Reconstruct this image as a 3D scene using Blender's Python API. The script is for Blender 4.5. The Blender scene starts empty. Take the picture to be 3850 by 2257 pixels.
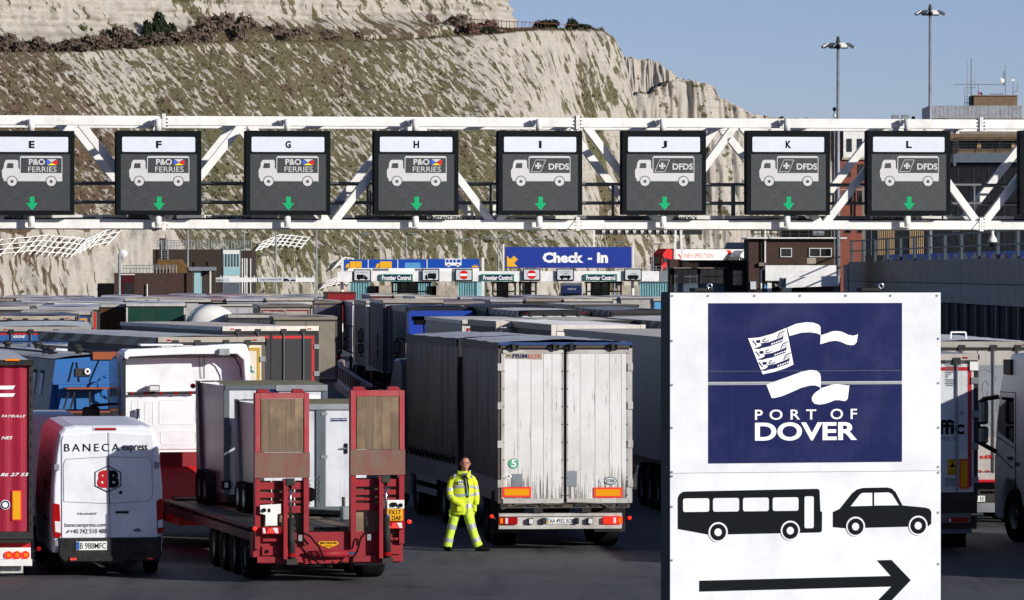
import bpy, math, random
import numpy as np
from mathutils import Vector, Matrix
random.seed(7)
SC = bpy.context.scene
COL = SC.collection
R = math.radians
# ------------------------------------------------------------------ camera, sky, sun, exposure
F, H, HY = 20000.0, 5.35, 1020.0          # focal length in photo pixels, eye height (m), horizon row
cam = bpy.data.cameras.new('camera'); camo = bpy.data.objects.new('camera', cam); COL.objects.link(camo)
camo.location = (0, 0, H); camo.rotation_euler = (R(90), 0, 0)
cam.sensor_width = 36; cam.lens = 36 * F / 3850; cam.shift_y = -(1128.5 - HY) / 3850
cam.clip_start = 1; cam.clip_end = 20000
SC.camera = camo
SUN_AZ, SUN_EL = 50.0, 18.0                # degrees right of straight behind the camera, elevation
wd = bpy.data.worlds.new('World'); SC.world = wd; wd.use_nodes = True
wn = wd.node_tree; bg = wn.nodes['Background']
sky = wn.nodes.new('ShaderNodeTexSky'); sky.sky_type = 'NISHITA'; sky.sun_disc = False
sky.sun_elevation = R(SUN_EL); sky.sun_rotation = R(180 - SUN_AZ)
sky.air_density = 0.6; sky.dust_density = 0.2; sky.ozone_density = 5.0; sky.altitude = 20
tint = wn.nodes.new('ShaderNodeMixRGB'); tint.blend_type = 'MULTIPLY'; tint.inputs[0].default_value = 1.0; tint.inputs[2].default_value = (1.32, 0.975, 0.935, 1)
wn.links.new(sky.outputs[0], tint.inputs[1]); wn.links.new(tint.outputs[0], bg.inputs[0]); bg.inputs[1].default_value = 0.1
sl = bpy.data.lights.new('sun', 'SUN'); slo = bpy.data.objects.new('sun', sl); COL.objects.link(slo)
sl.energy = 5.0; sl.angle = R(0.53); sl.color = (1.0, 0.955, 0.89)
sd = Vector((-math.sin(R(SUN_AZ)) * math.cos(R(SUN_EL)), math.cos(R(SUN_AZ)) * math.cos(R(SUN_EL)), -math.sin(R(SUN_EL))))
slo.rotation_euler = sd.to_track_quat('-Z', 'Y').to_euler(); slo.location = (60, -60, 60)
SC.view_settings.view_transform = 'Standard'; SC.view_settings.look = 'None'
SC.view_settings.exposure = -0.07; SC.view_settings.gamma = 1.0
SC.cycles.max_bounces = 6; SC.cycles.diffuse_bounces = 3; SC.cycles.glossy_bounces = 3; SC.cycles.transmission_bounces = 3
SC.cycles.use_denoising = True
# ------------------------------------------------------------------ helpers
def lin(v): return v / 12.92 if v <= 0.04045 else ((v + 0.055) / 1.055) ** 2.4
def c(h):
    h = h.lstrip('#'); return tuple(lin(int(h[i:i + 2], 16) / 255) for i in (0, 2, 4)) + (1.0,)
def W(px, py, Y): return Vector(((px - 1925) * Y / F, Y, H - (py - HY) * Y / F))
class MB:
    def __init__(s): s.v = []; s.f = []
    def add(s, vs, fs):
        n = len(s.v); s.v += [tuple(q) for q in vs]; s.f += [tuple(i + n for i in f) for f in fs]; return s
    def box(s, x0, x1, y0, y1, z0, z1):
        return s.add([(x0,y0,z0),(x1,y0,z0),(x1,y1,z0),(x0,y1,z0),(x0,y0,z1),(x1,y0,z1),(x1,y1,z1),(x0,y1,z1)],
                     [(0,3,2,1),(4,5,6,7),(0,1,5,4),(1,2,6,5),(2,3,7,6),(3,0,4,7)])
    def prism(s, pts, a, b, ax='y'):      # polygon in the xz plane swept along y (or in yz swept along x, or xy swept along z)
        m = {'y': lambda p, t: (p[0], t, p[1]), 'x': lambda p, t: (t, p[0], p[1]), 'z': lambda p, t: (p[0], p[1], t)}[ax]
        n = len(pts); vs = [m(p, a) for p in pts] + [m(p, b) for p in pts]
        return s.add(vs, [tuple(range(n)), tuple(range(2*n-1, n-1, -1))] + [(i, i+n, (i+1) % n + n, (i+1) % n) for i in range(n)])
    def poly(s, pts): return s.add(pts, [tuple(range(len(pts)))])
    def cyl(s, p, q, r, n=10, r2=None, cap=True):
        p, q = Vector(p), Vector(q); d = (q - p).normalized(); u = d.orthogonal().normalized(); w = d.cross(u); r2 = r if r2 is None else r2
        vs = []
        for ctr, rr in ((p, r), (q, r2)):
            vs += [ctr + (u * math.cos(2*math.pi*i/n) + w * math.sin(2*math.pi*i/n)) * rr for i in range(n)]
        fs = [(i, (i+1) % n, (i+1) % n + n, i+n) for i in range(n)]
        if cap: fs += [tuple(range(n-1, -1, -1)), tuple(range(n, 2*n))]
        return s.add(vs, fs)
    def beam(s, p, q, w, h=None, up=(0,0,1)):   # box section bar between two points
        h = w if h is None else h
        p, q = Vector(p), Vector(q); d = (q - p).normalized(); u = d.cross(Vector(up))
        if u.length < 1e-4: u = d.cross(Vector((0,1,0)))
        u.normalize(); k = u.cross(d).normalized(); vs = []
        for e in (p, q):
            vs += [e - u*w/2 - k*h/2, e + u*w/2 - k*h/2, e + u*w/2 + k*h/2, e - u*w/2 + k*h/2]
        return s.add(vs, [(0,1,5,4),(1,2,6,5),(2,3,7,6),(3,0,4,7),(0,3,2,1),(4,5,6,7)])
    def tube(s, pts, r, n=6):
        for a, b in zip(pts[:-1], pts[1:]): s.cyl(a, b, r, n)
        return s
    def lathe(s, prof, n=20, ctr=(0,0,0), ax='x'):   # profile of (radius, along-axis) pairs
        vs = []; m = len(prof)
        for i in range(n):
            a = 2*math.pi*i/n; ca, sa = math.cos(a), math.sin(a)
            for r, t in prof:
                q = {'x': (t, r*ca, r*sa), 'y': (r*ca, t, r*sa), 'z': (r*ca, r*sa, t)}[ax]
                vs.append((q[0]+ctr[0], q[1]+ctr[1], q[2]+ctr[2]))
        fs = [(i*m+j, ((i+1) % n)*m+j, ((i+1) % n)*m+j+1, i*m+j+1) for i in range(n) for j in range(m-1)]
        return s.add(vs, fs)
    def loft(s, rings, cap=True):
        n = len(rings[0]); vs = [p for r in rings for p in r]
        fs = [(k*n+i, k*n+(i+1) % n, (k+1)*n+(i+1) % n, (k+1)*n+i) for k in range(len(rings)-1) for i in range(n)]
        if cap: fs += [tuple(range(n-1, -1, -1)), tuple(range((len(rings)-1)*n, len(rings)*n))]
        return s.add(vs, fs)
    def grid(s, fn, nu, nv):
        vs = [fn(i/nu, j/nv) for j in range(nv+1) for i in range(nu+1)]; k = nu+1
        return s.add(vs, [(j*k+i, j*k+i+1, (j+1)*k+i+1, (j+1)*k+i) for j in range(nv) for i in range(nu)])
    def mesh(s, name='m'):
        me = bpy.data.meshes.new(name); me.from_pydata(s.v, [], s.f); me.update(); return me
    def build(s, name, m, parent=None, smooth=False, bevel=0, seg=2, loc=None):
        o = bpy.data.objects.new(name, s.mesh(name)); COL.objects.link(o)
        if m is not None: o.data.materials.append(mat(m) if isinstance(m, str) else m)
        if parent is not None: o.parent = parent
        if loc: o.location = loc
        if smooth:
            for p in o.data.polygons: p.use_smooth = True
        if bevel:
            b = o.modifiers.new('bevel', 'BEVEL'); b.width = bevel; b.segments = seg; b.limit_method = 'ANGLE'; b.angle_limit = R(40)
        return o
def put(name, mesh, m, parent, loc=(0,0,0), rot=(0,0,0), scale=(1,1,1)):
    o = bpy.data.objects.new(name, mesh); COL.objects.link(o); o.parent = parent
    o.location = loc; o.rotation_euler = rot; o.scale = scale
    if m and not mesh.materials: mesh.materials.append(mat(m) if isinstance(m, str) else m)
    return o
def tag(o, label, cat, group=None, kind=None):
    if label: o['label'] = label
    if cat: o['category'] = cat
    if group: o['group'] = group
    if kind: o['kind'] = kind
    return o
def struct(o): o['kind'] = 'structure'; return o
def thing(name, label, cat, loc=(0,0,0), rz=0, group=None):
    o = bpy.data.objects.new(name, None); COL.objects.link(o); o.empty_display_size = 0.2
    o.location = loc; o.rotation_euler = (0, 0, rz); return tag(o, label, cat, group)
def bx(name, m, parent, *b, bevel=0): return MB().box(*b).build(name, m, parent, bevel=bevel)
class Frame:                               # local frame of a thing whose front plane is seen at scale s px/m around column cx
    def __init__(f, cx, s, yaw=0.0): f.cx, f.s, f.yaw = cx, s, R(yaw); f.k = s * math.cos(R(yaw)); f.loc = ((cx - 1925) / s, F / s, 0)
    def x(f, px): return (px - f.cx) / f.k
    def z(f, py): return H - (py - HY) / f.s
    def p(f, px, py): return (f.x(px), f.z(py))
# text, as thin flat meshes
_tc = {}
def text_pts(body, bold=0.0, shear=0.0, space=1.0):
    key = (body, bold, shear, space)
    if key not in _tc:
        cu = bpy.data.curves.new('t', 'FONT'); cu.body = body; cu.offset = bold; cu.shear = shear; cu.space_character = space; cu.resolution_u = 2 if bold > .032 else 6 if len(body) <= 6 else 3
        ob = bpy.data.objects.new('t', cu); me = bpy.data.meshes.new_from_object(ob)
        v = np.array([q.co[:2] for q in me.vertices]); f = [tuple(p.vertices) for p in me.polygons]
        bpy.data.objects.remove(ob); bpy.data.curves.remove(cu); bpy.data.meshes.remove(me); _tc[key] = (v, f)
    return _tc[key]
def text(name, body, m, parent, x0, x1, z0, z1, y, bold=0.0, shear=0.0, space=1.0, side='y', fit=True):
    v, f = text_pts(body, bold, shear, space)
    lo, hi = v.min(0), v.max(0); sz = (z1 - z0) / (hi[1] - lo[1]); sx = (x1 - x0) / (hi[0] - lo[0]) if fit else sz
    b = MB(); u = (v[:, 0] - lo[0]) * sx + x0; w = (v[:, 1] - lo[1]) * sz + z0
    b.v = [(a, y, q) for a, q in zip(u, w)] if side == 'y' else [(y, -a, q) for a, q in zip(u, w)]
    b.f = f; return b.build(name, m, parent)
def flat(name, polys, m, parent, y, side='y'):
    b = MB()
    for p in polys: b.poly([(q[0], y, q[1]) if side == 'y' else (y, -q[0], q[1]) for q in p])
    return b.build(name, m, parent)
def disc(cx, cz, r, n=24, r2=None): r2 = r2 or r; return [(cx + r*math.cos(2*math.pi*i/n), cz + r2*math.sin(2*math.pi*i/n)) for i in range(n)]
def ringpoly(cx, cz, ro, ri, n=24):
    o, q = disc(cx, cz, ro, n), disc(cx, cz, ri, n); return [[o[i], o[(i+1) % n], q[(i+1) % n], q[i]] for i in range(n)]
def rect(x0, x1, z0, z1): return [(x0, z0), (x1, z0), (x1, z1), (x0, z1)]
def rrect(x0, x1, z0, z1, r, n=4):
    out = []
    for cx, cz, a0 in ((x1-r, z0+r, -90), (x1-r, z1-r, 0), (x0+r, z1-r, 90), (x0+r, z0+r, 180)):
        out += [(cx + r*math.cos(R(a0 + 90*i/n)), cz + r*math.sin(R(a0 + 90*i/n))) for i in range(n+1)]
    return out
# numpy value noise
def _h(ix, iy, seed):
    n = (ix.astype(np.int64) * 374761393 + iy.astype(np.int64) * 668265263 + seed * 1442695041) & 0xffffffff
    n = ((n ^ (n >> 13)) * 1274126177) & 0xffffffff
    return ((n ^ (n >> 16)) & 0xffff) / 65535.0
def vnoise(x, y, seed=0):
    ix, iy = np.floor(x), np.floor(y); fx, fy = x - ix, y - iy; fx = fx*fx*(3-2*fx); fy = fy*fy*(3-2*fy)
    a, b, d, e = _h(ix, iy, seed), _h(ix+1, iy, seed), _h(ix, iy+1, seed), _h(ix+1, iy+1, seed)
    return (a*(1-fx) + b*fx)*(1-fy) + (d*(1-fx) + e*fx)*fy
def fbm(x, y, o=4, seed=0):
    r = np.zeros_like(x); a = 0.5; t = 0
    for i in range(o): r += a*vnoise(x*2**i, y*2**i, seed + i*17); t += a; a *= 0.55
    return r / t
# ------------------------------------------------------------------ materials
MATS = {}
def mat(n): return MATS[n]
def new_mat(name):
    m = bpy.data.materials.new(name); m.use_nodes = True; MATS[name] = m; nt = m.node_tree
    return m, nt, nt.nodes['Principled BSDF']
def nd(nt, t, **kw):
    n = nt.nodes.new(t)
    for k, v in kw.items():
        if k.startswith('i_'): n.inputs[int(k[2:]) if k[2:].isdigit() else k[2:].replace('_', ' ')].default_value = v
        else: setattr(n, k, v)
    return n
def coords(nt, sx=1, sy=1, sz=1):
    tc = nd(nt, 'ShaderNodeTexCoord'); oi = nd(nt, 'ShaderNodeObjectInfo'); mp = nd(nt, 'ShaderNodeMapping')
    ml = nd(nt, 'ShaderNodeMath', operation='MULTIPLY', i_1=37.0); nt.links.new(oi.outputs['Random'], ml.inputs[0])
    nt.links.new(tc.outputs['Object'], mp.inputs[0]); nt.links.new(ml.outputs[0], mp.inputs[1]); mp.inputs[3].default_value = (sx, sy, sz)
    return mp.outputs[0]
def ramp(nt, src, p0, p1, c0=(0,0,0,1), c1=(1,1,1,1)):
    r = nd(nt, 'ShaderNodeValToRGB'); r.color_ramp.elements[0].position = p0; r.color_ramp.elements[1].position = p1
    r.color_ramp.elements[0].color = c0; r.color_ramp.elements[1].color = c1; nt.links.new(src, r.inputs[0]); return r.outputs[0]
def mix(nt, fac, a, b, mode='MIX'):
    x = nd(nt, 'ShaderNodeMixRGB', blend_type=mode)
    for i, s in ((0, fac), (1, a), (2, b)):
        if hasattr(s, 'is_linked') or hasattr(s, 'links'): nt.links.new(s, x.inputs[i])
        else: x.inputs[i].default_value = s
    return x.outputs[0]
def noise(nt, vec, scale, detail=4, rough=0.6):
    n = nd(nt, 'ShaderNodeTexNoise'); n.inputs['Scale'].default_value = scale; n.inputs['Detail'].default_value = detail; n.inputs['Roughness'].default_value = rough
    nt.links.new(vec, n.inputs['Vector']); return n.outputs['Fac']
def paint(name, col, rough=0.45, dirt=0.25, metal=0.0, streak=0.3, bump=0.0, dcol='#4a4238', bscale=6, spec=0.22, fold=None):
    col = c(col) if isinstance(col, str) else col
    m, nt, b = new_mat(name); dk = c(dcol)
    v1 = coords(nt, 1, 1, 1); n1 = noise(nt, v1, 1.7, 5)
    v2 = coords(nt, 9, 9, 0.5); n2 = noise(nt, v2, 1.0, 4)
    out = mix(nt, ramp(nt, n1, 0.45, 0.8), col, tuple(0.78*x + 0.22*y for x, y in zip(col, dk)))
    if dirt:
        f1 = nd(nt, 'ShaderNodeMath', operation='MULTIPLY', i_1=dirt); nt.links.new(ramp(nt, n1, 0.35, 0.85), f1.inputs[0])
        out = mix(nt, f1.outputs[0], out, dk)
    if streak:
        f2 = nd(nt, 'ShaderNodeMath', operation='MULTIPLY', i_1=streak); nt.links.new(ramp(nt, n2, 0.5, 0.78), f2.inputs[0])
        out = mix(nt, f2.outputs[0], out, dk)
    nt.links.new(out, b.inputs['Base Color']); b.inputs['Roughness'].default_value = rough; b.inputs['Metallic'].default_value = metal
    b.inputs['Specular IOR Level'].default_value = spec
    if bump or fold:
        src = noise(nt, coords(nt, *(fold or (1, 1, 1))), bscale, 4)
        bp = nd(nt, 'ShaderNodeBump'); bp.inputs['Strength'].default_value = bump or 0.4; bp.inputs['Distance'].default_value = 0.03
        nt.links.new(src, bp.inputs['Height']); nt.links.new(bp.outputs[0], b.inputs['Normal'])
    return m
def plain(name, col, rough=0.6, metal=0.0, emit=0.0, spec=0.12, alpha=1.0):
    col = c(col) if isinstance(col, str) else col
    m, nt, b = new_mat(name); v = coords(nt); n = noise(nt, v, 3.0, 3)
    o = mix(nt, ramp(nt, n, 0.3, 0.8), col, tuple(x*0.92 for x in col[:3]) + (1,))
    nt.links.new(o, b.inputs['Base Color']); b.inputs['Roughness'].default_value = rough; b.inputs['Metallic'].default_value = metal
    b.inputs['Specular IOR Level'].default_value = spec
    if emit:
        b.inputs['Emission Color'].default_value = col; b.inputs['Emission Strength'].default_value = emit
    return m
def brick(name, c1, c2, mortar, bw=0.215, bh=0.075):
    m, nt, b = new_mat(name); tc = nd(nt, 'ShaderNodeTexCoord'); sp = nd(nt, 'ShaderNodeSeparateXYZ'); nt.links.new(tc.outputs['Object'], sp.inputs[0])
    ad = nd(nt, 'ShaderNodeMath', operation='ADD'); nt.links.new(sp.outputs[0], ad.inputs[0]); nt.links.new(sp.outputs[1], ad.inputs[1])
    cb = nd(nt, 'ShaderNodeCombineXYZ'); nt.links.new(ad.outputs[0], cb.inputs[0]); nt.links.new(sp.outputs[2], cb.inputs[1])
    t = nd(nt, 'ShaderNodeTexBrick'); nt.links.new(cb.outputs[0], t.inputs['Vector']); t.inputs['Scale'].default_value = 1.0
    t.inputs['Brick Width'].default_value = bw; t.inputs['Row Height'].default_value = bh; t.inputs['Mortar Size'].default_value = 0.008
    t.inputs['Color1'].default_value = c(c1); t.inputs['Color2'].default_value = c(c2); t.inputs['Mortar'].default_value = c(mortar)
    n = noise(nt, tc.outputs['Object'], 0.8, 5)
    o = mix(nt, ramp(nt, n, 0.4, 0.75), t.outputs[0], c('#2a231f'), 'MIX'); 
    x = mix(nt, 0.35, t.outputs[0], o); nt.links.new(x, b.inputs['Base Color']); b.inputs['Roughness'].default_value = 0.9
    bp = nd(nt, 'ShaderNodeBump'); bp.inputs['Strength'].default_value = 0.5; bp.inputs['Distance'].default_value = 0.02
    nt.links.new(t.outputs['Fac'], bp.inputs['Height']); bp.invert = True; nt.links.new(bp.outputs[0], b.inputs['Normal']); return m
paint('white_paint', '#e9e8e2', 0.4, 0.08, streak=0.06)
paint('gantry_white', '#efeee9', 0.45, 0.08, streak=0.12)
paint('van_white', '#e2e5ea', 0.28, 0.06, streak=0.05)
paint('cab_white', '#eceff2', 0.3, 0.03, streak=0.02)
paint('dark_metal', '#2b2c2e', 0.55, 0.35)
paint('black_plastic', '#17181a', 0.6, 0.25, streak=0.2, dcol='#5a554c')
plain('black', '#0b0b0c', 0.7)
plain('sign_black', '#14181b', 0.75, spec=0.08)
plain('rubber', '#17171a', 0.9, spec=0.08)
plain('pure_white', '#f3f3f1', 0.5)
plain('chrome', '#c9ccd0', 0.15, 1.0)
paint('steel_grey', '#8b8f92', 0.45, 0.3, metal=0.6)
paint('galv', '#8e9499', 0.5, 0.35, metal=0.3)
paint('grey_paint', '#6d7274', 0.5, 0.25)
paint('grey_blue', '#5a6672', 0.5, 0.25)
plain('plate_white', '#e7e7e2', 0.5); plain('plate_yellow', '#e3a51c', 0.5)
plain('lamp_red', '#9d0f12', 0.25); plain('lamp_red_lit', '#ff2a1c', 0.3, emit=0.9); plain('lamp_amber', '#e07a10', 0.3, emit=0.25)
plain('lamp_clear', '#d8d8d8', 0.2); plain('refl_red', '#f0473b', 0.4); plain('refl_orange', '#e89a12', 0.4)
plain('glass_dark', '#0d1216', 0.06, spec=0.8); plain('mirror', '#aeb8c0', 0.04, 1.0)
plain('ink_blue', '#20265f', 0.35); plain('eu_blue', '#2b5fae', 0.4)
plain('flag_blue', '#3d5fe0', 0.5, emit=0.25); plain('flag_red', '#d8202a', 0.5, emit=0.25); plain('flag_yellow', '#e6c93c', 0.5, emit=0.2)
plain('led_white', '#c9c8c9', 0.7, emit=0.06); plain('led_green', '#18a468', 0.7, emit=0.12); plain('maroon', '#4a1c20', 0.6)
plain('letter_plate', '#d9dfe8', 0.5); plain('sign_blue', '#2b3f95', 0.5); plain('sign_blue_b', '#1f4fae', 0.5); plain('sign_yellow', '#f2b530', 0.5)
plain('light_blue', '#5f9fd0', 0.5); plain('sign_green', '#2f8f78', 0.5); plain('navy_board', '#2a2f4e', 0.5); plain('sign_grey', '#cdd3d6', 0.5)
plain('stop_red', '#cf2a25', 0.5); plain('ink_red', '#b8202c', 0.5); plain('ink_grey', '#6a6a66', 0.5); plain('teal_ink', '#2e7f86', 0.5)
brick('brick_brown', '#4f352b', '#3d2a24', '#4a3f38'); brick('brick_red', '#94462e', '#7d3826', '#a08c7c'); brick('brick_dark', '#43342d', '#33291f', '#3a322c')
# ------------------------------------------------------------------ ground
def ground_material():
    m, nt, b = new_mat('asphalt'); tc = nd(nt, 'ShaderNodeTexCoord'); o = tc.outputs['Object']
    n1 = noise(nt, o, 0.22, 5); n2 = noise(nt, o, 60, 3, 0.8)
    mp = nd(nt, 'ShaderNodeMapping'); nt.links.new(o, mp.inputs[0]); mp.inputs[3].default_value = (0.9, 0.07, 1); mp.inputs[2].default_value = (0, 0, R(8)); n3 = noise(nt, mp.outputs[0], 1.3, 5)
    col = mix(nt, ramp(nt, n1, 0.35, 0.7), c('#434446'), c('#555657'))
    col = mix(nt, ramp(nt, n3, 0.5, 0.72), col, c('#2c2d2f')); 
    f = nd(nt, 'ShaderNodeMath', operation='MULTIPLY', i_1=0.55); nt.links.new(ramp(nt, n2, 0.52, 0.75), f.inputs[0]); col = mix(nt, f.outputs[0], col, c('#77787a'))
    n4 = noise(nt, o, 0.9, 3, .5); f4 = nd(nt, 'ShaderNodeMath', operation='MULTIPLY', i_1=.6); nt.links.new(ramp(nt, n4, .62, .72), f4.inputs[0]); col = mix(nt, f4.outputs[0], col, c('#26272a'))
    mt = nd(nt, 'ShaderNodeMapping'); nt.links.new(o, mt.inputs[0]); mt.inputs[3].default_value = (2.2, .05, 1); mt.inputs[2].default_value = (0, 0, R(-14)); n5 = noise(nt, mt.outputs[0], 1.0, 3); f5 = nd(nt, 'ShaderNodeMath', operation='MULTIPLY', i_1=.45); nt.links.new(ramp(nt, n5, .6, .68), f5.inputs[0]); col = mix(nt, f5.outputs[0], col, c('#2b2c2f'))
    nt.links.new(col, b.inputs['Base Color']); nt.links.new(ramp(nt, n3, 0.4, 0.8, (0.8,)*3 + (1,), (0.55,)*3 + (1,)), b.inputs['Roughness'])
    bp = nd(nt, 'ShaderNodeBump'); bp.inputs['Strength'].default_value = 0.35; bp.inputs['Distance'].default_value = 0.012
    nt.links.new(n2, bp.inputs['Height']); nt.links.new(bp.outputs[0], b.inputs['Normal'])
ground_material()
struct(MB().grid(lambda u, v: (-2500 + 5000*u, -60 + 6000*v, 0), 4, 4).build('ground', 'asphalt'))
plain('seal', '#2b2c2e', 0.8)
for i, pts in enumerate([[(-9.8, 88.6), (-6.5, 89.3), (-1, 90.2), (3.4, 90.8)], [(-3.5, 96.6), (-1, 94.9), (3, 92.6), (6, 90.9)]]):
    b = MB()
    for (x0, y0), (x1, y1) in zip(pts[:-1], pts[1:]):
        d = Vector((x1-x0, y1-y0)).normalized() * 0.014; b.poly([(x0+d.y, y0-d.x, .004), (x1+d.y, y1-d.x, .004), (x1-d.y, y1+d.x, .004), (x0-d.y, y0+d.x, .004)])
    struct(b.build('ground_joint', 'seal'))
# ------------------------------------------------------------------ chalk cliffs
def cliff_material(name):
    m, nt, b = new_mat(name); at = nd(nt, 'ShaderNodeAttribute', attribute_name='veg'); af = nd(nt, 'ShaderNodeAttribute', attribute_name='fall'); a2 = nd(nt, 'ShaderNodeAttribute', attribute_name='tone')
    tc = nd(nt, 'ShaderNodeTexCoord'); o = tc.outputs['Object']
    nf = noise(nt, o, 1.6, 6, 0.7); nb = noise(nt, o, 0.35, 4); nx = noise(nt, o, 5.0, 4, 0.7)
    mp = nd(nt, 'ShaderNodeMapping'); nt.links.new(o, mp.inputs[0]); mp.inputs[3].default_value = (0.05, 0.05, 1.6); nl = noise(nt, mp.outputs[0], 1.6, 4)
    chalk = mix(nt, ramp(nt, nf, 0.3, 0.72), c('#bcb6ab'), c('#a8a094')); chalk = mix(nt, ramp(nt, nb, 0.45, 0.75), chalk, c('#b3b0a8'))
    chalk = mix(nt, ramp(nt, nl, 0.58, 0.7), chalk, c('#a79d8c'))
    ms = nd(nt, 'ShaderNodeMapping'); nt.links.new(o, ms.inputs[0]); ms.inputs[3].default_value = (0.9, 0.9, 0.16); nst = noise(nt, ms.outputs[0], 1.1, 5, 0.65)
    f9 = nd(nt, 'ShaderNodeMath', operation='MULTIPLY', i_1=.5); nt.links.new(ramp(nt, nst, 0.5, 0.68), f9.inputs[0]); chalk = mix(nt, f9.outputs[0], chalk, c('#a0968a'))
    ng = noise(nt, o, 2.6, 5, .7); grass = mix(nt, ramp(nt, ng, 0.38, 0.62), c('#4c4e36'), c('#787359')); grass = mix(nt, ramp(nt, nf, 0.45, 0.7), grass, c('#595540'))
    brown = mix(nt, ramp(nt, nx, 0.3, 0.7), c('#53433a'), c('#75624f'))
    grass = mix(nt, a2.outputs['Fac'], grass, brown)
    ad = nd(nt, 'ShaderNodeMath', operation='ADD'); sb = nd(nt, 'ShaderNodeMath', operation='MULTIPLY_ADD', i_1=2.6, i_2=-1.3)
    nfl = noise(nt, af.outputs['Vector'], 1.0, 7, .62); nt.links.new(nfl, sb.inputs[0]); nt.links.new(at.outputs['Fac'], ad.inputs[0]); nt.links.new(sb.outputs[0], ad.inputs[1])
    col = mix(nt, ramp(nt, ad.outputs[0], 0.47, 0.55), chalk, grass); nt.links.new(col, b.inputs['Base Color'])
    b.inputs['Roughness'].default_value = 0.95; b.inputs['Specular IOR Level'].default_value = 0.1
    bp = nd(nt, 'ShaderNodeBump'); bp.inputs['Strength'].default_value = 0.8; bp.inputs['Distance'].default_value = 0.35
    h = mix(nt, 0.5, nf, nx); nt.links.new(h, bp.inputs['Height']); nt.links.new(bp.outputs[0], b.inputs['Normal'])
cliff_material('chalk_cliff')
def sheet(name, P, veg, tone, m='chalk_cliff', fall=None):
    nv, nu = veg.shape; me = bpy.data.meshes.new(name); idx = np.arange(nv*nu).reshape(nv, nu)
    q = np.stack([idx[:-1, :-1], idx[:-1, 1:], idx[1:, 1:], idx[1:, :-1]], -1).reshape(-1, 4)
    me.from_pydata(P.reshape(-1, 3).tolist(), [], q.tolist()); me.update()
    for nm, a in (('veg', veg), ('tone', tone)):
        at = me.attributes.new(nm, 'FLOAT', 'POINT'); at.data.foreach_set('value', a.reshape(-1).astype(np.float32))
    fv = P*np.array([.6, .6, .6]) if fall is None else fall; at = me.attributes.new('fall', 'FLOAT_VECTOR', 'POINT'); at.data.foreach_set('vector', fv.reshape(-1).astype(np.float32))
    for p in me.polygons: p.use_smooth = True
    me.materials.append(mat(m)); o = bpy.data.objects.new(name, me); COL.objects.link(o); return struct(o)
def contour(p0, tt, ang):                 # integrate a plan curve; ang(t) in degrees from +x
    step = np.diff(tt, prepend=tt[0]); a = np.radians(ang(tt)); x = p0[0] + np.cumsum(np.cos(a)*step); y = p0[1] + np.cumsum(np.sin(a)*step)
    return x, y, np.sin(a), -np.cos(a)     # outward (towards the camera side) normal
def sm(x, a, b): t = np.clip((x - a)/(b - a), 0, 1); return t*t*(3 - 2*t)
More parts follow.
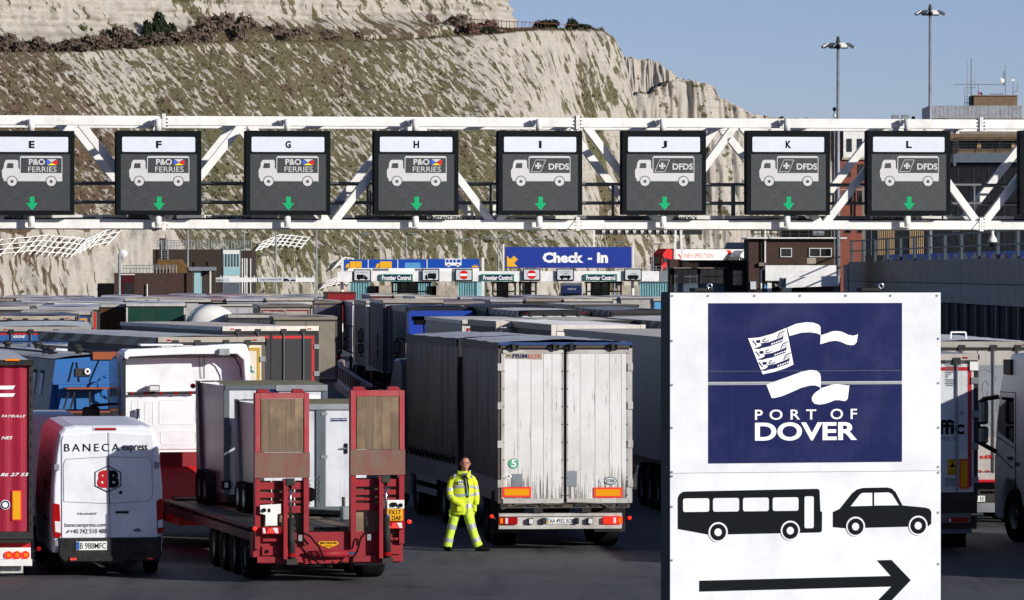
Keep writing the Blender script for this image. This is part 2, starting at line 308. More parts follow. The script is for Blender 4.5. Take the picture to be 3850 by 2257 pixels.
# lower cliff: grassy chalk slope with a sheer foot, wrapping away at its right end
E0 = W(0, 200, 862); TT = np.linspace(-50, 190, 720)
CX, CY, NX, NY = contour((E0.x - 50*0.819, E0.y - 50*0.574), TT, lambda t: 35 + 75*sm(t, 116, 130))
def edge_z(t): return E0.z + 0.052*t - 0.3*np.sin(t*0.11) + 0.5*sm(t, 96, 106)*(1 - sm(t, 132, 150))
def lower_cliff():
    V = np.concatenate([np.linspace(-0.42, 0, 26)[:-1], np.linspace(0, 1, 190)]); T, S = np.meshgrid(TT, V)
    ze = edge_z(T); steep = sm(T, 88, 116); run = 34*(1 - steep) + 12*steep
    foot = 9.0 + 3.2*(1 - sm(T, 4, 18)) + 7*(fbm(T*0.11, T*0 + 3, 4, 5) - 0.5) - 4*np.exp(-((T - 22)/4.0)**2); fz = foot/ze; fb = 1 - 0.97*fz
    s = np.clip(S, 0, 1); up = np.clip(s/fb, 0, 1); dn = np.clip((s - fb)/(1 - fb), 0, 1)
    r = run*(up + 0.06*dn); z = ze*(1 - s)*1.0; z = np.where(s < fb, ze + (foot - ze)*up, foot*(1 - dn))
    wd = r*1.4 + (ze - z)*0.2
    TS = T - .22*wd; streak = fbm(TS*1.3 + 3*fbm(T*.1, wd*.1, 2, 9), wd*0.26, 5, 1); big = fbm(T*0.05, wd*0.045, 3, 2); fine = fbm(T*2.2, wd*0.8, 3, 3)
    bias = 0.07*sm(T, 12, 26) - 0.26*sm(T, 66, 112) + 0.10*sm(wd, 6, 24)*(1 - sm(T, 84, 106)) + 0.30*(1 - sm(T + .3*wd, 8, 20))
    veg = 0.5 + (streak - 0.5)*0.7 + (big - 0.5)*0.55 + bias
    veg = np.where(s >= fb, veg - 0.26 + .5*(fbm(T*.35 - dn*2, dn*2.5, 4, 15) - .5) + .2*(1 - dn)*sm(T, 12, 30) - .3*(1 - sm(T, 10, 26)) + 0.75*np.exp(-((T - 21 - 6*dn)/3.2)**2), veg); veg += 0.45*np.exp(-((T - 113 - 3*fbm(T*.2, z*.2, 2, 8))/1.8)**2)*sm(wd, 3, 8)
    veg = np.where(S < 0, 0.72, veg)
    tone = np.clip(0.9*(1 - sm(T, 6, 22)) + 1.2*(big - 0.52) + (fbm(T*.3, wd*.15, 3, 12) - .5)*1.6 - 0.02, 0, 1); tone = np.where(S < 0, 0.75, tone)
    dsp = .6*(1 - sm(veg, 0.35, 0.6))*(0.5 + 1.1*np.abs(fbm(T*0.5, wd*0.22, 4, 4) - 0.5)*2) + 2.4*(fbm(T*0.09, wd*0.07, 3, 6) - 0.5) + sm(veg, .5, .8)*0.5*fine + 1.1*(fbm(T*1.4, wd*.35, 3, 14) - .5)
    dsp = dsp + np.where(s >= fb, 2.2*(fbm(T*0.28 + dn*1.2, dn*2.2, 4, 7) - 0.5) + .9*(fbm(T*1.1, dn*5, 3, 19) - .5), 0)
    dsp = np.where(S < 0, 0.2, dsp*sm(s, -0.0001, 0.03))
    back = np.where(S < 0, -S*60.0, 0)
    x = CX[None]+NX[None]*(r + dsp - back); y = CY[None] + NY[None]*(r + dsp - back); z = z + np.where(S < 0, 0.5*fine + 0.4*(big-.5), 0) + dsp*0.25
    return np.stack([x, y, z], -1), veg, tone, np.stack([TS*1.25, wd*.36, 0*wd], -1)
LC, LV, LT, LF = lower_cliff(); sheet('cliff', LC, LV, LT, fall=LF)
# upper cliff behind the terrace
TU = np.linspace(-30, 160, 520); UX, UY, UNX, UNY = contour((E0.x - 30*.819 - 17*.574, E0.y - 30*.574 + 17*.819), TU, lambda t: 35 + 75*sm(t, 107, 113))
def upper_cliff():
    V = np.linspace(0, 1, 110); T, S = np.meshgrid(TU, V); zb = edge_z(T) + 0.3; top = 26.0
    r = 7*S**1.5 + 0.0; z = zb + top*(1 - S) - 1.0*(S > .98); wd = S*26
    tal = sm(S, 0.80, 1.0)*(1 - sm(T, 86, 104)); r = r*0.6 + tal*5.5*(0.6 + fbm(T*.15, T*0, 3, 31)); streak = fbm(T*0.8 - wd*.25, wd*0.2, 4, 21); big = fbm(T*0.06, wd*0.08, 3, 22); fine = fbm(T*2, wd*1.2, 3, 23)
    veg = 0.27 + (streak - 0.5)*.7 + (big - 0.5)*.8 + 0.5*tal*fbm(T*.2, T*0+1, 3, 33)*1.3 + 0.3*np.exp(-((T - 34 - wd*0.55)/3.0)**2)
    tone = np.clip(0.5*tal + 1.2*(big - .4), 0, 1)
    dsp = 2.2*(fbm(T*0.12, wd*0.12, 3, 24) - .5) + 2.0*(fbm(T*0.7, wd*0.5, 4, 25) - .5) + 0.25*np.sin(z*3.3 + 2*big)
    x = UX[None] + UNX[None]*(r + dsp); y = UY[None] + UNY[None]*(r + dsp); return np.stack([x, y, z], -1), veg, tone, np.stack([T*1.0 - wd*.25, wd*.4, 0*wd], -1)
UC, UV_, UT, UF = upper_cliff(); sheet('upper_cliff', UC, UV_, UT, fall=UF)
# far headlands
def headland(name, prof, Y0, slope_deg, vegb, seed, thick=30, rise=0.0):
    px = np.array([p[0] for p in prof], float); py = np.array([p[1] for p in prof], float)
    u = np.linspace(px[0], px[-1], 240); tp = np.interp(u, px, py); Yc = Y0 + (u - px[0])*Y0/F*math.tan(R(slope_deg))
    X0 = (u - 1925)*Yc/F; Z0 = H - (tp - HY)*Yc/F + 1.5*(fbm(u*.05, u*0, 3, seed+5)-.5); V = np.concatenate([[-.5, -.25], np.linspace(0, 1, 110)]); U, S = np.meshgrid(np.arange(240), V)
    sc = np.clip(S, 0, 1); z = Z0[None]*(1 - sc); xm = X0[None]*0.3 + 0*S; zz = z*0.06
    dsp = 7*(fbm(xm*.8, zz*.6, 4, seed) - .5) + 3*(fbm(xm*3, zz*1.2, 3, seed+1) - .5) + sc*6
    back = np.where(S < 0, -S*thick*2, 0); dsp = np.where(S <= 0, 0, dsp)
    y = Yc[None] - dsp + back; x = X0[None] + dsp*0.35; z = z + np.where(S < 0, -S*(.5 + rise*(1 - sm(u, 2510, 2570))), 0)
    veg = 0.3 + vegb + (fbm(xm*2.2 + zz, zz*2, 4, seed+2) - .5)*.9; veg = np.where(S < 0, .8, veg)
    sheet(name, np.stack([x, y, z], -1), veg, np.where(S < 0, .3, 0.1 + 0*S))
headland('headland', [(2380, 352), (2440, 346), (2500, 318), (2545, 297), (2580, 299), (2620, 306), (2690, 329), (2700, 366), (2742, 378), (2783, 413), (2830, 428), (2922, 442), (3150, 450), (3400, 470)], 1250, 20, -0.05, 51, rise=2.0)
headland('far_headland', [(2350, 215), (2430, 226), (2480, 236), (2496, 262), (2530, 272), (2548, 290), (2620, 330), (2700, 380)], 1500, 10, -0.1, 71)
# scrub: tufts standing on the grassy parts of the slope
plain('scrub_olive', '#757050', 0.95, spec=0.05); plain('scrub_brown', '#6e5c4d', 0.95, spec=0.05); plain('leaf_dark', '#26301f', 0.8, spec=0.15); plain('leaf_olive', '#4a5024', 0.8, spec=0.1); plain('twig', '#665a50', 0.95, spec=0.05); plain('twig_red', '#68584f', 0.95, spec=0.05)
rng = np.random.default_rng(5)
def tufts(name, mask, n, m, lo, hi, label, src=LC):
    ii = np.argwhere(mask); ii = ii[rng.choice(len(ii), min(n, len(ii)))]; b = MB()
    P = src[ii[:, 0], ii[:, 1]] + rng.normal(0, .12, (len(ii), 3))
    for p in P:
        h = rng.uniform(lo, hi); k = rng.integers(4, 7)
        for j in range(k):
            a = rng.uniform(0, 6.28); w = h*rng.uniform(.18, .4); dx, dy = math.cos(a), math.sin(a); l = rng.uniform(.3, .9)*h
            b.add([(p[0] - dy*w, p[1] + dx*w, p[2] - .15), (p[0] + dy*w, p[1] - dx*w, p[2] - .15), (p[0] + dx*l*.7, p[1] + dy*l*.7, p[2] + h*rng.uniform(.5, 1))], [(0, 1, 2)])
    tag(b.build(name, m), label, 'grass', kind='stuff')
vm = (LV > 0.54); vm[:24] = False; vb = vm & (LT > 0.45)
tufts('slope_grass', vm & (LT < .55), 6000, 'scrub_olive', .2, .5, 'olive winter grass tufts on the chalk slope')
tufts('slope_scrub', vb, 3500, 'scrub_brown', .25, .6, 'brown winter scrub on the chalk slope')
tm = np.zeros_like(vm); tm[4:25] = True; tm[:, TT > 128] = False
tufts('terrace_grass', tm, 3500, 'scrub_olive', .2, .6, 'dry grass along the cliff terrace edge')
um = (UV_ > 0.55); um[:, TU > 112] = False
tufts('ledge_grass', um, 900, 'scrub_olive', .2, .45, 'grass on ledges of the upper chalk cliff', UC)
# shrubs on the terrace: bare brown bushes, evergreens
def bush_mesh(seed, n, leaf, flatten=0.75, cone=0):
    r = np.random.default_rng(seed); b = MB(); lobes = [(r.normal(0, .45, 3)*np.array([1, 1, .5]) + np.array([0, 0, .45]), r.uniform(.35, .65)) for _ in range(9)]
    if cone: lobes = [(np.array([r.normal(0, .22*(1 - k/9)), r.normal(0, .2*(1 - k/9)), .1 + k*.17]), .55*(1 - k/10)) for k in range(9)]
    for i in range(n):
        ctr, rad = lobes[r.integers(len(lobes))]; d = r.normal(0, 1, 3); d /= np.linalg.norm(d); p = ctr + d*rad*r.uniform(.55, 1.08)
        if p[2] < 0: p[2] = abs(p[2])*.4
        a = r.normal(0, 1, 3); a /= np.linalg.norm(a); w = np.cross(a, d) + r.normal(0, .3, 3); w /= np.linalg.norm(w) + 1e-6; l = leaf*r.uniform(.6, 1.5)
        b.add([p - w*l*.5, p + a*l*.6, p + w*l*.5, p - a*l*.6], [(0, 1, 2, 3)])
    return b
_bm = {}
def bush(name, label, cat, loc, r, h, m, seed, leaf=.12, cone=0, group=None, n=900):
    t = thing(name, label, cat, loc, (seed*1.7) % 6.28, group); k = (seed % 3, leaf, cone, n, m)
    if k not in _bm: _bm[k] = bush_mesh(seed, n, leaf, cone=cone).mesh('crown')
    put('crown', _bm[k], m, t, scale=(r, r, h)); b = MB()
    for j in range(4):
        a = j*1.6 + seed; b.cyl((0, 0, -.3), (r*.5*math.cos(a), r*.5*math.sin(a), h*.6), .09*r*.4 + .03, 5, .02)
    b.build('stem', 'twig', t); return t
def terr(px, off):                        # a point on the terrace behind the lower edge, seen near column px
    k = int(np.argmin(np.abs(1925 + F*CX/CY - px) + 1e4*(TT > 150))); return Vector((CX[k] - NX[k]*off, CY[k] - NY[k]*off, edge_z(TT[k:k+1])[0] + .1))
bs = [(20, 3, 2.2, 1.9), (90, 6, 2.4, 2.3), (160, 4, 2.2, 1.8), (230, 6, 2.6, 2.0), (300, 3, 2.2, 1.6), (370, 5, 2.4, 2.0), (440, 4, 2.4, 1.8), (500, 3, 2.0, 1.5), (545, 11, 2.2, 3.0), (600, 9, 2.4, 2.4), (640, 5, 2.4, 1.8), (700, 6, 2.3, 1.7), (760, 5, 2.2, 1.7), (815, 7, 2.4, 2.0), (860, 9, 2.6, 2.9), (915, 11, 2.8, 3.6), (975, 12, 3.0, 3.9), (1030, 12, 3.0, 3.7), (1085, 11, 2.8, 3.0), (1150, 10, 2.7, 2.5), (1215, 10, 2.6, 2.1), (1280, 10, 2.4, 1.9), (1330, 9, 2.4, 1.7), (1425, 8, 1.7, 1.5), (1545, 10, 2.2, 1.5), (1640, 10, 2.2, 1.4), (1720, 11, 2.4, 2.0), (1780, 12, 2.5, 3.0), (1860, 11, 2.4, 2.8), (1930, 9, 2.2, 1.8)]
bs += [(px + 28, off + 2.5, r*.95, h*.85) for px, off, r, h in bs if px < 1340]
for i, (px, off, r, h) in enumerate(bs):
    z_, g_ = (('low bare brown bush on the terrace before the smooth chalk face', 'low bushes before the upright evergreen') if px < 510 else ('bare brown bush close around the upright evergreen tree', 'bushes around the upright evergreen') if px < 800 else ('tall bare bush in the dense thicket past the upright evergreen', 'tall thicket bushes') if px < 1240 else ('small scattered bare bush on the grassy terrace past the thicket', 'scattered terrace bushes') if px < 1700 else ('bare reddish bush where the rusty fence begins', 'bushes by the rusty fence'))
    bush('bare_bush', z_, 'bush', terr(px, off), r, h, 'twig' if i % 3 else 'twig_red', i % 3, .22, group=g_, n=1500)
bush('evergreen_tree', 'dark green upright evergreen tree standing among brown bushes on the cliff terrace', 'tree', terr(682, 8), 1.9, 4.0, 'leaf_dark', 3, .2, n=2600)
bush('holly_bush', 'low dark green evergreen bush beside the upright tree on the terrace', 'bush', terr(545, 6), 1.9, 1.7, 'leaf_dark', 4, .2, n=1200)
bush('ivy_bush', 'yellow-green bush climbing the upper chalk face above the terrace', 'bush', terr(478, 13) + Vector((0, 0, 1.5)), 1.2, 3.0, 'leaf_olive', 5, .2, n=1200)
bush('gorse_bush', 'dark round evergreen bush in the middle of the rusty fence on the cliff top', 'bush', terr(2120, 3.5) + Vector((0, 0, .1)), 2.4, 1.5, 'leaf_dark', 6, .18, n=1500)
bush('gorse_bush', 'tall dark evergreen bush at the far end of the rusty cliff-top fence', 'bush', terr(2240, 4) + Vector((0, 0, .3)), 1.5, 1.9, 'leaf_dark', 7, .18, n=1500)
bush('gorse_bush', 'flat dark evergreen bush nearest the cliff tip beyond the rusty fence', 'bush', terr(2310, 4) + Vector((0, 0, .2)), 2.4, 1.2, 'leaf_dark', 8, .18, n=1300)
bush('gorse_bush', 'small dark bush under the near end of the rusty fence', 'bush', terr(1885, 3), 1.9, 1.1, 'leaf_dark', 9, .18, n=1000)
# rusty fence on the cliff top
paint('rust', '#6b3a34', 0.85, 0.3)
fo = thing('rusty_fence', 'rusty red post and rail fence along the cliff top against the sky', 'fence')
fp = [terr(px, 2.6) for px in np.linspace(1800, 2245, 31)]; base = fp[0].z
for i, p in enumerate(fp):
    zt = base + 2.9; MB().beam(p + Vector((0, 0, -1)), (p.x, p.y, zt), .09).build('post', 'rust', fo)
    if 4 < i < 26: MB().beam((p.x, p.y, zt - 1.1), (p.x + .9, p.y - 1.2, base + .2), .07).build('brace', 'rust', fo)
for dz in (2.9, 1.9, .8):
    e = 30 if dz > 2.5 else 7; MB().beam((fp[0].x, fp[0].y, base + dz), (fp[e].x, fp[e].y, base + dz), .1).build('rail', 'rust', fo)
# white rockfall barriers on the foot of the slope
def barrier(label, base_pts, lean, h, posts):
    t = thing('rockfall_barrier', label, 'barrier', group='white lattice rockfall barriers'); b = [Vector(p) for p in base_pts]; up = Vector(lean)
    def at(u):
        u = u*(len(b) - 1); i = min(int(u), len(b) - 2); return b[i].lerp(b[i+1], u - i)
    for k in range(posts):
        p = at(k/(posts - 1)); MB().beam(p - up*.12, p + up*1.03, .22, .16).build('post', 'white_paint', t)
    for q in (0.08, .36, .66, .97):
        m = MB()
        for k in range(len(b) - 1): m.beam(b[k] + up*q, b[k+1] + up*q, .12)
        m.build('rail', 'white_paint', t)
_pj = np.stack([1925 + F*LC[..., 0]/LC[..., 1], HY - F*(LC[..., 2] - H)/LC[..., 1]], -1); _pj[:26] = -9e3
def on_cliff(px, py):
    k = np.argmin(((_pj - np.array([px, py]))**2).sum(-1)); return Vector(LC.reshape(-1, 3)[k]) + Vector((.5, -.7, 0))
Yb = 835
barrier('long white lattice rockfall barrier nearest the brick buildings, bending upward at its end', [on_cliff(x, y) for x, y in ((-70, 965), (60, 952), (110, 945), (160, 952), (215, 955), (255, 962), (285, 948), (330, 932), (395, 913))], Vector(W(60, 886, Yb + 2)) - W(0, 950, Yb), 3, 18)
barrier('white lattice rockfall barrier on the slope behind the dark brick building', [on_cliff(x, y) for x, y in ((945, 950), (1010, 922), (1060, 926), (1120, 932))], Vector(W(35, 885, Yb + 2)) - W(0, 925, Yb), 3, 9)
barrier('short white lattice rockfall barrier beside the blue lane boards, upper one', [on_cliff(x, y) for x, y in ((1235, 1008), (1262, 1000), (1290, 1004))], Vector(W(30, 975, Yb - 40)) - W(0, 1008, Yb - 40), 3, 5)
barrier('short white lattice rockfall barrier low beside the end of the white canopy', [on_cliff(x, y) for x, y in ((1195, 1085), (1235, 1072), (1275, 1068), (1310, 1070))], Vector(W(30, 1045, Yb - 60)) - W(0, 1078, Yb - 60), 3, 7)
# ------------------------------------------------------------------ frontier control plaza (about 465 m away)
paint('canopy_white', '#f0efec', 0.5, 0.06, streak=0.08); paint('teal_clad', '#7fb0b4', 0.5, 0.15, fold=(6, 6, .1)); plain('teal_flat', '#9bc3c8', 0.5)
paint('concrete', '#b9ae9c', 0.9, 0.4, streak=0.3); paint('concrete_dark', '#8a8276', 0.9, 0.4)
fr = Frame(1900, 43.0); cy = F/43.0
cn = thing('plaza_canopy', 'long white canopy beam carrying the frontier control signs', 'canopy', fr.loc)
b = lambda x0, x1, y0, y1: (fr.x(x0), fr.x(x1), fr.z(y1), fr.z(y0))
def fbx(name, m, par, f, x0, x1, y0, y1, d0, d1, bevel=0): return MB().box(f.x(x0), f.x(x1), d0, d1, f.z(y1), f.z(y0)).build(name, m, par, bevel=bevel)
fbx('fascia', 'canopy_white', cn, fr, 1268, 1325, 1023, 1060, 0, 3)
fbx('fascia', 'canopy_white', cn, fr, 1326.5, 2480, 1020, 1058, .15, 3); fbx('fascia', 'galv', cn, fr, 2481, 2518, 1018, 1059, .1, 2.5)
fbx('upper_fascia', 'canopy_white', cn, fr, 1308, 1800, 1009, 1019.8, 1.5, 3)
for x in (1400, 1560, 1700): fbx('light_panel', 'grey_paint', cn, fr, x, x + 60, 1010.5, 1018.5, 1.46, 1.49)
for x in (1284, 2380): MB().cyl((fr.x(x), 1.5, 0), (fr.x(x), 1.5, fr.z(1058)), .14).build('column', 'white_paint', cn)
def picto(name, shape, m, par, f, cx, cz, w, y):                     # vehicle pictograms as flat print; cx,cz in photo px, w width px
    k = w/100.0; q = lambda pts: [(f.x(cx + a*k), f.z(cz - b_*k)) for a, b_ in pts]
    wheels = lambda a, r: [q([(a + r*math.cos(t*.524), r*math.sin(t*.524)) for t in range(12)])]
    if shape == 'lorry': polys = [q([(-50, 0), (-50, 20), (-42, 34), (-28, 34), (-28, 0)]), q([(-24, 4), (-24, 48), (50, 48), (50, 4)]), q([(-50, 0), (50, 0), (50, 6), (-50, 6)])] + wheels(-34, 10) + wheels(28, 10)
    elif shape == 'lorryr': polys = [q([(50, 0), (50, 14), (36, 20), (30, 32), (16, 32), (16, 0)]), q([(-50, 4), (-50, 40), (14, 40), (14, 4)]), q([(-50, 0), (50, 0), (50, 6), (-50, 6)])] + wheels(34, 10) + wheels(-30, 10)
    elif shape == 'bus': polys = [q([(-50, 0), (-50, 18), (50, 18), (50, 0)]), q([(-50, 36), (-50, 42), (50, 42), (50, 36)])] + [q([(a, 18), (a, 36), (a + 5, 36), (a + 5, 18)]) for a in (-50, -28, -6, 16, 45)] + wheels(-28, 9) + wheels(28, 9)
    else: polys = [q([(-50, 4), (-50, 22), (-28, 26), (50, 24), (50, 6), (44, 2), (-46, 2)]), q([(-28, 26), (-12, 44), (-9, 44), (-24, 26)]), q([(-12, 42), (-12, 46), (24, 46), (24, 42)]), q([(24, 46), (38, 24), (34, 24), (20, 46)]), q([(6, 26), (6, 44), (9, 44), (9, 26)])] + wheels(-28, 11) + wheels(28, 11)
    return flat(name, polys, m, par, y)
def lane_sign(cx, y0, y1, shape, label, w=66, cap=None):
    t = thing('lane_sign', label, 'sign', fr.loc, group='square lane signs along the white canopy')
    MB().box(fr.x(cx - w/2), fr.x(cx + w/2), -.12, .12, fr.z(y1), fr.z(y0)).build('frame', 'sign_black', t, bevel=.02)
    flat('face', [rrect(fr.x(cx - w/2 + 4), fr.x(cx + w/2 - 4), fr.z(y1 - 4), fr.z(y0 + 4), .06)], 'sign_grey', t, -.125); m = (y0 + y1)/2
    if shape == 'stop':
        flat('red_disc', [disc(fr.x(cx), fr.z(m), 17/fr.s)], 'stop_red', t, -.13); flat('bar', [rect(fr.x(cx - 15), fr.x(cx + 15), fr.z(m + 4.5), fr.z(m - 4.5))], 'pure_white', t, -.135)
    else: picto('pictogram', shape, 'sign_black', t, fr, cx, m + 14, 42, -.13)
    if cap: text('caption', cap, 'ink_grey', t, fr.x(cx - 22), fr.x(cx + 22), fr.z(y0 + 15), fr.z(y0 + 9), -.13)
    return t
lane_sign(1362, 1013, 1058, 'lorryr', 'lane sign with a black lorry facing away, first along the canopy', cap='ALL PASSPORTS')
lane_sign(1619, 1011, 1057, 'lorry', 'lane sign with a black lorry facing the first frontier board', cap='ALL PASSPORTS')
lane_sign(1744, 1011, 1057, 'stop', 'no-entry lane sign between the first two frontier control boards')
lane_sign(1999, 1010, 1056, 'stop', 'no-entry lane sign under the big blue check-in board')
lane_sign(2125, 1010, 1056, 'car', 'lane sign with a single black car under the check-in board', cap='ALL PASSPORTS')
t = lane_sign(2380, 1010, 1056, 'car', 'lane sign with a small car above a coach, last along the canopy'); t.children[2].scale = (1, 1, 1)
picto('coach_pictogram', 'bus', 'sign_black', t, fr, 2380, 1050, 36, -.131)
for cx, nm in ((1491, 'first'), (1872, 'middle'), (2259, 'last')):
    t = thing('frontier_sign', 'green-edged navy board reading Frontier Control, %s of the three' % nm, 'sign', fr.loc, group='frontier control boards')
    fbx('frame', 'sign_green', t, fr, cx - 61, cx + 61, 1031, 1058.5, -.1, .1); fbx('board', 'navy_board', t, fr, cx - 57, cx + 57, 1034, 1056, -.13, -.104)
    text('lettering', 'Frontier Control', 'pure_white', t, fr.x(cx - 55), fr.x(cx + 54), fr.z(1054), fr.z(1036), -.137, bold=.035)
fb = Frame(1900, 42.4)
t = thing('check_in_sign', 'large blue board with white Check - in lettering and a yellow arrow', 'sign', fb.loc)
fbx('board', 'sign_blue', t, fb, 1899, 2375, 929, 1008, 0, .3); [text('lettering', w_, 'pure_white', t, fb.x(a_), fb.x(e_), fb.z(989 if w_ != '-' else 977), fb.z(949 if w_ != '-' else 970), -.02, bold=.05) for w_, a_, e_ in (('Check', 2040, 2194), ('-', 2210, 2226), ('in', 2244, 2286))]
q = fb.p; flat('arrow', [[q(1906, 1004), q(1906, 962), q(1919, 975), q(1933, 962), q(1947, 976), q(1933, 990), q(1947, 1003)]], 'sign_yellow', t, -.02)
for x in (1893, 2381): MB().box(fb.x(x - 3), fb.x(x + 3), -.05, .2, 0, fb.z(918)).build('post', 'white_paint', t)
fc = Frame(1540, 41.2)
t = thing('lane_board', 'row of blue overhead boards with lorry and coach pictograms on white posts', 'sign', fc.loc)
for i, (x0, x1) in enumerate(((1290, 1383), (1387, 1494), (1498, 1604), (1608, 1802))):
    fbx('board', 'sign_blue_b', t, fc, x0, x1, 977 - i, 1018, 0, .25)
for x in (1385, 1496, 1606): fbx('divider', 'pure_white', t, fc, x - 1.8, x + 1.8, 976, 1014, .02, .2)
for cx in (1330, 1443): picto('pictogram', 'lorry', 'sign_yellow', t, fc, cx, 1012, 60, -.02)
flat('blue_panel', [[fc.p(1520, 1012), fc.p(1582, 1012), fc.p(1580, 988), fc.p(1524, 988)]], 'light_blue', t, -.02); picto('pictogram', 'bus', 'pure_white', t, fc, 1704, 999, 62, -.02); picto('pictogram', 'car', 'sign_yellow', t, fc, 1786, 1006, 24, -.02)
for x in (1287, 1816): MB().box(fc.x(x - 5), fc.x(x + 5), -.1, .3, 0, fc.z(968)).build('post', 'white_paint', t)
# booths and teal sheds below the canopy
fd = Frame(1900, 40.0)
def shed(label, x0, x1, y0, m, d=6):
    t = thing('plaza_shed', label, 'shed', fd.loc); fbx('wall', m, t, fd, x0, x1, y0, 1165, .5, d)
    n = int((x1 - x0)/9)
    for i in range(n + 1): fbx('rib', m, t, fd, x0 + i*(x1 - x0)/n - .8, x0 + i*(x1 - x0)/n + .8, y0 + 2, 1165, .42, .5)
    fbx('roof', 'grey_paint', t, fd, x0 - 4, x1 + 4, y0 - 3, y0, .3, d + .3); return t
t = shed('teal ribbed shed under the first lane signs with dark doorways', 1316, 1385, 1060, 'teal_clad'); t = shed('teal ribbed shed behind the first frontier booth', 1480, 1620, 1062, 'teal_clad', 9)
fbx('doorway', 'black', t, fd, 1606, 1640, 1076, 1165, .36, .41)
t = shed('pale teal shed wall between two frontier booths', 1722, 1822, 1060, 'teal_clad'); fbx('end_panel', 'teal_flat', t, fd, 1792, 1820, 1061, 1164, .36, .41)
t = shed('teal ribbed shed beside the dark garage building', 2406, 2530, 1062, 'teal_clad')
for x0, x1, nm in ((1424, 1482, 'left of the first frontier booth'), (1640, 1722, 'beside the pale teal shed wall'), (2322, 2404, 'next to the teal shed by the garage')):
    tag(MB().box(fd.x(x0), fd.x(x1), 0, 1.2, 0, fd.z(1074)).build('concrete_block', 'concrete', loc=fd.loc, bevel=.03), 'large pale concrete wall block ' + nm, 'block')
tag(MB().box(fd.x(1386), fd.x(1424), .2, 3, 0, fd.z(1076)).build('kiosk', 'black', loc=fd.loc, bevel=.04), 'small black kiosk between teal shed and concrete block', 'kiosk')
def booth(cx, nm, w=88):
    t = thing('control_booth', 'dark framed glazed passport booth %s' % nm, 'booth', fr.loc, group='passport booths under the canopy'); s = fr
    fbx('roof', 'black', t, s, cx - w/2 - 6, cx + w/2 + 6, 1060, 1066, .3, 3); fbx('base', 'black', t, s, cx - w/2, cx + w/2, 1112, 1250, .4, 2.8)
    for k in (-.5, -.3, -.08, .16, .5): fbx('mullion', 'black', t, s, cx + k*w - 3.4, cx + k*w + 3.4, 1066, 1112, .4, .7)
    fbx('glass', 'glass_dark', t, s, cx - w/2 + 16, cx + w*.14, 1066, 1112, 1.4, 1.44); fbx('sill', 'black', t, s, cx - w/2 + 4, cx + w/2 - 4, 1094, 1099, .36, .6)
    return t
booth(1545, 'under the first frontier board', 140); booth(1895, 'under the middle frontier board', 84); booth(1985, 'under the check-in no-entry sign', 60); booth(2270, 'under the last frontier board', 130)
# small traffic below the canopy
paint('truck_navy', '#1c2a5a', 0.35, 0.1); paint('car_blue', '#2d6fc0', 0.3, 0.1)
t = thing('arriving_lorry', 'dark navy lorry facing the camera under the check-in board', 'lorry', W(2150, 1100, 640) * 1.0); t.location.z = 0
MB().prism([(-1.2, .5), (-1.25, 2.2), (-1.15, 3.6), (1.15, 3.6), (1.25, 2.2), (1.2, .5)], 0, 2.2).build('cab', 'truck_navy', t, bevel=.06)
bx('windscreen', 'glass_dark', t, -1.05, 1.05, -.03, .02, 1.7, 2.7); bx('grille', 'black', t, -.9, .9, -.03, .02, .8, 1.5); MB().box(-1.25, 1.25, 2.5, 14, 1, 3.9).build('body', 'grey_blue', t)
for sx in (-1, 1): bx('headlight', 'lamp_clear', t, sx*.8 - .2, sx*.8 + .2, -.05, .02, .6, .85); bx('mirror', 'black', t, sx*1.45 - .1, sx*1.45 + .1, 0, .15, 1.9, 2.7); MB().cyl((sx*1.2, .7, .5), (sx*.85, .7, .5), .5, 14).build('wheel', 'rubber', t)
text('lettering', 'IVECO', 'sign_grey', t, -.5, .5, 3.1, 3.3, -.02)
# ------------------------------------------------------------------ lane sign arm on the left
fe = Frame(980, 42.0); t = thing('sign_arm', 'white overhead beam with Pass holders and Cargo Terminal boards', 'sign', fe.loc)
fbx('beam', 'canopy_white', t, fe, 724, 1181, 1044, 1061, 0, .6); fbx('board', 'sign_grey', t, fe, 726, 865, 1044.5, 1060.5, -.08, -.01); fbx('board', 'sign_grey', t, fe, 970, 1113, 1043.5, 1060.5, -.08, -.01)
picto('pictogram', 'car', 'sign_black', t, fe, 757, 1058, 20, -.09); text('lettering', 'Pass holders', 'sign_black', t, fe.x(782), fe.x(840), fe.z(1058), fe.z(1048), -.09, bold=.01)
text('lettering', 'Cargo Terminal & UTP', 'sign_black', t, fe.x(977), fe.x(1058), fe.z(1057), fe.z(1048), -.09, bold=.01); picto('pictogram', 'lorryr', 'sign_black', t, fe, 1077, 1057, 22, -.09); picto('pictogram', 'car', 'sign_black', t, fe, 1102, 1057, 18, -.09)
fbx('pillar', 'concrete', t, fe, 1137, 1165, 1061, 1245, .1, .5)
for x in np.linspace(735, 1175, 15): MB().cyl((fe.x(x), .3, fe.z(1044)), (fe.x(x), .3, fe.z(1037)), .05, 5).build('lamp', 'white_paint', t)
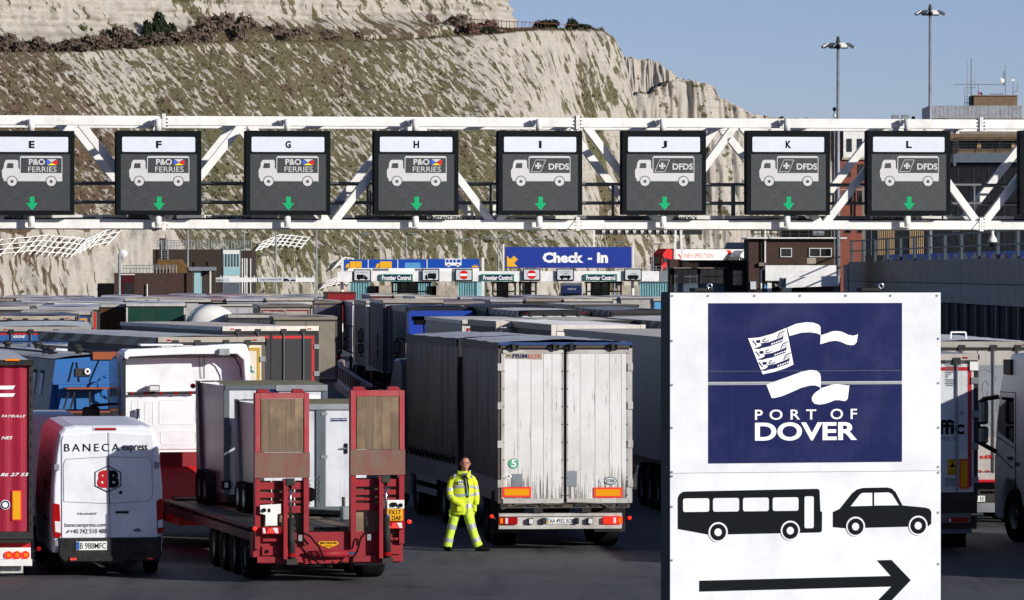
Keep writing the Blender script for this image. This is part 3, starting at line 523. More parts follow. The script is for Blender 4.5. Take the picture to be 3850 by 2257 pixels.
# ------------------------------------------------------------------ dark brick buildings by the cliff
ff = Frame(700, 39.5); t = thing('brick_building', 'large dark brick building with white window panels below the chalk slope', 'building', ff.loc)
fbx('wall', 'brick_dark', t, ff, 574, 838, 938, 1260, 0, 8); fbx('wall', 'brick_dark', t, ff, 905, 948, 942, 1260, .2, 8); fbx('panel', 'white_paint', t, ff, 838.5, 904.5, 940, 1260, -.1, 7)
for i in range(11): fbx('window_strip', 'glass_dark' if i % 2 else 'teal_flat', t, ff, 842 + i*5.6, 844.6 + i*5.6, 955, 1004, -.16, -.1); fbx('window_strip', 'grey_blue', t, ff, 842 + i*5.6, 844.6 + i*5.6, 1062, 1105, -.16, -.1)
fbx('spandrel', 'teal_flat', t, ff, 841, 902, 1006, 1036, -.15, -.1)
for x in (909, 918, 926, 940): fbx('window_strip', 'white_paint', t, ff, x, x + 4, 972, 1105, .1, .2)
fbx('coping', 'galv', t, ff, 838, 905, 936.5, 939.8, -.15, 7)
for x in np.linspace(590, 945, 34): MB().cyl((ff.x(x), .3, ff.z(938)), (ff.x(x), .3, ff.z(904)), .035, 5).build('rail_post', 'galv', t)
for y in (905, 914, 924): MB().cyl((ff.x(590), .3, ff.z(y)), (ff.x(946), .3, ff.z(y)), .03, 5).build('rail', 'galv', t)
for x in (608, 632): MB().cyl((ff.x(x), -.4, ff.z(980)), (ff.x(x), -.4, ff.z(902)), .05, 5).build('ladder_rail', 'galv', t)
for y in range(905, 980, 9): MB().cyl((ff.x(608), -.4, ff.z(y)), (ff.x(632), -.4, ff.z(y)), .03, 5).build('rung', 'galv', t)
fbx('tower', 'brick_dark', t, ff, 598, 612, 896, 938, .4, 4)
paint('lichen_brick', '#5e4a30', 0.9, 0.5, dcol='#8a6420')
fg = Frame(560, 42.5); t = thing('brick_lodge', 'low brown brick lodge with railed flat roof and a maroon window bay', 'building', fg.loc)
fbx('wall', 'brick_brown', t, fg, 429, 725, 1027, 1300, 0, 6); t2 = fbx('window', 'maroon', t, fg, 457, 506, 1034, 1300, -.1, 0)
fbx('glass', 'glass_dark', t2, fg, 467, 505, 1066, 1110, -.14, -.1); fbx('lintel', 'maroon', t2, fg, 457, 506, 1036, 1062, -.14, -.1); fbx('sill', 'pure_white', t, fg, 454, 507, 1031, 1034, -.15, 0)
MB().prism([fg.p(590, 1027), fg.p(590, 976), fg.p(672, 976), fg.p(700, 1010), fg.p(705, 1027)], .8, 5).build('stair_tower', 'lichen_brick', t)
fbx('pier', 'brick_brown', t, fg, 702, 724, 1025, 1300, -.2, 0)
for x in np.linspace(464, 662, 17): MB().cyl((fg.x(x), .2, fg.z(1027)), (fg.x(x), .2, fg.z(997)), .04, 5).build('rail_post', 'galv', t)
for y in (998, 1010): MB().cyl((fg.x(464), .2, fg.z(y)), (fg.x(662), .2, fg.z(y)), .035, 5).build('rail', 'galv', t)
MB().cyl((fg.x(554), -.2, 0), (fg.x(554), -.2, fg.z(1068)), .05, 6).build('downpipe', 'white_paint', t)
t = thing('link_block', 'pale blue doorway block with white roof slab between the brick buildings', 'building', fg.loc)
fbx('roof', 'galv', t, fg, 706, 802, 1004, 1018, 1, 5); fbx('wall', 'teal_flat', t, fg, 726, 750, 1018, 1300, 1.4, 4.5); fbx('column', 'white_paint', t, fg, 786, 791, 1018, 1300, 1.1, 1.3); fbx('side_wall', 'brick_dark', t, fg, 750.5, 800, 1018.5, 1300, 3.5, 4.8)
for x in (722, 773): MB().cyl((fg.x(x), 2, fg.z(1004)), (fg.x(x), 2, fg.z(985)), .12, 8).build('flue', 'black', t)
tag(MB().box(ff.x(360), ff.x(440), 2, 6, 0, ff.z(1066)).build('garage_block', 'black', loc=ff.loc, bevel=.05), 'black lean-to against the foot of the chalk cliff beside the lodge', 'shed')
# ------------------------------------------------------------------ street lamps
def lamp(px, top, Y, label, arm=.9, m='galv', two=False):
    p = W(px, top, Y); t = thing('street_lamp', label, 'street lamp', (p.x, Y, 0), group='street lamps along the dock road')
    MB().cyl((0, 0, 0), (0, 0, p.z), .11, 8, .07).build('pole', m, t)
    for s in ((1, -1) if two else (1,)):
        MB().cyl((0, 0, p.z), (s*arm*.6, -.1, p.z + .12), .045, 6).build('arm', m, t); MB().box(min(s*arm*.4, s*arm*1.3), max(s*arm*.4, s*arm*1.3), -.3, .1, p.z + .06, p.z + .24).build('lamp_head', m, t, bevel=.04)
    return t
t = thing('satellite_mast', 'grey post with a white dish beside the brown lodge', 'mast', W(449, 950, 450)); t.location.z = 0
zt = W(449, 955, 450).z; MB().cyl((0, 0, 0), (0, 0, zt), .12, 8).build('pole', 'galv', t); MB().lathe([(0, 0), (.25, .03), (.36, .12)], 14, (.32, -.1, zt + .02), 'y').build('dish', 'white_paint', t, smooth=True); MB().beam((0, 0, zt), (.3, -.05, zt), .08).build('bracket', 'dark_metal', t)
for px, top, Y, lb in ((706, 780, 500, 'tall grey lamp post rising in front of the dark brick building'), (918, 800, 520, 'grey lamp post just behind the corner of the dark brick building'), (1037, 870, 480, 'lamp post with flat head above the Cargo Terminal board'), (1190, 800, 500, 'slim lamp post between the sign arm and the white canopy'), (1350, 885, 560, 'lamp post behind the first blue lane board'), (1528, 885, 560, 'lamp post behind the third blue lane board'), (1722, 905, 600, 'low lamp post above the coach pictogram'), (1995, 905, 620, 'lamp head peeping over the near end of the check-in board'), (2310, 915, 640, 'lamp head peeping over the far end of the check-in board'), (2455, 922, 760, 'lamp head on the raised road behind the red lorry')): lamp(px, top, Y, lb)
t = lamp(1873, 898, 560, 'double-headed floodlight post beside the check-in board', two=True, arm=1.1)
# ------------------------------------------------------------------ raised road with lorries, footbridge
Yr = 800; rd = Frame(2600, F/Yr)
t = struct(MB().box(rd.x(2300), rd.x(3000), -2.5, 12, 4.1, 4.75).build('raised_road', 'concrete_dark', loc=rd.loc))
g = thing('road_rail', 'grey tubular guard rail along the raised road', 'railing', rd.loc)
for x in np.linspace(2300, 2980, 34): MB().cyl((rd.x(x), -2.3, 4.75), (rd.x(x), -2.3, 6.1), .06, 5).build('post', 'galv', g)
for z in (5.2, 5.65, 6.1): MB().cyl((rd.x(2300), -2.3, z), (rd.x(2980), -2.3, z), .05, 5).build('rail', 'galv', g)
for x in np.linspace(2320, 2960, 7): struct(bx('road_pier', 'concrete_dark', None, rd.x(x) - .6 + rd.loc[0], rd.x(x) + .6 + rd.loc[0], Yr, Yr + 4, 0, 4.1))
# footbridge truss and white A frame
fk = Frame(2400, 32.5); t = thing('footbridge', 'dark covered footbridge with white V bracing on white legs', 'bridge', fk.loc)
fbx('deck', 'dark_metal', t, fk, 2238, 2640, 845, 882, 0, 3)
for i in range(11):
    x = 2262 + i*29; m = MB(); m.beam((fk.x(x), -.08, fk.z(846)), (fk.x(x + 7), -.08, fk.z(881)), .16); m.beam((fk.x(x + 18), -.08, fk.z(846)), (fk.x(x + 7), -.08, fk.z(881)), .16); m.build('brace', 'white_paint', t)
for x in (2238, ): MB().beam((fk.x(x - 4), 0, fk.z(862)), (fk.x(x - 8), 0, 0), .22).build('leg', 'white_paint', t)
for x0, x1 in ((2540, 2531), (2560, 2572)): MB().beam((fk.x(x0), -.3, fk.z(862)), (fk.x(x1), -.3, 0), .26).build('leg', 'white_paint', t)
fbx('cross_piece', 'white_paint', t, fk, 2532, 2571, 888, 893, -.3, 0)
# ------------------------------------------------------------------ brick office and dark garage on the right
fh = Frame(2980, 52.6); t = thing('brick_office', 'two-storey brown brick office with white framed windows and flat roof', 'building', fh.loc)
fbx('wall', 'brick_brown', t, fh, 2815, 3148, 899, 1430, 0, 8); fbx('roof', 'white_paint', t, fh, 2806, 3183, 893, 898, -.5, 8.5)
def win(par, f, x0, x1, y0, y1, d=0, m='white_paint', bars=()):
    w_ = MB()
    for a in ((x0, x1, y0, y0 + 2.5), (x0, x1, y1 - 2.5, y1), (x0, x0 + 2.5, y0 + 2.5, y1 - 2.5), (x1 - 2.5, x1, y0 + 2.5, y1 - 2.5)): w_.box(f.x(a[0]), f.x(a[1]), d - .1, d + .02, f.z(a[3]), f.z(a[2]))
    for x in bars: w_.box(f.x(x - 1.2), f.x(x + 1.2), d - .09, d + .02, f.z(y1 - 2.5), f.z(y0 + 2.5))
    o = w_.build('window', m, par); MB().box(f.x(x0 + 2), f.x(x1 - 2), d - .03, d - .005, f.z(y1 - 2), f.z(y0 + 2)).build('pane', 'glass_dark', o); return o
win(t, fh, 2934, 2977, 933, 967); win(t, fh, 3042, 3127, 933, 967, bars=(3084,))
MB().cyl((fh.x(2876), -.1, fh.z(990)), (fh.x(2876), -.1, fh.z(862)), .06, 6).build('vent_pipe', 'white_paint', t); fbx('downpipe', 'black', t, fh, 2857, 2861, 900, 1000, -.08, 0); fbx('pipe_box', 'concrete_dark', t, fh, 2853, 2882, 988, 1001, -.3, 0)
fbx('patch', 'concrete', t, fh, 3034, 3068, 970, 992, -.01, .0)
for x in np.linspace(2831, 3145, 10): MB().cyl((fh.x(x), .2, fh.z(893)), (fh.x(x), .2, fh.z(866)), .035, 5).build('rail_post', 'dark_metal', t)
for y in (867, 880): MB().cyl((fh.x(2831), .2, fh.z(y)), (fh.x(3146), .2, fh.z(y)), .035, 5).build('rail', 'dark_metal', t)
fbx('plant_box', 'galv', t, fh, 3063, 3106, 860, 884, 2, 3.5); fbx('plant_house', 'black', t, fh, 2958, 3140, 858, 893, 5, 7.8)
fbx('meter_box', 'sign_grey', t, fh, 2821, 2842, 1059, 1088, -.25, 0)
fi = Frame(2980, 54.5); t = thing('bus_shelter', 'white canopy walls of the coach check point under the brick office', 'shelter', fi.loc)
fbx('wall', 'canopy_white', t, fi, 2878, 3144, 998, 1056, 0, 1.2); MB().prism([fi.p(2946, 1082), fi.p(2946, 1045), fi.p(3144, 1037), fi.p(3144, 1075)], -3.5, -1.2).build('front_wall', 'canopy_white', t)
MB().cyl((fi.x(2936), -2.2, fi.z(1082)), (fi.x(2936), -2.2, fi.z(1045)), .22, 14).build('end_post', 'steel_grey', t)
for x0, x1, m in ((2861, 2866, 'white_paint'), (2866.5, 2877, 'sign_black'), (2878, 2885, 'sign_black'), (2886, 2902, 'canopy_white'), (2903, 2934, 'sign_black'), (2945, 2976, 'canopy_white'), (2978, 3036, 'sign_black')): fbx('poster_panel', m, t, fi, x0, x1, 1060 if x0 > 2870 else 1016, 1420, .3, .5)
text('lettering', 'To', 'pure_white', t, fi.x(2914), fi.x(2926), fi.z(1078), fi.z(1068), .29)
flat('bird_mark', [[fi.p(2874, 1066), fi.p(2882, 1074), fi.p(2884, 1084), fi.p(2878, 1088), fi.p(2873, 1082), fi.p(2876, 1076)]], 'light_blue', t, .28)
fj = Frame(2660, 52.2); t = thing('garage_building', 'low dark garage with two banks of grid windows beside the brick office', 'building', fj.loc)
paint('dark_brick_wall', '#221d1b', 0.9, 0.3)
fbx('wall', 'dark_brick_wall', t, fj, 2520, 2812, 980, 1400, 0, 6); fbx('pier', 'brick_brown', t, fj, 2518, 2556, 975, 1010, -.15, 6.1); fbx('canopy', 'concrete_dark', t, fj, 2530, 2728, 1006, 1010, -.9, 0); fbx('coping', 'dark_metal', t, fj, 2556, 2812, 978.5, 982, -.1, 6)
for x0, x1 in ((2535, 2622), (2633, 2721)):
    w = win(t, fj, x0, x1, 1011, 1068, -.02, 'grey_blue', (x0 + (x1 - x0)/3, x0 + 2*(x1 - x0)/3)); fbx('transom', 'grey_blue', w, fj, x0 + 2, x1 - 2, 1038, 1042, -.115, 0); fbx('apron', 'grey_blue', t, fj, x0 - 1, x1 + 1, 1068.5, 1400, -.06, 0)
w = win(t, fj, 2754, 2793, 1016, 1074, -.02, 'grey_blue', (2774,)); fbx('transom', 'grey_blue', w, fj, 2756, 2791, 1034, 1037, -.115, 0)
paint('roof_corr', '#9aa2a8', 0.5, 0.2)
MB().prism([W(2725, 936, 700).xz, W(2735, 912, 700).xz, W(2820, 912, 700).xz, W(2830, 936, 700).xz], 700, 704).build('hut_roof', 'roof_corr'); o = bpy.data.objects['hut_roof']; tag(o, 'grey corrugated hut roof behind the white lorry', 'roof')
# ------------------------------------------------------------------ terminal with clad fascia, railing and glazing (faces left, in shade)
paint('fascia_clad', '#9a8d7e', 0.6, 0.3, streak=0.4); paint('fascia_low', '#9c968e', 0.6, 0.25, streak=.3); paint('rail_paint', '#4c5a60', 0.5, 0.2)
A, B_ = Vector((25.3, 400, 0)), Vector((27.9, 268, 0)); dv = (B_ - A); ln = dv.length; dn_ = dv.normalized()
t = thing('terminal_building', 'long grey clad terminal wall with tall railing and dark glazing below', 'building', A, math.atan2(dv.y, dv.x))
n = 26
for i in range(n):
    a, e = ln*i/n + .05, ln*(i + 1)/n - .05
    bx('cladding_panel', 'fascia_clad', t, a, e, 0, .3, 4.62, 6.05); bx('cladding_panel', 'fascia_low', t, a, e, .02, .3, 3.42, 4.58)
bx('wall_core', 'black', t, 0, ln, .3, 8, 0, 6.0)
for i in range(24): bx('column', 'grey_paint', t, ln*i/24, ln*i/24 + .35, .1, .28, 0, 3.4)
for i in range(14):
    s = ln*i/13*.97 + .5; bx('rail_post', 'rail_paint', t, s, s + .9, .1, .25, 6.05, 7.6)
for z in (6.8, 7.55): bx('rail', 'rail_paint', t, 0, ln, .05, .12, z, z + .09)
plain('solar_blue', '#26356e', 0.25)
for i in range(20):
    s = 22 + i*5.4; MB().prism([(s, 6.06), (s + 4.8, 6.06), (s + 3.0, 6.5)], .5, 2.4).build('roof_light', 'solar_blue', t)
bx('end_block', 'fascia_clad', t, -4, -.1, -.05, 5, 3.0, 5.85); MB().cyl((-3.2, .9, 0), (-3.2, .9, 5.0), 1.0, 18).build('stair_drum', 'fascia_low', t, smooth=True)
# control tower behind
paint('tower_clad', '#b9bfc4', 0.55, 0.25, streak=.4, dcol='#5a3c2c'); paint('pebble', '#7a6650', 0.95, 0.5, bump=1.0, bscale=18); paint('dark_glaze', '#14191f', 0.15, 0.05); plain('ivory', '#b59a74', 0.7)
fm = Frame(3660, 30.0); t = thing('control_building', 'tall harbour control building with ribbed metal top storey and dark glazing', 'building', fm.loc)
fbx('core', 'dark_glaze', t, fm, 3500, 3960, 620, 1480, 0, 16)
fbx('ledge', 'grey_blue', t, fm, 3582, 3960, 576, 612, -1.2, 16); fbx('ledge_return', 'grey_blue', t, fm, 3582, 3592, 612, 625, -1.2, 0); fbx('pebble_band', 'pebble', t, fm, 3560, 3960, 560, 575.5, -.6, 15); fbx('window_band', 'dark_glaze', t, fm, 3565, 3960, 531, 560, 0, 14)
for x in (3674, 3803): fbx('blind', 'ivory', t, fm, x, x + 14, 541, 558, -.03, 0)
fbx('pebble_band', 'pebble', t, fm, 3560, 3960, 506, 530.5, -.6, 15); fbx('concrete_band', 'concrete_dark', t, fm, 3558, 3960, 447, 505.5, -.5, 15)
b = MB()
for i in range(70): x = 3496 + i*5; b.prism([(fm.x(x), -.1), (fm.x(x + 1.6), -.22), (fm.x(x + 3.4), -.22), (fm.x(x + 5), -.1)], fm.z(446), fm.z(398), 'z')
b.box(fm.x(3494), fm.x(3846), -.1, 12, fm.z(446), fm.z(398)); b.build('metal_storey', 'tower_clad', t)
fbx('penthouse', 'pebble', t, fm, 3664, 3828, 360, 397.5, 1, 7); fbx('penthouse_end', 'black', t, fm, 3660, 3663.5, 361, 397, 1, 7); fbx('penthouse_cap', 'concrete_dark', t, fm, 3660, 3830, 357, 359.8, .8, 7.2)
for x in range(3600, 3960, 58): fbx('mullion', 'dark_metal', t, fm, x, x + 4, 622, 900, -.08, 0)
for x in range(3600, 3900, 78): MB().cyl((fm.x(x), -1.0, fm.z(576)), (fm.x(x), -1.0, fm.z(519)), .05, 5).build('rail_post', 'dark_metal', t)
for y in (519, 530, 541, 562): MB().cyl((fm.x(3585), -1.0, fm.z(y)), (fm.x(3900), -1.0, fm.z(y)), .045, 5).build('rail', 'dark_metal', t)
for i in range(7): fbx('louvre', 'dark_metal', t, fm, 3578, 3600, 522 + i*8, 527 + i*8, -1.5, -1.1)
def antenna(x, y0, y1, r, m='galv', nm='antenna'): MB().cyl((fm.x(x), 2, fm.z(y1)), (fm.x(x), 2, fm.z(y0)), r, 6, r*.6).build(nm, m, t)
for x, y0, y1, r in ((3641, 230, 396, .05), (3657, 216, 400, .1), (3683, 314, 396, .07), (3786, 243, 396, .06), (3781, 265, 320, .13), (3669, 275, 330, .03), (3815, 300, 360, .06), (3831, 310, 342, .05), (3692, 384, 445, .04), (3728, 384, 400, .04), (3632, 328, 396, .04)): antenna(x, y0, y1, r)
for x0, x1, y, r in ((3588, 3786, 316, .045), (3632, 3672, 328, .035), (3640, 3652, 336, .03), (3640, 3652, 346, .03), (3632, 3645, 360, .03), (3632, 3652, 385, .04), (3723, 3780, 352, .06), (3815, 3832, 342, .04)): MB().cyl((fm.x(x0), 2, fm.z(y)), (fm.x(x1), 2, fm.z(y)), r, 5).build('antenna_arm', 'galv', t)
MB().lathe([(0, 0), (.2, .02), (.32, .1)], 14, (fm.x(3772), 1.8, fm.z(302)), 'y').build('dish', 'white_paint', t, smooth=True); MB().box(fm.x(3808), fm.x(3820), 1.8, 2.1, fm.z(304), fm.z(296)).build('camera_head', 'white_paint', t); MB().lathe([(.3, 0), (.12, .2)], 10, (fm.x(3690), 1.8, fm.z(354)), 'y').build('siren', 'ink_red', t)
fn = Frame(3200, 31.0); t = thing('brick_tower', 'red brick tower with white panelled top floor behind the lane signs', 'building', fn.loc)
fbx('wall', 'brick_red', t, fn, 3145, 3300, 601, 1460, 0, 9); fbx('shaded_return', 'brick_red', t, fn, 3141, 3170, 452, 600.5, .6, 9); fbx('top_floor', 'white_paint', t, fn, 3170.5, 3420, 449, 592, -.3, 9); fbx('string_course', 'concrete', t, fn, 3166, 3300, 592.5, 601, -.4, 9)
for x in (3184, 3223, 3262): win(t, fn, x, x + 18, 522, 571, -.3, 'dark_metal')
for x in (3177, 3226):
    for y in (618, 718, 830): win(t, fn, x, x + 22, y, y + 46, 0, 'dark_metal')
fbx('sill_course', 'concrete', t, fn, 3145.5, 3300, 712, 714.5, -.06, 0)
for x, w_ in ((3357, 26), (3394, 26)): fbx('roof_unit', 'galv', t, fn, x, x + w_, 431, 448.8, 1, 2.5)
fbx('roof_unit', 'black', t, fn, 3432, 3443, 437, 449, 1, 2)
fo_ = Frame(3300, 33.0); t = thing('slatted_block', 'dark block with pale vertical timber slats behind the terminal railing', 'building', fo_.loc); fbx('wall', 'dark_glaze', t, fo_, 3252, 3560, 700, 1450, 0, 5)
for x in list(range(3303, 3366, 7)) + list(range(3420, 3474, 7)): fbx('slat', 'ivory', t, fo_, x, x + 3, 850, 960, -.15, -.02)
for x in (3252, 3274, 3298): fbx('mullion', 'grey_blue', t, fo_, x, x + 3, 855, 960, -.1, 0)
# ------------------------------------------------------------------ high masts
def high_mast(px, top, Y, w, label):
    p = W(px, top, Y); t = thing('high_mast', label, 'light mast', (p.x, Y, 0), group='high mast floodlights'); k = w*Y/F/2
    MB().cyl((0, 0, 0), (0, 0, p.z), .19, 12, .10).build('pole', 'galv', t, smooth=True); MB().cyl((0, 0, p.z - .1), (0, 0, p.z + .35), .17, 8, .08).build('cap', 'dark_metal', t)
    MB().cyl((0, 0, p.z - .5), (0, 0, p.z - .15), .32, 10).build('ring', 'dark_metal', t)
    for i in range(8):
        a = i*math.pi/4 + .3; d = Vector((math.cos(a), math.sin(a)*.9, 0)); h = d*k*.62 + Vector((0, 0, p.z - .18)); e = d*k + Vector((0, 0, p.z - .42))
        MB().beam((0, 0, p.z - .2), h, .09).build('arm', 'dark_metal', t); MB().beam(h, e, .5, .17).build('floodlight', 'steel_grey' if i % 2 else 'white_paint', t, bevel=.04)
    return t
high_mast(3151, 156, 374, 128, 'shorter high mast floodlight rising beside the brick tower'); t = high_mast(3497, 34, 405, 118, 'taller high mast floodlight in front of the ribbed metal storey')
p = W(3137, 425, 376); t = thing('mast_camera', 'small dark traffic camera cluster beside the shorter mast', 'camera', (p.x, p.y, 0)); MB().cyl((0, 0, 0), (0, 0, p.z + .1), .04, 6).build('post', 'galv', t)
MB().lathe([(.05, 0), (.13, .1), (.13, .25), (.04, .3)], 10, (0, -.05, p.z + .1), 'z').build('camera_body', 'black', t); MB().lathe([(.0, 0), (.1, .05), (.12, .2)], 10, (0, -.05, p.z - .3), 'z').build('dome', 'white_paint', t)
# ------------------------------------------------------------------ lorry parts shared by every vehicle
_wm = {}
def wheel(par, x, y, r=.5, w=.3, side=1, name='wheel', rim='steel_grey'):
    k = (r, w, rim)
    if k not in _wm:
        ty = MB().lathe([(r*.58, -w*.42), (r*.86, -w*.5), (r*.97, -w*.42), (r, -w*.25), (r, w*.25), (r*.97, w*.42), (r*.86, w*.5), (r*.58, w*.42)], 22).mesh('tyre'); ty.materials.append(mat('rubber'))
        rm = MB().lathe([(.02, w*.2), (r*.2, w*.22), (r*.24, w*.08), (r*.45, w*.05), (r*.5, w*.3), (r*.59, w*.4), (r*.59, -w*.4), (.02, -w*.35)], 22).mesh('rim'); rm.materials.append(mat(rim))
        for me in (ty, rm):
            for p in me.polygons: p.use_smooth = True
        _wm[k] = (ty, rm)
    o = put(name, _wm[k][0], None, par, (x, y, r), (0, 0, 0 if side > 0 else math.pi)); put('rim', _wm[k][1], None, o); return o
_cm = {}
def colmat(col, kind='paint'):
    k = kind + col.lstrip('#')
    if k not in MATS:
        if kind == 'tarp': paint(k, col, 0.6, 0.2, streak=0.3, fold=(4, 4, .25), bump=.5)
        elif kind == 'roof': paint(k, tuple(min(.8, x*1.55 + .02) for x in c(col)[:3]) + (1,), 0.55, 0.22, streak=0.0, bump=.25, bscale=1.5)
        else: paint(k, col, 0.42, 0.14, streak=0.22)
    return k
def trailer(label, xl, xr, yt, yaw=4.0, L=13.6, typ='tilt', side='#6a6a68', roof='#b9b9bb', rear='#c9c7c2', frame='#3a3a3c', lod=1, trim=None, cat='trailer', group='lorry trailers queueing in the dock', name='lorry_trailer', zt=None, s=None, extra=None, rail='#b5b2aa'):
    Wd = 2.5; s = s or (xr - xl)/(Wd*math.cos(R(yaw))); f = Frame((xl + xr)/2, s, yaw); zt = zt or f.z(yt); zt = min(max(zt, 3.5), 4.35)
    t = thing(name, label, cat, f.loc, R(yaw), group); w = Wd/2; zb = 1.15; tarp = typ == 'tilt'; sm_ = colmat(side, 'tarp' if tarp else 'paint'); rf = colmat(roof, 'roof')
    rr = np.random.default_rng(int(xl*7 + yt) & 0xffff)
    ph = rr.uniform(0, 6)
    for sx in (-1, 1):
        nu = 40 if lod else 8
        amp = (.018 if tarp else .0)
        MB().grid(lambda u, v: (sx*(w + amp*math.sin(u*L*3.1 + ph)*math.sin(v*3.14) + amp*.6*math.sin(u*L*7.3 + ph*2)), .02 + u*(L - .04), zb + v*(zt - .06 - zb)), nu, 4).build('curtain' if tarp else 'side_wall', sm_, t, smooth=True)
    bx('front_wall', sm_, t, -w, w, L - .06, L, zb, zt - .05)
    sag = .035 if tarp else 0.0; cr = .05 if tarp else .012
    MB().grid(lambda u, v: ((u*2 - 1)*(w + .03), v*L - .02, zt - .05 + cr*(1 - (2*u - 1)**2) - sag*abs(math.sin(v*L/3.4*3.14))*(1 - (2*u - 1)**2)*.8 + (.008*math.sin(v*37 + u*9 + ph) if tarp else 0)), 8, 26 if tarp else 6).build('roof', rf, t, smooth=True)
    hem = MB()
    for sx in (-1, 1):
        hh = .2 if tarp else .1; nn = 26 if tarp else 2
        hem.grid(lambda u, v: (sx*(w + .035 + (.008*math.sin(u*L*9 + v*3) if tarp else 0)), u*L - .02, zt - .045 - v*hh), nn, 2)
    hem.build('roof_edge', colmat(side if tarp else rail, 'paint'), t)
    # rear portal: rail, posts, two doors with bars and hinges
    bx('roof_rail', colmat(rail), t, -w, w, -.05, .02, zt - .15, zt - .03); bx('header', 'dark_metal', t, -w, w, -.035, .02, zt - .205, zt - .152); fine = lod and s >= 105
    pm = colmat(frame)
    for sx in (-1, 1): bx('corner_post', pm, t, min(sx*w, sx*(w - .07)), max(sx*w, sx*(w - .07)), -.03, .05, zb, zt - .21)
    bx('sill', pm, t, -w, w, -.04, .1, zb - .16, zb)
    dm = colmat(rear)
    for sx in (-1, 1):
        a, e = (-w + .08, -.008) if sx < 0 else (.008, w - .08); d = bx('door', dm, t, a, e, -.025, .03, zb + .02, zt - .22)
        if trim: flat('border', [rect(a + .04, e - .04, zt - .35, zt - .28), rect(a + .04, a + .11, zb + .1, zt - .352) if sx < 0 else rect(e - .11, e - .04, zb + .1, zt - .352)], colmat(trim), d, -.031)
        if fine:
            for q in (.28, .72):
                xx = a + (e - a)*q; MB().cyl((xx, -.06, zb), (xx, -.06, zt - .2), .018, 6).build('lock_bar', 'steel_grey', d); bx('keeper', 'dark_metal', d, xx - .07, xx + .07, -.075, -.02, zt - .22, zt - .1)
            for q in (.1, .37, .63, .9): zz = zb + (zt - .3 - zb)*q; xx = sx*(w - .06); bx('hinge', 'steel_grey', d, xx - .07, xx + .07, -.06, -.02, zz - .06, zz + .06)
    for sx in ((-1, 1) if fine else ()): bx('marker_lamp', 'lamp_red', t, sx*(w - .25) - .05, sx*(w - .25) + .05, -.06, -.05, zt - .12, zt - .09)
    if lod:
        bx('chassis', 'dark_metal', t, -.55, .55, .3, L - .5, .75, zb - .02); bx('bumper', 'dark_metal', t, -w, w, .1, .3, .45, .7)
        for sx in (-1, 1):
            bx('tail_lamp', 'lamp_red', t, sx*.95 - .2, sx*.95 + .2, .05, .1, .75, .9)
            for yy in (2.4, 3.7, 5.0): wheel(t, sx*1.02, yy, .5, .38, sx)
    if extra: extra(t, f, w, zb, zt)
    return t
def cab(label, loc, yaw, col, dark='#22262b', h=3.75, name='tractor_unit', mirrors=True, group='lorry tractor units', rear=True, lod=1):
    t = thing(name, label, 'lorry cab', loc, R(yaw), group); m = colmat(col)
    prof = [(0, .95), (0, h - .15), (.25, h), (1.1, h - .02), (1.75, h - .55), (2.05, 2.4), (2.2, 1.5), (2.2, .45), (1.9, .4), (1.75, .95), (1.0, 1.15), (.75, .95)]
    MB().prism(prof, -1.22, 1.22, 'x').build('body', m, t, bevel=.07)
    for sx in (-1, 1):
        d = flat('door_window', [[(q, z) for q, z in ((.95, 1.85), (1.75, 1.85), (1.9, 2.05), (1.72, 2.62), (.95, 2.62))]], 'glass_dark', t, sx*1.232, side='x'); d.scale = (1, -1, 1)
        if mirrors:
            a = MB().tube([(sx*1.2, 1.95, 2.75), (sx*1.55, 2.05, 2.8), (sx*1.55, 2.05, 1.6), (sx*1.2, 1.95, 1.5)], .03).build('mirror_arm', 'black_plastic', t)
            MB().box(sx*1.55 - .13, sx*1.55 + .13, 2.0, 2.14, 2.2, 2.72).build('mirror', 'black_plastic', a, bevel=.04); MB().box(sx*1.55 - .13, sx*1.55 + .13, 2.0, 2.14, 1.72, 2.12).build('mirror', 'black_plastic', a, bevel=.04)
            bx('mirror_glass', 'mirror', a, sx*1.55 - .1, sx*1.55 + .1, 1.985, 1.998, 2.25, 2.67); bx('mirror_glass', 'mirror', a, sx*1.55 - .1, sx*1.55 + .1, 1.985, 1.998, 1.77, 2.07)
        wheel(t, sx*1.05, 1.35, .5, .32, sx); wheel(t, sx*.95, -2.3, .5, .5, sx)
    flat('windscreen', [[(-1.1, 1.75), (1.1, 1.75), (1.08, 2.75), (-1.08, 2.75)]], 'glass_dark', t, 2.215)
    bx('chassis', 'dark_metal', t, -.42, .42, -3.2, 1.9, .62, .93); bx('tank', 'steel_grey', t, -1.2, -.5, -1.5, -.3, .4, .92)
    return t
# ------------------------------------------------------------------ trailers one by one (photo columns of the rear face, row of its roof)
def ex_text(body, m, x0, x1, y0, y1, bold=.0, shear=0.0, nm='lettering'):
    return lambda t, f, w, zb, zt: text(nm, body, m, t, f.x(x0), f.x(x1), f.z(y1), f.z(y0), -.035, bold=bold, shear=shear)
def both(*fs):
    def g(*a):
        for q in fs: q(*a)
    return g
def ex_flat(polys, m, nm='panel', y=-.034): return lambda t, f, w, zb, zt: flat(nm, [[f.p(*p) for p in q] for q in polys], m, t, y)
G = '#8f8f8e'
trailer('cream-doored trailer with mustard yellow border and teal letter R behind the white cab', 592, 997, 1262, 16.5, 13.6, s=165, side='#3b3327', roof='#a7a8aa', rear='#e5dcc8', frame='#6b6355', trim='#c29a2e', rail='#b0a79a', extra=ex_text('R', 'teal_ink', 918, 955, 1374, 1402, .05), lod=1)
trailer('trailer with black doors in a red border and white lock rods', 838, 1196, 1222, 15.0, 13.6, typ='box', side='#3a3d42', roof='#b5aea3', rear='#37383a', frame='#2b2b2c', trim='#c4302f', rail='#e8dfd4')
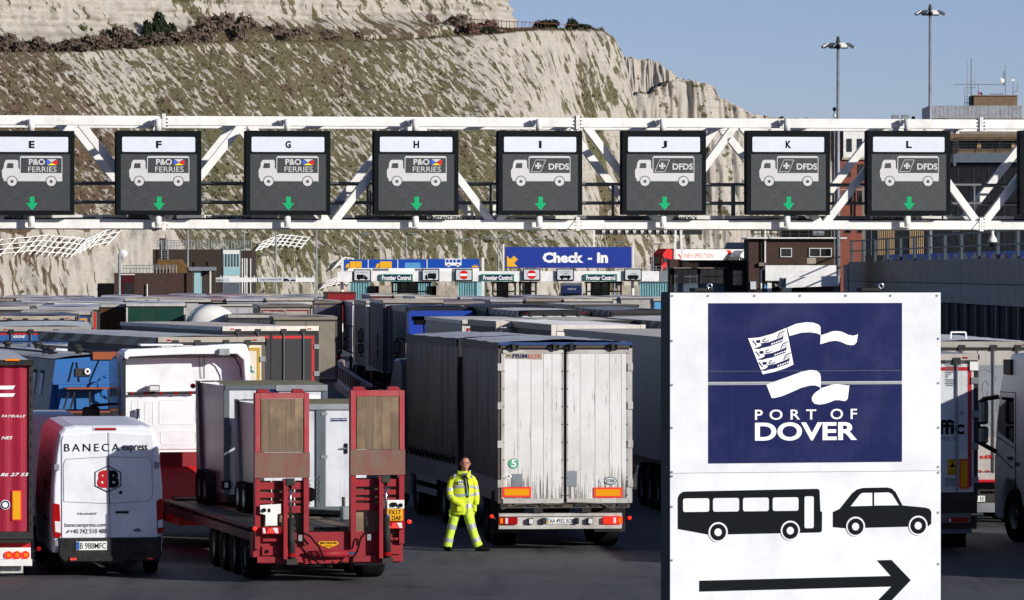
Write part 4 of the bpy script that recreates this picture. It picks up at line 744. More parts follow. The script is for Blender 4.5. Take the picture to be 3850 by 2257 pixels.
trailer('blue-doored trailer with red band and white KRONE lettering at the left edge', -14, 343, 1224, 5.0, 13.6, side='#3a3f4a', roof='#b4bccb', rear='#33619c', frame='#3a3a3c', rail='#a8a49c', extra=both(ex_flat([[(-10, 1250), (335, 1250), (335, 1259), (-10, 1259)]], 'stop_red', 'band'), ex_text('KRONE', 'pure_white', 50, 95, 1261, 1271, .03, .3)))
trailer('trailer with beige roof rail and dark hook clasps over the blue-doored trailer', -10, 281, 1185, 4.2, side='#77756f', roof='#bdb3a5', rear='#d8cfc0', rail='#b7ab9c')
trailer('trailer showing blue doors in an orange border at its corner', 78, 339, 1168, 4.2, side='#8b877f', roof='#b3adab', rear='#2f5fa8', trim='#e39a22', rail='#b4aca4')
trailer('trailer with tan doors edged in orange and bright red', 141, 371, 1151, 4.2, side='#3f4248', roof='#9aa0b4', rear='#8f7a62', trim='#d81f26', rail='#a7a5a6')
trailer('grey tarpaulin trailer with rounded dark corner at the left edge', -70, 47, 1150, 4.2, side='#4a4845', roof='#918d89', rear='#5a5854', lod=0, s=98)
trailer('pale roofed trailer just beyond the dark-cornered one', -110, 94, 1144, 4.2, side='#8d8b86', roof='#b5b1ab', rear='#a5a29b', lod=0)
trailer('trailer with black front edge and low grey side near the left edge', -50, 160, 1141, 4.2, side='#4c4a46', roof='#8f8d8c', rear='#3d3c3a', lod=0)
trailer('white roofed trailer with dark maroon doors beside the green one', 205, 413, 1138, 4.2, side='#d9d7d2', roof='#cbc6bf', rear='#4a2526', frame='#cfcfcd', rail='#d9d4cc', lod=1)
trailer('trailer showing a strip of orange and black beside the green doors', 330, 476, 1142, 4.2, side='#c8c8c8', roof='#c9c5c0', rear='#5a3a16', frame='#d8861e', s=84)
trailer('trailer with dark green doors under a silver roof rail', 475, 697, 1138, 4.0, side='#b9b9bd', roof='#aeb1bc', rear='#123f35', frame='#c9c6c0', rail='#c2bfbb', lod=1)
trailer('grey trailer with red and white edge just past the green doors', 556, 736, 1124, 4.0, side='#74757d', roof='#a5a5a8', rear='#6f727c', frame='#d9d2d0', trim='#a83232', lod=0)
trailer('light grey boxy trailer left of the white tanker', 600, 793, 1124, 4.0, side='#a9a9a6', roof='#b6b3ae', rear='#b9b8b4', frame='#7a2226', lod=0)
trailer('trailer with white and red rear panel beside the tanker', 776, 939, 1142, 4.0, typ='box', side='#9a9c9f', roof='#9b9da6', rear='#e9e4e2', frame='#2d3a6a', trim='#b3202a', lod=0, rail='#7a6a6c')
trailer('plain light grey trailer between the red-edged trailer and the slogan trailer', 800, 985, 1140, 4.0, side='#adadaf', roof='#a9a9b0', rear='#b4b5b8', lod=0)
trailer('grey trailer with red outline, small slogan and two red squares', 974, 1170, 1143, 4.0, side='#8f8b86', roof='#a8a4a0', rear='#b3aca2', trim='#8c2b30', rail='#6f6a64', extra=both(ex_text('Great Trucking By', 'sign_black', 1016, 1072, 1169, 1176), ex_flat([[(1015, 1192), (1036, 1192), (1036, 1181), (1017, 1181)], [(1040, 1192), (1058, 1192), (1058, 1181), (1041, 1181)]], 'ink_red')))
trailer('slate blue trailer with tan border and small white KOGEL lettering', 1109, 1287, 1130, 3.0, side='#4a4f8c', roof='#a39f99', rear='#57596a', trim='#8a7358', rail='#7d746c', extra=ex_text('KOGEL', 'sign_grey', 1119, 1149, 1143, 1150))
def open_top(t, f, w, zb, zt): pass
trailer('trailer with dusty grey fabric side catching sun in front of the slate blue one', 886, 1058, 1196, 4, 6.5, side='#4a4f5a', roof='#7d7a74', rear='#44484f', zt=3.6, s=92, lod=0)
trailer('short trailer with weathered grey tarpaulin rear, half in shade', 1060, 1236, 1188, 3.5, 8, side='#3d4248', roof='#9d968b', rear='#8f877a', frame='#5d5a54', zt=3.6, s=96, rail='#8f877a', lod=0)
trailer('navy roofed black trailer behind the bright blue cab', 1530, 1772, 1151, 4.0, side='#33302d', roof='#27344e', rear='#1e2126', frame='#24252a', rail='#1d2531')
trailer('refrigerated trailer with shiny corrugated side and red door border', 1440, 1668, 1124, 3.8, typ='box', side='#9b9894', roof='#b7aea3', rear='#8d98a5', frame='#2a2a2c', trim='#8a1f24', rail='#a79e92', zt=4.2, extra=lambda t, f, w, zb, zt: [bx('side_rib', 'steel_grey', t, -w - .025, -w - .002, .3 + i*.42, .36 + i*.42, zb + .05, zt - .2) for i in range(31)])
trailer('brown sided trailer with white and red corner beside the shiny reefer', 1376, 1590, 1128, 3.8, side='#554c46', roof='#a9a6a3', rear='#ece8e4', frame='#e8e6e2', trim='#a51f22')
trailer('dim blue-grey trailer just right of the slate blue doors', 1325, 1510, 1133, 3.8, side='#5b5e80', roof='#b4b1ad', rear='#d0cfcc', frame='#d2d0cd')
trailer('pink-brown roofed trailer behind the shiny reefer', 1612, 1822, 1131, 4.0, side='#7c6a6c', roof='#8f7f88', rear='#b3aca6', rail='#8a7f80', lod=0)
trailer('grey trailer with pale roof and plain side behind the containers', 1738, 2049, 1199, 5.6, 13.6, typ='box', side='#6b6a68', roof='#b7b4ae', rear='#e2dfd9', frame='#d9d5cf', trim='#a32a2a', rail='#d3cfc7')
trailer('black trailer with navy tarpaulin roof behind the rust-streaked containers', 1832, 2083, 1148, 4.0, side='#38332e', roof='#2b3346', rear='#26282c', rail='#23262c')
trailer('curtain trailer with pale blue roof, stitched edge and red striped white door', 1954, 2222, 1165, 5.0, side='#5b534b', roof='#bcc4d6', rear='#e5e2de', frame='#2d2d2f', rail='#2b2b2d', extra=ex_flat([[(1960, 1187), (2020, 1187), (2020, 1182), (1960, 1182)]], 'stop_red', 'stripe'))
trailer('beige roofed trailer above the second container', 2091, 2409, 1201, 5.0, typ='box', side='#6a6762', roof='#b8b2a9', rear='#4a4948', frame='#55524f', rail='#3a3836')
trailer('grey trailer with dirty cream roof and red lamps below the booths', 2158, 2400, 1142, 4.5, typ='box', side='#6d6b71', roof='#bab3a6', rear='#3c3a3a', frame='#232324', rail='#4a4848')
trailer('dark slate trailer partly behind the port sign', 2298, 2560, 1163, 5.0, side='#57585c', roof='#6d717c', rear='#5d5f66', rail='#3b3b3d', lod=0)
trailer('curtain trailer with pale roof and scalloped edge vanishing behind the port sign', 2500, 2830, 1203, 6.0, side='#5a5248', roof='#bfc6d4', rear='#b0aca4')
trailer('long plain grey trailer right of the white-doored lorry', 2520, 2946, 1262, 6.8, 18.0, typ='box', side='#85878b', roof='#b2ada4', rear='#a9a6a0', rail='#7c7a78')
trailer('red container trailer in the farthest row below the white canopy', 1229, 1338, 1097, 3.5, 12, typ='box', side='#6a2022', roof='#5a3a3a', rear='#8e2226', frame='#5a1a1c', lod=0, rail='#6a1e20')
def row(y, s, xs, cols, lab):
    for i, (x, (sd_, rf_, rr_)) in enumerate(zip(xs, cols)):
        trailer(lab[i] if isinstance(lab, list) else lab, x, x + 2.5*s, y + random.uniform(-2, 2), 4.0, 13.6, side=sd_, roof=rf_, rear=rr_, lod=0, s=s, rail=rf_)
pal = [('#6f6c68', '#a8a7ab', '#b0ada6'), ('#8c8a88', '#b5b3ae', '#7a2528'), ('#55565a', '#8e8f98', '#9d9a94'), ('#a5a19a', '#bab4aa', '#c9c4ba'), ('#4a4540', '#8d8178', '#3e3c3b'), ('#7a5a5c', '#8d7880', '#a59f99')]
far = 'distant lorry trailer packed in the rows just below the frontier canopy'
row(1129, 78, [82, 268], [pal[0], pal[2]], ['trailer with long dark roof rail in the left far rows', 'slate roofed trailer behind the tan and red doors'])
row(1121, 72, [-60, 60, 300, 470, 690, 850, 1000], [pal[4], pal[0], pal[2], pal[3], pal[5], pal[0], pal[3]], far)
row(1124, 73, [1842, 1976, 2120], [pal[0], pal[4], pal[3]], far)
row(1113, 62, [10, 190, 380, 560, 740, 880, 1040], [pal[1], pal[2], pal[0], pal[5], pal[3], pal[0], pal[2]], far)
row(1114, 64, [1560, 1730, 1975, 2175, 2330], [pal[3], pal[0], pal[2], pal[3], pal[0]], far)
row(1107, 55, [640, 790, 930, 1080, 1390, 1480], [pal[2], pal[5], pal[3], pal[0], pal[1], pal[3]], far)
trailer('trailer with orange doors beneath the last frontier board', 2336, 2470, 1119, 4, 12, side='#7a6a50', roof='#b5b3b4', rear='#c2762a', lod=0, s=56)
trailer('light grey trailer with a bright green edge strip near the port sign', 2378, 2512, 1118, 4, 12, side='#4fae3a', roof='#b9b6b0', rear='#b2b0ac', frame='#5db84a', lod=0, s=55)
trailer('dark green trailer with red outline near the port sign', 2422, 2556, 1124, 4, 12, side='#2a3a36', roof='#9a9894', rear='#234a44', trim='#b52430', lod=0, s=60)
trailer('sky blue trailer peeping past the edge of the port sign', 2450, 2620, 1122, 4, 12, side='#4a90c8', roof='#d6d8dc', rear='#5da3d6', lod=0, s=64)
# white tanker
p = W(800, 1245, 222); t = thing('tank_trailer', 'white tanker with round barrel and red lettering between grey trailers', 'tanker', (p.x, 222, 0), R(4), 'lorry trailers queueing in the dock')
MB().lathe([(.05, -.18), (.6, -.12), (.95, .03), (1.08, .25), (1.08, 10), (.05, 10.2)], 28, (0, 0, p.z - .0), 'y').build('barrel', 'white_paint', t, smooth=True); text('lettering', 'ANNA', 'stop_red', t, .15, .85, p.z + .1, p.z + .42, -.2, shear=.3)
bx('chassis', 'dark_metal', t, -.5, .5, .3, 10, .8, 1.3); MB().tube([(-.6, .2, p.z + 1.15), (.6, .2, p.z + 1.15)], .04).build('rail', 'black', t)
for sx in (-1, 1):
    for yy in (2, 3.3, 4.6): wheel(t, sx*1.0, yy, .5, .36, sx)
# shipping containers on chassis
def container(label, xl, yt, s, yaw, L, side, rear, rail):
    f = Frame(xl, s, yaw); t = thing('container_trailer', label, 'container', f.loc, R(yaw), 'shipping containers on chassis'); zt = f.z(yt); zb = zt - 2.6; W2 = 2.44
    pts = []; k = int(L/.28)
    for i in range(k): pts += [(0.08, i*.28 + .1), (0.08, i*.28 + .17), (.045, i*.28 + .2), (.045, i*.28 + .31)]
    for x0, sg in ((0, 1), (W2, -1)):
        b = MB(); n = len(pts); b.add([(x0 + sg*a, y, z) for z in (zb + .15, zt - .14) for a, y in pts], [(i, i+1, i+1+n, i+n) for i in range(n-1)]); b.build('corrugated_wall', colmat(side), t)
        bx('top_rail', colmat(side), t, min(x0, x0 + sg*.1), max(x0, x0 + sg*.1), .05, L, zt - .16, zt); bx('bottom_rail', colmat(side), t, min(x0, x0 + sg*.1), max(x0, x0 + sg*.1), .05, L, zb, zb + .16)
    b = MB(); n2 = int(L/.3)
    for i in range(n2): b.box(.12, W2 - .12, i*.3 + .15, i*.3 + .32, zt - .06, zt - .005)
    b.box(.08, W2 - .08, .06, L, zt - .1, zt - .06); b.build('roof', colmat(rail, 'roof'), t)
    for x0, x1 in ((-.01, .12), (W2 - .12, W2 + .01)): bx('corner_post', colmat(rail), t, x0, x1, -.04, .06, zb, zt + .005)
    bx('header', colmat(rail), t, .13, W2 - .13, -.03, .05, zt - .16, zt - .01)
    for a in (0, 1):
        d = bx('door', colmat(rear), t, .14 + a*1.09, .14 + a*1.09 + 1.07, -.02, .04, zb + .1, zt - .18)
        for q in (.25, .7): MB().cyl((.14 + a*1.09 + q, -.05, zb + .1), (.14 + a*1.09 + q, -.05, zt - .15), .02, 6).build('lock_bar', 'galv', d)
        for q in (.2, .5, .8): bx('hinge', colmat(rail), d, .1 + a*2.1, .3 + a*2.1, -.06, -.02, zb + 2.6*q - .06, zb + 2.6*q + .06)
    bx('chassis', 'dark_metal', t, .7, 1.7, .2, L, .8, zb - .02)
    for sx in (.25, 2.2):
        for yy in (1.5, 2.8, 4.1): wheel(t, sx, yy, .5, .36, 1 if sx > 1 else -1)
    return t
container('brown corrugated shipping container with white door end, nearest of the two', 2074, 1222, 145, 5.8, 12.2, '#5e514b', '#e6e0d6', '#e3ddd3')
container('grey corrugated shipping container with rust-streaked white corner', 1866, 1209, 135, 8.0, 6.1, '#4a4c50', '#ded2c0', '#dccfbd')
# bright blue cab seen from behind, other cabs with mirrors
f = Frame(1657, 100.0, 4); t = cab('bright blue tractor cab with hollow roof fairing seen from behind', f.loc, 4, '#2345a8', h=3.86, mirrors=True)
MB().prism([(-1.22, 1.2), (-1.22, 3.75), (-1.14, 3.86), (1.14, 3.86), (1.22, 3.75), (1.22, 1.2), (1.12, 1.2), (1.12, 3.66), (-1.12, 3.66), (-1.12, 1.2)], -.35, 0).build('fairing', colmat('#2345a8'), t)
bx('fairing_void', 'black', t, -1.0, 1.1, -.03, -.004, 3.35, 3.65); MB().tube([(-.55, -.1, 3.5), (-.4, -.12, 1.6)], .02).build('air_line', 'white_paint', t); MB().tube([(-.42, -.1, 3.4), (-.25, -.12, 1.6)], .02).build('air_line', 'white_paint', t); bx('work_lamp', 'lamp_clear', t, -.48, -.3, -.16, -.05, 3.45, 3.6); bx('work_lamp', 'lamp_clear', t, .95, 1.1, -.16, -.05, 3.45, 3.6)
def cab_ahead(px, s_rear, yaw, L, col, label):         # cab at the front of a trailer given the rear-left corner
    X, Y = (px - 1925)/s_rear, F/s_rear; a = R(yaw); c_ = 1.25; d = L + .9
    x = X + c_*math.cos(a) - d*math.sin(a); y = Y + c_*math.sin(a) + d*math.cos(a); return cab(label, (x, y, 0), yaw, col)
cab_ahead(1440, 91.2, 3.8, 13.6, '#b9bcc0', 'cab of the shiny reefer, its mirrors showing past the trailer side'); cab_ahead(1376, 85.6, 3.8, 13.6, '#d8d8d6', 'cab of the brown sided lorry with black mirror beside the slate blue trailer'); cab_ahead(1530, 97, 4, 13.6, '#4a4d52', 'cab of the navy roofed lorry with round mirrors beside the reefer doors')
# water-filled barriers curving along the lane
paint('barrier_red', '#8e3a38', 0.5, 0.3); paint('barrier_white', '#b3aaa8', 0.5, 0.3)
bp = [Vector(q) for q in ((-8.4, 262), (-8.2, 252), (-7.8, 243), (-6.95, 229), (-6.2, 216), (-5.5, 205), (-4.9, 196), (-4.4, 188), (-3.9, 178))]
def along(d):
    for a, e in zip(bp[:-1], bp[1:]):
        l = (e - a).length
        if d <= l: return a + (e - a)*d/l, (e - a).normalized()
        d -= l
    return None
_bb = {}
def barrier_mesh(m):
    if m not in _bb:
        b = MB(); b.prism([(-.28, 0), (.28, 0), (.26, .3), (.12, .5), (.1, 1.0), (-.1, 1.0), (-.12, .5), (-.26, .3)], 0, 1.92)
        for i in range(5): b.box(-.17, .17, .18 + i*.36, .3 + i*.36, .35, .97)
        _bb[m] = b.mesh('barrier'); _bb[m].materials.append(mat(m))
    return _bb[m]
d = 0; i = 0
while along(d + 2):
    a, dr = along(d); o = put('water_barrier', barrier_mesh('barrier_red' if i % 2 else 'barrier_white'), None, None, (a.x, a.y, 0), (0, 0, math.atan2(-dr.x, dr.y)))
    tag(o, '%s plastic water-filled barrier in the curving row between the lanes' % ('red' if i % 2 else 'white'), 'barrier', 'plastic barriers curving between the lanes, %s ones' % ('red' if i % 2 else 'white')); d += 2.0; i += 1
# red lorry with white trailer on the raised road
th = 37; fl = W(2470, 1000, 801); ang = math.atan2(-math.sin(R(th)), -math.cos(R(th))) - math.pi/2
t = cab('bright red tractor unit turning toward the camera on the raised road', (fl.x + 1.6, 801.5, 4.75), 0, '#d21f1f', h=3.8, name='red_tractor'); t.rotation_euler = (0, 0, ang)
MB().prism([(0.2, 3.78), (.3, 4.0), (1.0, 3.95), (1.7, 3.3), (1.2, 3.7)], -1.1, 1.1, 'x').build('roof_fairing', colmat('#d21f1f'), t); bx('grille', 'black', t, -1.05, 1.05, 2.2, 2.24, .6, 1.65)
t = thing('white_trailer', 'white curtain trailer with red INEX SPEDITION lettering behind the red cab', 'trailer', (fl.x + 1.6, 801.5, 4.75), ang)
bx('curtain', 'white_paint', t, -1.25, 1.25, -14.2, -.6, 1.0, 3.9); bx('roof_edge', 'dark_metal', t, -1.27, 1.27, -14.2, -.6, 3.9, 4.0); bx('chassis', 'dark_metal', t, -.6, .6, -14, 0, .6, .98)
for yy in (-9, -10.3, -11.6): wheel(t, -1.0, yy, .5, .36, -1); wheel(t, 1.0, yy, .5, .36, 1)
v = text('lettering', 'INEX SPEDITION', 'stop_red', t, 2.2, 7.8, 2.6, 3.3, 1.262, side='x'); v.scale = (-1, 1, 1); v.location.x = 0
v.data.transform(Matrix.Scale(-1, 4, (1, 0, 0))); v.scale = (1, 1, 1)
for o in (v,): o.data.transform(Matrix.Translation((-2*1.262 if o.data.vertices[0].co.x > 0 else 0, 0, 0)))
def stripes(xw, sg):
    m = MB()
    for p in ([(10.4, 3.8), (11.2, 3.8), (12.3, 2.4), (11.6, 1.1), (10.8, 1.1), (11.4, 2.4)], [(12.5, 3.2), (13.0, 3.8), (13.5, 3.2), (13.0, 2.4)], [(.9, 3.2), (1.2, 3.2), (1.9, 2.5), (1.2, 1.7), (.9, 1.7), (1.5, 2.5)]): m.poly([(xw, -a, z) for a, z in p])
    return m.build('red_stripe', 'stop_red', t)
stripes(-1.262, 1)
p = W(2800, 1000, 806); t = cab('white tractor following the red lorry beside the brick office', (p.x, 806, 4.75), 0, '#e6e6e4', name='white_tractor'); t.rotation_euler = (0, 0, ang)
# ------------------------------------------------------------------ overhead lane gantry (about 170 m away, right end farther)
GA, GB = W(0, HY, 167), W(3850, HY, 172); gd = (GB - GA); GL = gd.length; grz = math.atan2(gd.y, gd.x); gu = gd.normalized(); gn = Vector((gu.y, -gu.x, 0))
def gpos(px, off=0):                      # distance along the gantry line (moved off metres towards the camera) at photo column px
    k = (px - 1925)/F; o = GA + gn*off; return (k*o.y - o.x)/(gu.x - k*gu.y)
def gz(py, t=None): s = GA.y + gu.y*(GL/2 if t is None else t); return H - (py - HY)*s/F
gt = thing('lane_gantry', 'white steel lattice gantry spanning the lanes and carrying the lane signs', 'gantry', (GA.x, GA.y, 0), grz)
D = 3.3                                    # depth of the box truss; local y grows away from the camera
x0, x1 = gpos(-380), gpos(4250); zt0, zt1, zb0, zb1 = gz(478), gz(442), gz(862), gz(828)
splices = [gpos(616), gpos(2172), gpos(3689)]
ends = [x0] + splices + [x1]
for a, e in zip(ends[:-1], ends[1:]):
    for y in (0, D):
        bx('top_chord', 'gantry_white', gt, a + .06, e - .06, y, y + .3, zt0, zt1, bevel=.02); bx('bottom_chord', 'gantry_white', gt, a + .06, e - .06, y, y + .3, zb0, zb1, bevel=.02)
for s_ in splices:
    for z0, z1 in ((zt0 - .07, zt1 + .07), (zb0 - .05, zb1 + .1)):
        for y in (0, D):
            for q in (-.055, .005):
                pl = bx('splice_plate', 'gantry_white', gt, s_ + q, s_ + q + .05, y - .06, y + .36, z0, z1)
            for k in range(4):
                zz = z0 + (z1 - z0)*(k + .5)/4; MB().cyl((s_ - .12, y - .03, zz), (s_ + .12, y - .03, zz), .026, 6).build('bolt', 'steel_grey', pl)
    for z in (zb0, zb1 - .0):
        for k in (-1, 1): MB().prism([(s_ + k*.06, zb0 - .02), (s_ + k*.06, zb0 + .3), (s_ + k*.3, zb0 + .02)], -.05, -.02).build('gusset', 'gantry_white', gt)
        break
nodes = [gpos(q) for q in (-340, -25, 290, 607, 925, 1245, 1560, 1862, 2190, 2490, 2777, 3095, 3400, 3690, 3995)]
for y in (.15, D + .15):
    for i in range(len(nodes) - 1):
        zA, zB = (zb1 - .05, zt0 + .05) if i % 2 else (zt0 + .05, zb1 - .05)
        if i % 2 == 0: zA, zB = zt0 + .05, zb1 - .05
        top_first = (i % 2 == 0)
        # node at 290 (index 2) is a top node
        a, e = nodes[i], nodes[i+1]; za, zc = (zt0 + .05, zb1 - .05) if i % 2 == 0 else (zb1 - .05, zt0 + .05)
        MB().beam((a + .12, y, za), (e - .12, y, zc), .24, .24, up=(0, 1, 0)).build('diagonal', 'gantry_white', gt, bevel=.015)
for i, a in enumerate(nodes):
    for z in (zt0 + .15, zb0 + .14):
        MB().box(a - .09, a + .09, .3, D, z - .09, z + .09).build('cross_tie', 'gantry_white', gt)
# walkway between the chords
paint('walk_galv', '#6f7477', 0.55, 0.35, metal=.3); paint('toe_board', '#dadad4', 0.5, 0.1)
zd = gz(818); bx('walkway_deck', 'walk_galv', gt, x0, x1, .6, D - .5, zd - .08, zd - .03)
for y in (.62, D - .6):
    for z in (gz(690), gz(761)): MB().cyl((x0, y, z), (x1, y, z), .042, 8).build('hand_rail', 'walk_galv', gt, smooth=True)
    for k in range(0, 22):
        xx = x0 + 1.0 + k*1.98 + (.35 if y > 1 else 0)
        if xx < x1: MB().cyl((xx, y, zd), (xx, y, gz(688)), .04, 8).build('rail_post', 'walk_galv', gt, smooth=True)
xx = x0; k = 0
while xx < x1 - 2.4:
    b = bx('toe_board', 'toe_board' if k % 3 else 'walk_galv', gt, xx + .03, xx + 2.37, .56, .6, zd - .1, zd + .07)
    if k % 3 == 1: text('lettering', 'INSTANT SPANDECK', 'sign_black', b, xx + .1, xx + 1.55, zd - .065, zd + .045, .552, bold=.03)
    xx += 2.4; k += 1
for k in range(9): MB().tube([(x0 + 2 + k*4.4, .5, zd - .02), (x0 + 4 + k*4.4, .48, zd - .07), (x0 + 6.2 + k*4.4, .5, zd - .02)], .02, 5).build('cable', 'black', gt)
for a in (x0 + .4, x1 - .4):
    for y in (.15, D + .15): MB().box(a - .22, a + .22, y - .22, y + .22, 0, zt1).build('leg', 'gantry_white', gt, bevel=.03)
# lane signs with LED matrices
def led_mat():
    m, nt, b = new_mat('led_screen'); tc = nd(nt, 'ShaderNodeTexCoord'); n = noise(nt, tc.outputs['Object'], 70, 2, .8); n2 = noise(nt, tc.outputs['Object'], 1.6, 2)
    ck = nd(nt, 'ShaderNodeTexChecker'); ck.inputs['Scale'].default_value = 3.4; nt.links.new(tc.outputs['Object'], ck.inputs[0])
    col = mix(nt, ramp(nt, n, .42, .75), c('#1c2022'), c('#54585a')); col = mix(nt, ramp(nt, n2, .4, .7), col, c('#2e3436')); col = mix(nt, .12, col, ck.outputs[0], 'OVERLAY')
    nt.links.new(col, b.inputs['Base Color']); b.inputs['Roughness'].default_value = .55
led_mat()
def lane_led(letter, cx, kind):
    t = thing('led_lane_sign', 'black LED lane sign lettered %s with a %s lorry and green arrow' % (letter, 'P&O Ferries' if kind == 'po' else 'DFDS'), 'lane sign', (0, 0, 0), 0, 'black LED lane signs hanging on the gantry')
    tp = gpos(cx, .55); o = GA + gu*tp + gn*.55; t.location = (o.x, o.y, 0); t.rotation_euler = (0, 0, grz); s = F/o.y
    X = lambda u: (u - 552)/2.8/s/math.cos(grz)*1.0; Z = lambda v: H - (430 + v/2.8 - HY)/s
    MB().box(X(107), X(997), 0, .34, Z(1060), Z(173)).build('housing', 'sign_black', t, bevel=.015)
    hd = MB().prism(rrect(X(171), X(931), Z(397), Z(239), .04), -.012, -.002).build('letter_plate', 'letter_plate', t)
    ww = {'I': 14, 'M': 46}.get(letter, 30); text('letter', letter, 'sign_black', hd, X(552 - ww), X(552 + ww), Z(358), Z(280), -.016, bold=.045)
    bx('screen', 'led_screen', t, X(157), X(949), -.008, -.002, Z(1014), Z(421))
    q = lambda L_: [(X(a), Z(b)) for a, b in L_]
    pc = flat('lorry_picture', [q([(243, 600), (245, 588), (262, 560), (268, 510), (285, 484), (300, 481), (400, 481), (413, 495), (413, 560), (425, 582), (437, 582), (437, 619), (870, 619), (870, 705), (265, 705), (258, 680), (246, 660)]), q([(430, 460), (432, 452), (445, 440), (855, 440), (870, 455), (870, 460)]), q([(430, 461), (438, 461), (438, 581), (430, 581)]), q([(863, 461), (870, 461), (870, 618), (863, 618)])], 'led_white', t, -.012)
    flat('cab_window', [q([(290, 568), (302, 516), (362, 516), (362, 568)])], 'led_screen', pc, -.016)
    for wx in (348, 755):
        flat('wheel_arch', [disc(X(wx), Z(706), 58/2.8/s)], 'led_screen', pc, -.015); flat('wheel', [disc(X(wx), Z(706), 50/2.8/s)], 'led_white', pc, -.019); flat('hub', [disc(X(wx), Z(708), 16/2.8/s)], 'led_screen', pc, -.022)
    if kind == 'po':
        text('company_name', 'P&O', 'led_white', pc, X(523), X(690), Z(533), Z(470), -.016, bold=.03); text('company_name', 'FERRIES', 'led_white', pc, X(515), X(810), Z(608), Z(551), -.016, bold=0.0)
        flat('flag_blue', [q([(705, 474), (748, 508), (712, 535)])], 'flag_blue', pc, -.016); flat('flag_red', [q([(818, 478), (768, 508), (820, 535)])], 'flag_red', pc, -.016); flat('flag_white', [q([(712, 472), (810, 472), (760, 505)])], 'led_white', pc, -.016); flat('flag_yellow', [q([(758, 510), (716, 536), (812, 536)])], 'flag_yellow', pc, -.016)
    else:
        A_ = [(503, 479), (612, 479), (560, 607), (450, 607)]; ctr = (531, 543)
        I_ = [(ctr[0] + (a - ctr[0])*.9, ctr[1] + (b - ctr[1])*.93) for a, b in A_]
        flat('lozenge', [q([A_[i], A_[(i+1) % 4], I_[(i+1) % 4], I_[i]]) for i in range(4)], 'led_white', pc, -.016)
        cr = []
        for k in range(4):
            ca, sa = math.cos(k*math.pi/2), math.sin(k*math.pi/2); cr.append(q([(531 + ca*a - sa*b, 543 + sa*a + ca*b) for a, b in ((4, -5), (32, -16), (32, 16), (4, 5))]))
        flat('cross', cr, 'led_white', pc, -.016); flat('cross', [q([(522, 534), (540, 534), (540, 552), (522, 552)])], 'led_white', pc, -.018)
        text('company_name', 'DFDS', 'led_white', pc, X(640), X(856), Z(584), Z(518), -.016, bold=.03)
    flat('green_arrow', [q([(532, 868), (580, 868), (580, 935), (616, 935), (556, 1012), (494, 935), (532, 935)])], 'led_green', t, -.012)
    for wx in (363, 730): MB().tube([(X(wx) - .035, .15, Z(173)), (X(wx) - .035, .15, Z(160)), (X(wx) + .035, .15, Z(160)), (X(wx) + .035, .15, Z(173))], .012, 5).build('lifting_eye', 'dark_metal', t)
    for v0, v1 in ((48, 172), (1061, 1188)): MB().cyl((X(552), .2, Z(v1)), (X(552), .2, Z(v0)), .105, 16).build('mounting_post', 'gantry_white', t, smooth=True)
    bx('shelf', 'gantry_white', t, X(500), X(604), .08, .55, Z(1193), Z(1188)); MB().prism([(X(470), Z(60)), (X(515), Z(44)), (X(515), Z(120)), (X(500), Z(120))], .3, .55).build('bracket', 'gantry_white', t)
    bx('hinge_line', 'black', t, X(100), X(107), .05, .3, Z(1050), Z(180)); bx('clamp', 'gantry_white', t, X(515), X(590), .2, .6, Z(70), Z(60))
    return t
for ch, cx, kd in (('E', 119, 'po'), ('F', 597, 'po'), ('G', 1083, 'po'), ('H', 1565, 'po'), ('I', 2031, 'df'), ('J', 2497, 'df'), ('K', 2964, 'df'), ('L', 3417, 'df'), ('M', 3990, 'df')): lane_led(ch, cx, kd)
# dome camera under the gantry
tp = gpos(3736, .0); o = GA + gu*tp; t = thing('dome_camera', 'white domed security camera hanging under the gantry beside the terminal railing', 'camera', (o.x, o.y, gz(864, tp)), grz)
k = 172/F; MB().cyl((0, .15, 0), (0, .15, -17*k), .05, 10).build('stem', 'white_paint', t); MB().lathe([(.05, -15*k), (.06, -22*k), (.13, -33*k), (.15, -42*k), (.15, -47*k), (.02, -47*k)], 18, (0, .15, 0), 'z').build('housing', 'white_paint', t, smooth=True); MB().lathe([(.12, -47*k), (.125, -56*k), (.09, -63*k), (.01, -65*k)], 18, (0, .15, 0), 'z').build('dome', 'glass_dark', t, smooth=True)
# ------------------------------------------------------------------ Port of Dover sign, about 60 m away
fs = Frame(3031, F/60, 14.0); t = thing('port_sign', 'big white port sign with navy emblem panel, coach, car and arrow pictograms', 'sign', fs.loc, R(14)); q = fs.p
paint('sign_white', '#e0e3e7', 0.5, 0.02, streak=0.03); paint('port_navy', '#141b4d', 0.5, 0.05, streak=0.06, dcol='#5d6080', spec=.08)
X, Z = fs.x, fs.z
MB().box(X(2515), X(3548), .02, .40, .35, Z(1098)).build('casing', 'black_plastic', t, bevel=.02)
for z0, z1 in ((.36, Z(1776)), (Z(1774.5), Z(1101))): bx('face_panel', 'sign_white', t, X(2516), X(3547), 0, .018, z0, z1)
for xx in (2700, 3360): bx('leg', 'dark_metal', t, X(xx) - .1, X(xx) + .1, .1, .3, 0, .35)
for y0, y1 in ((1140, 1434), (1446, 1739)): bx('navy_panel', 'port_navy', t, X(2661), X(3397), -.012, -.002, Z(y1), Z(y0))
flat('panel_joint', [rect(X(2661), X(3397), Z(1444), Z(1437))], 'steel_grey', t, -.008)
flat('panel_seam', [rect(X(2661), X(3397), Z(1395.5), Z(1394))], 'grey_blue', t, -.0135)
g = lambda pts: [q(2740 + a*.3386, 1180 + b*.3385) for a, b in pts]           # coordinates of the enlarged emblem
flat('emblem_flag', [g([(203, 271), (330, 262), (480, 220), (632, 155), (713, 563), (620, 605), (500, 643), (366, 670)])], 'pure_white', t, -.016)
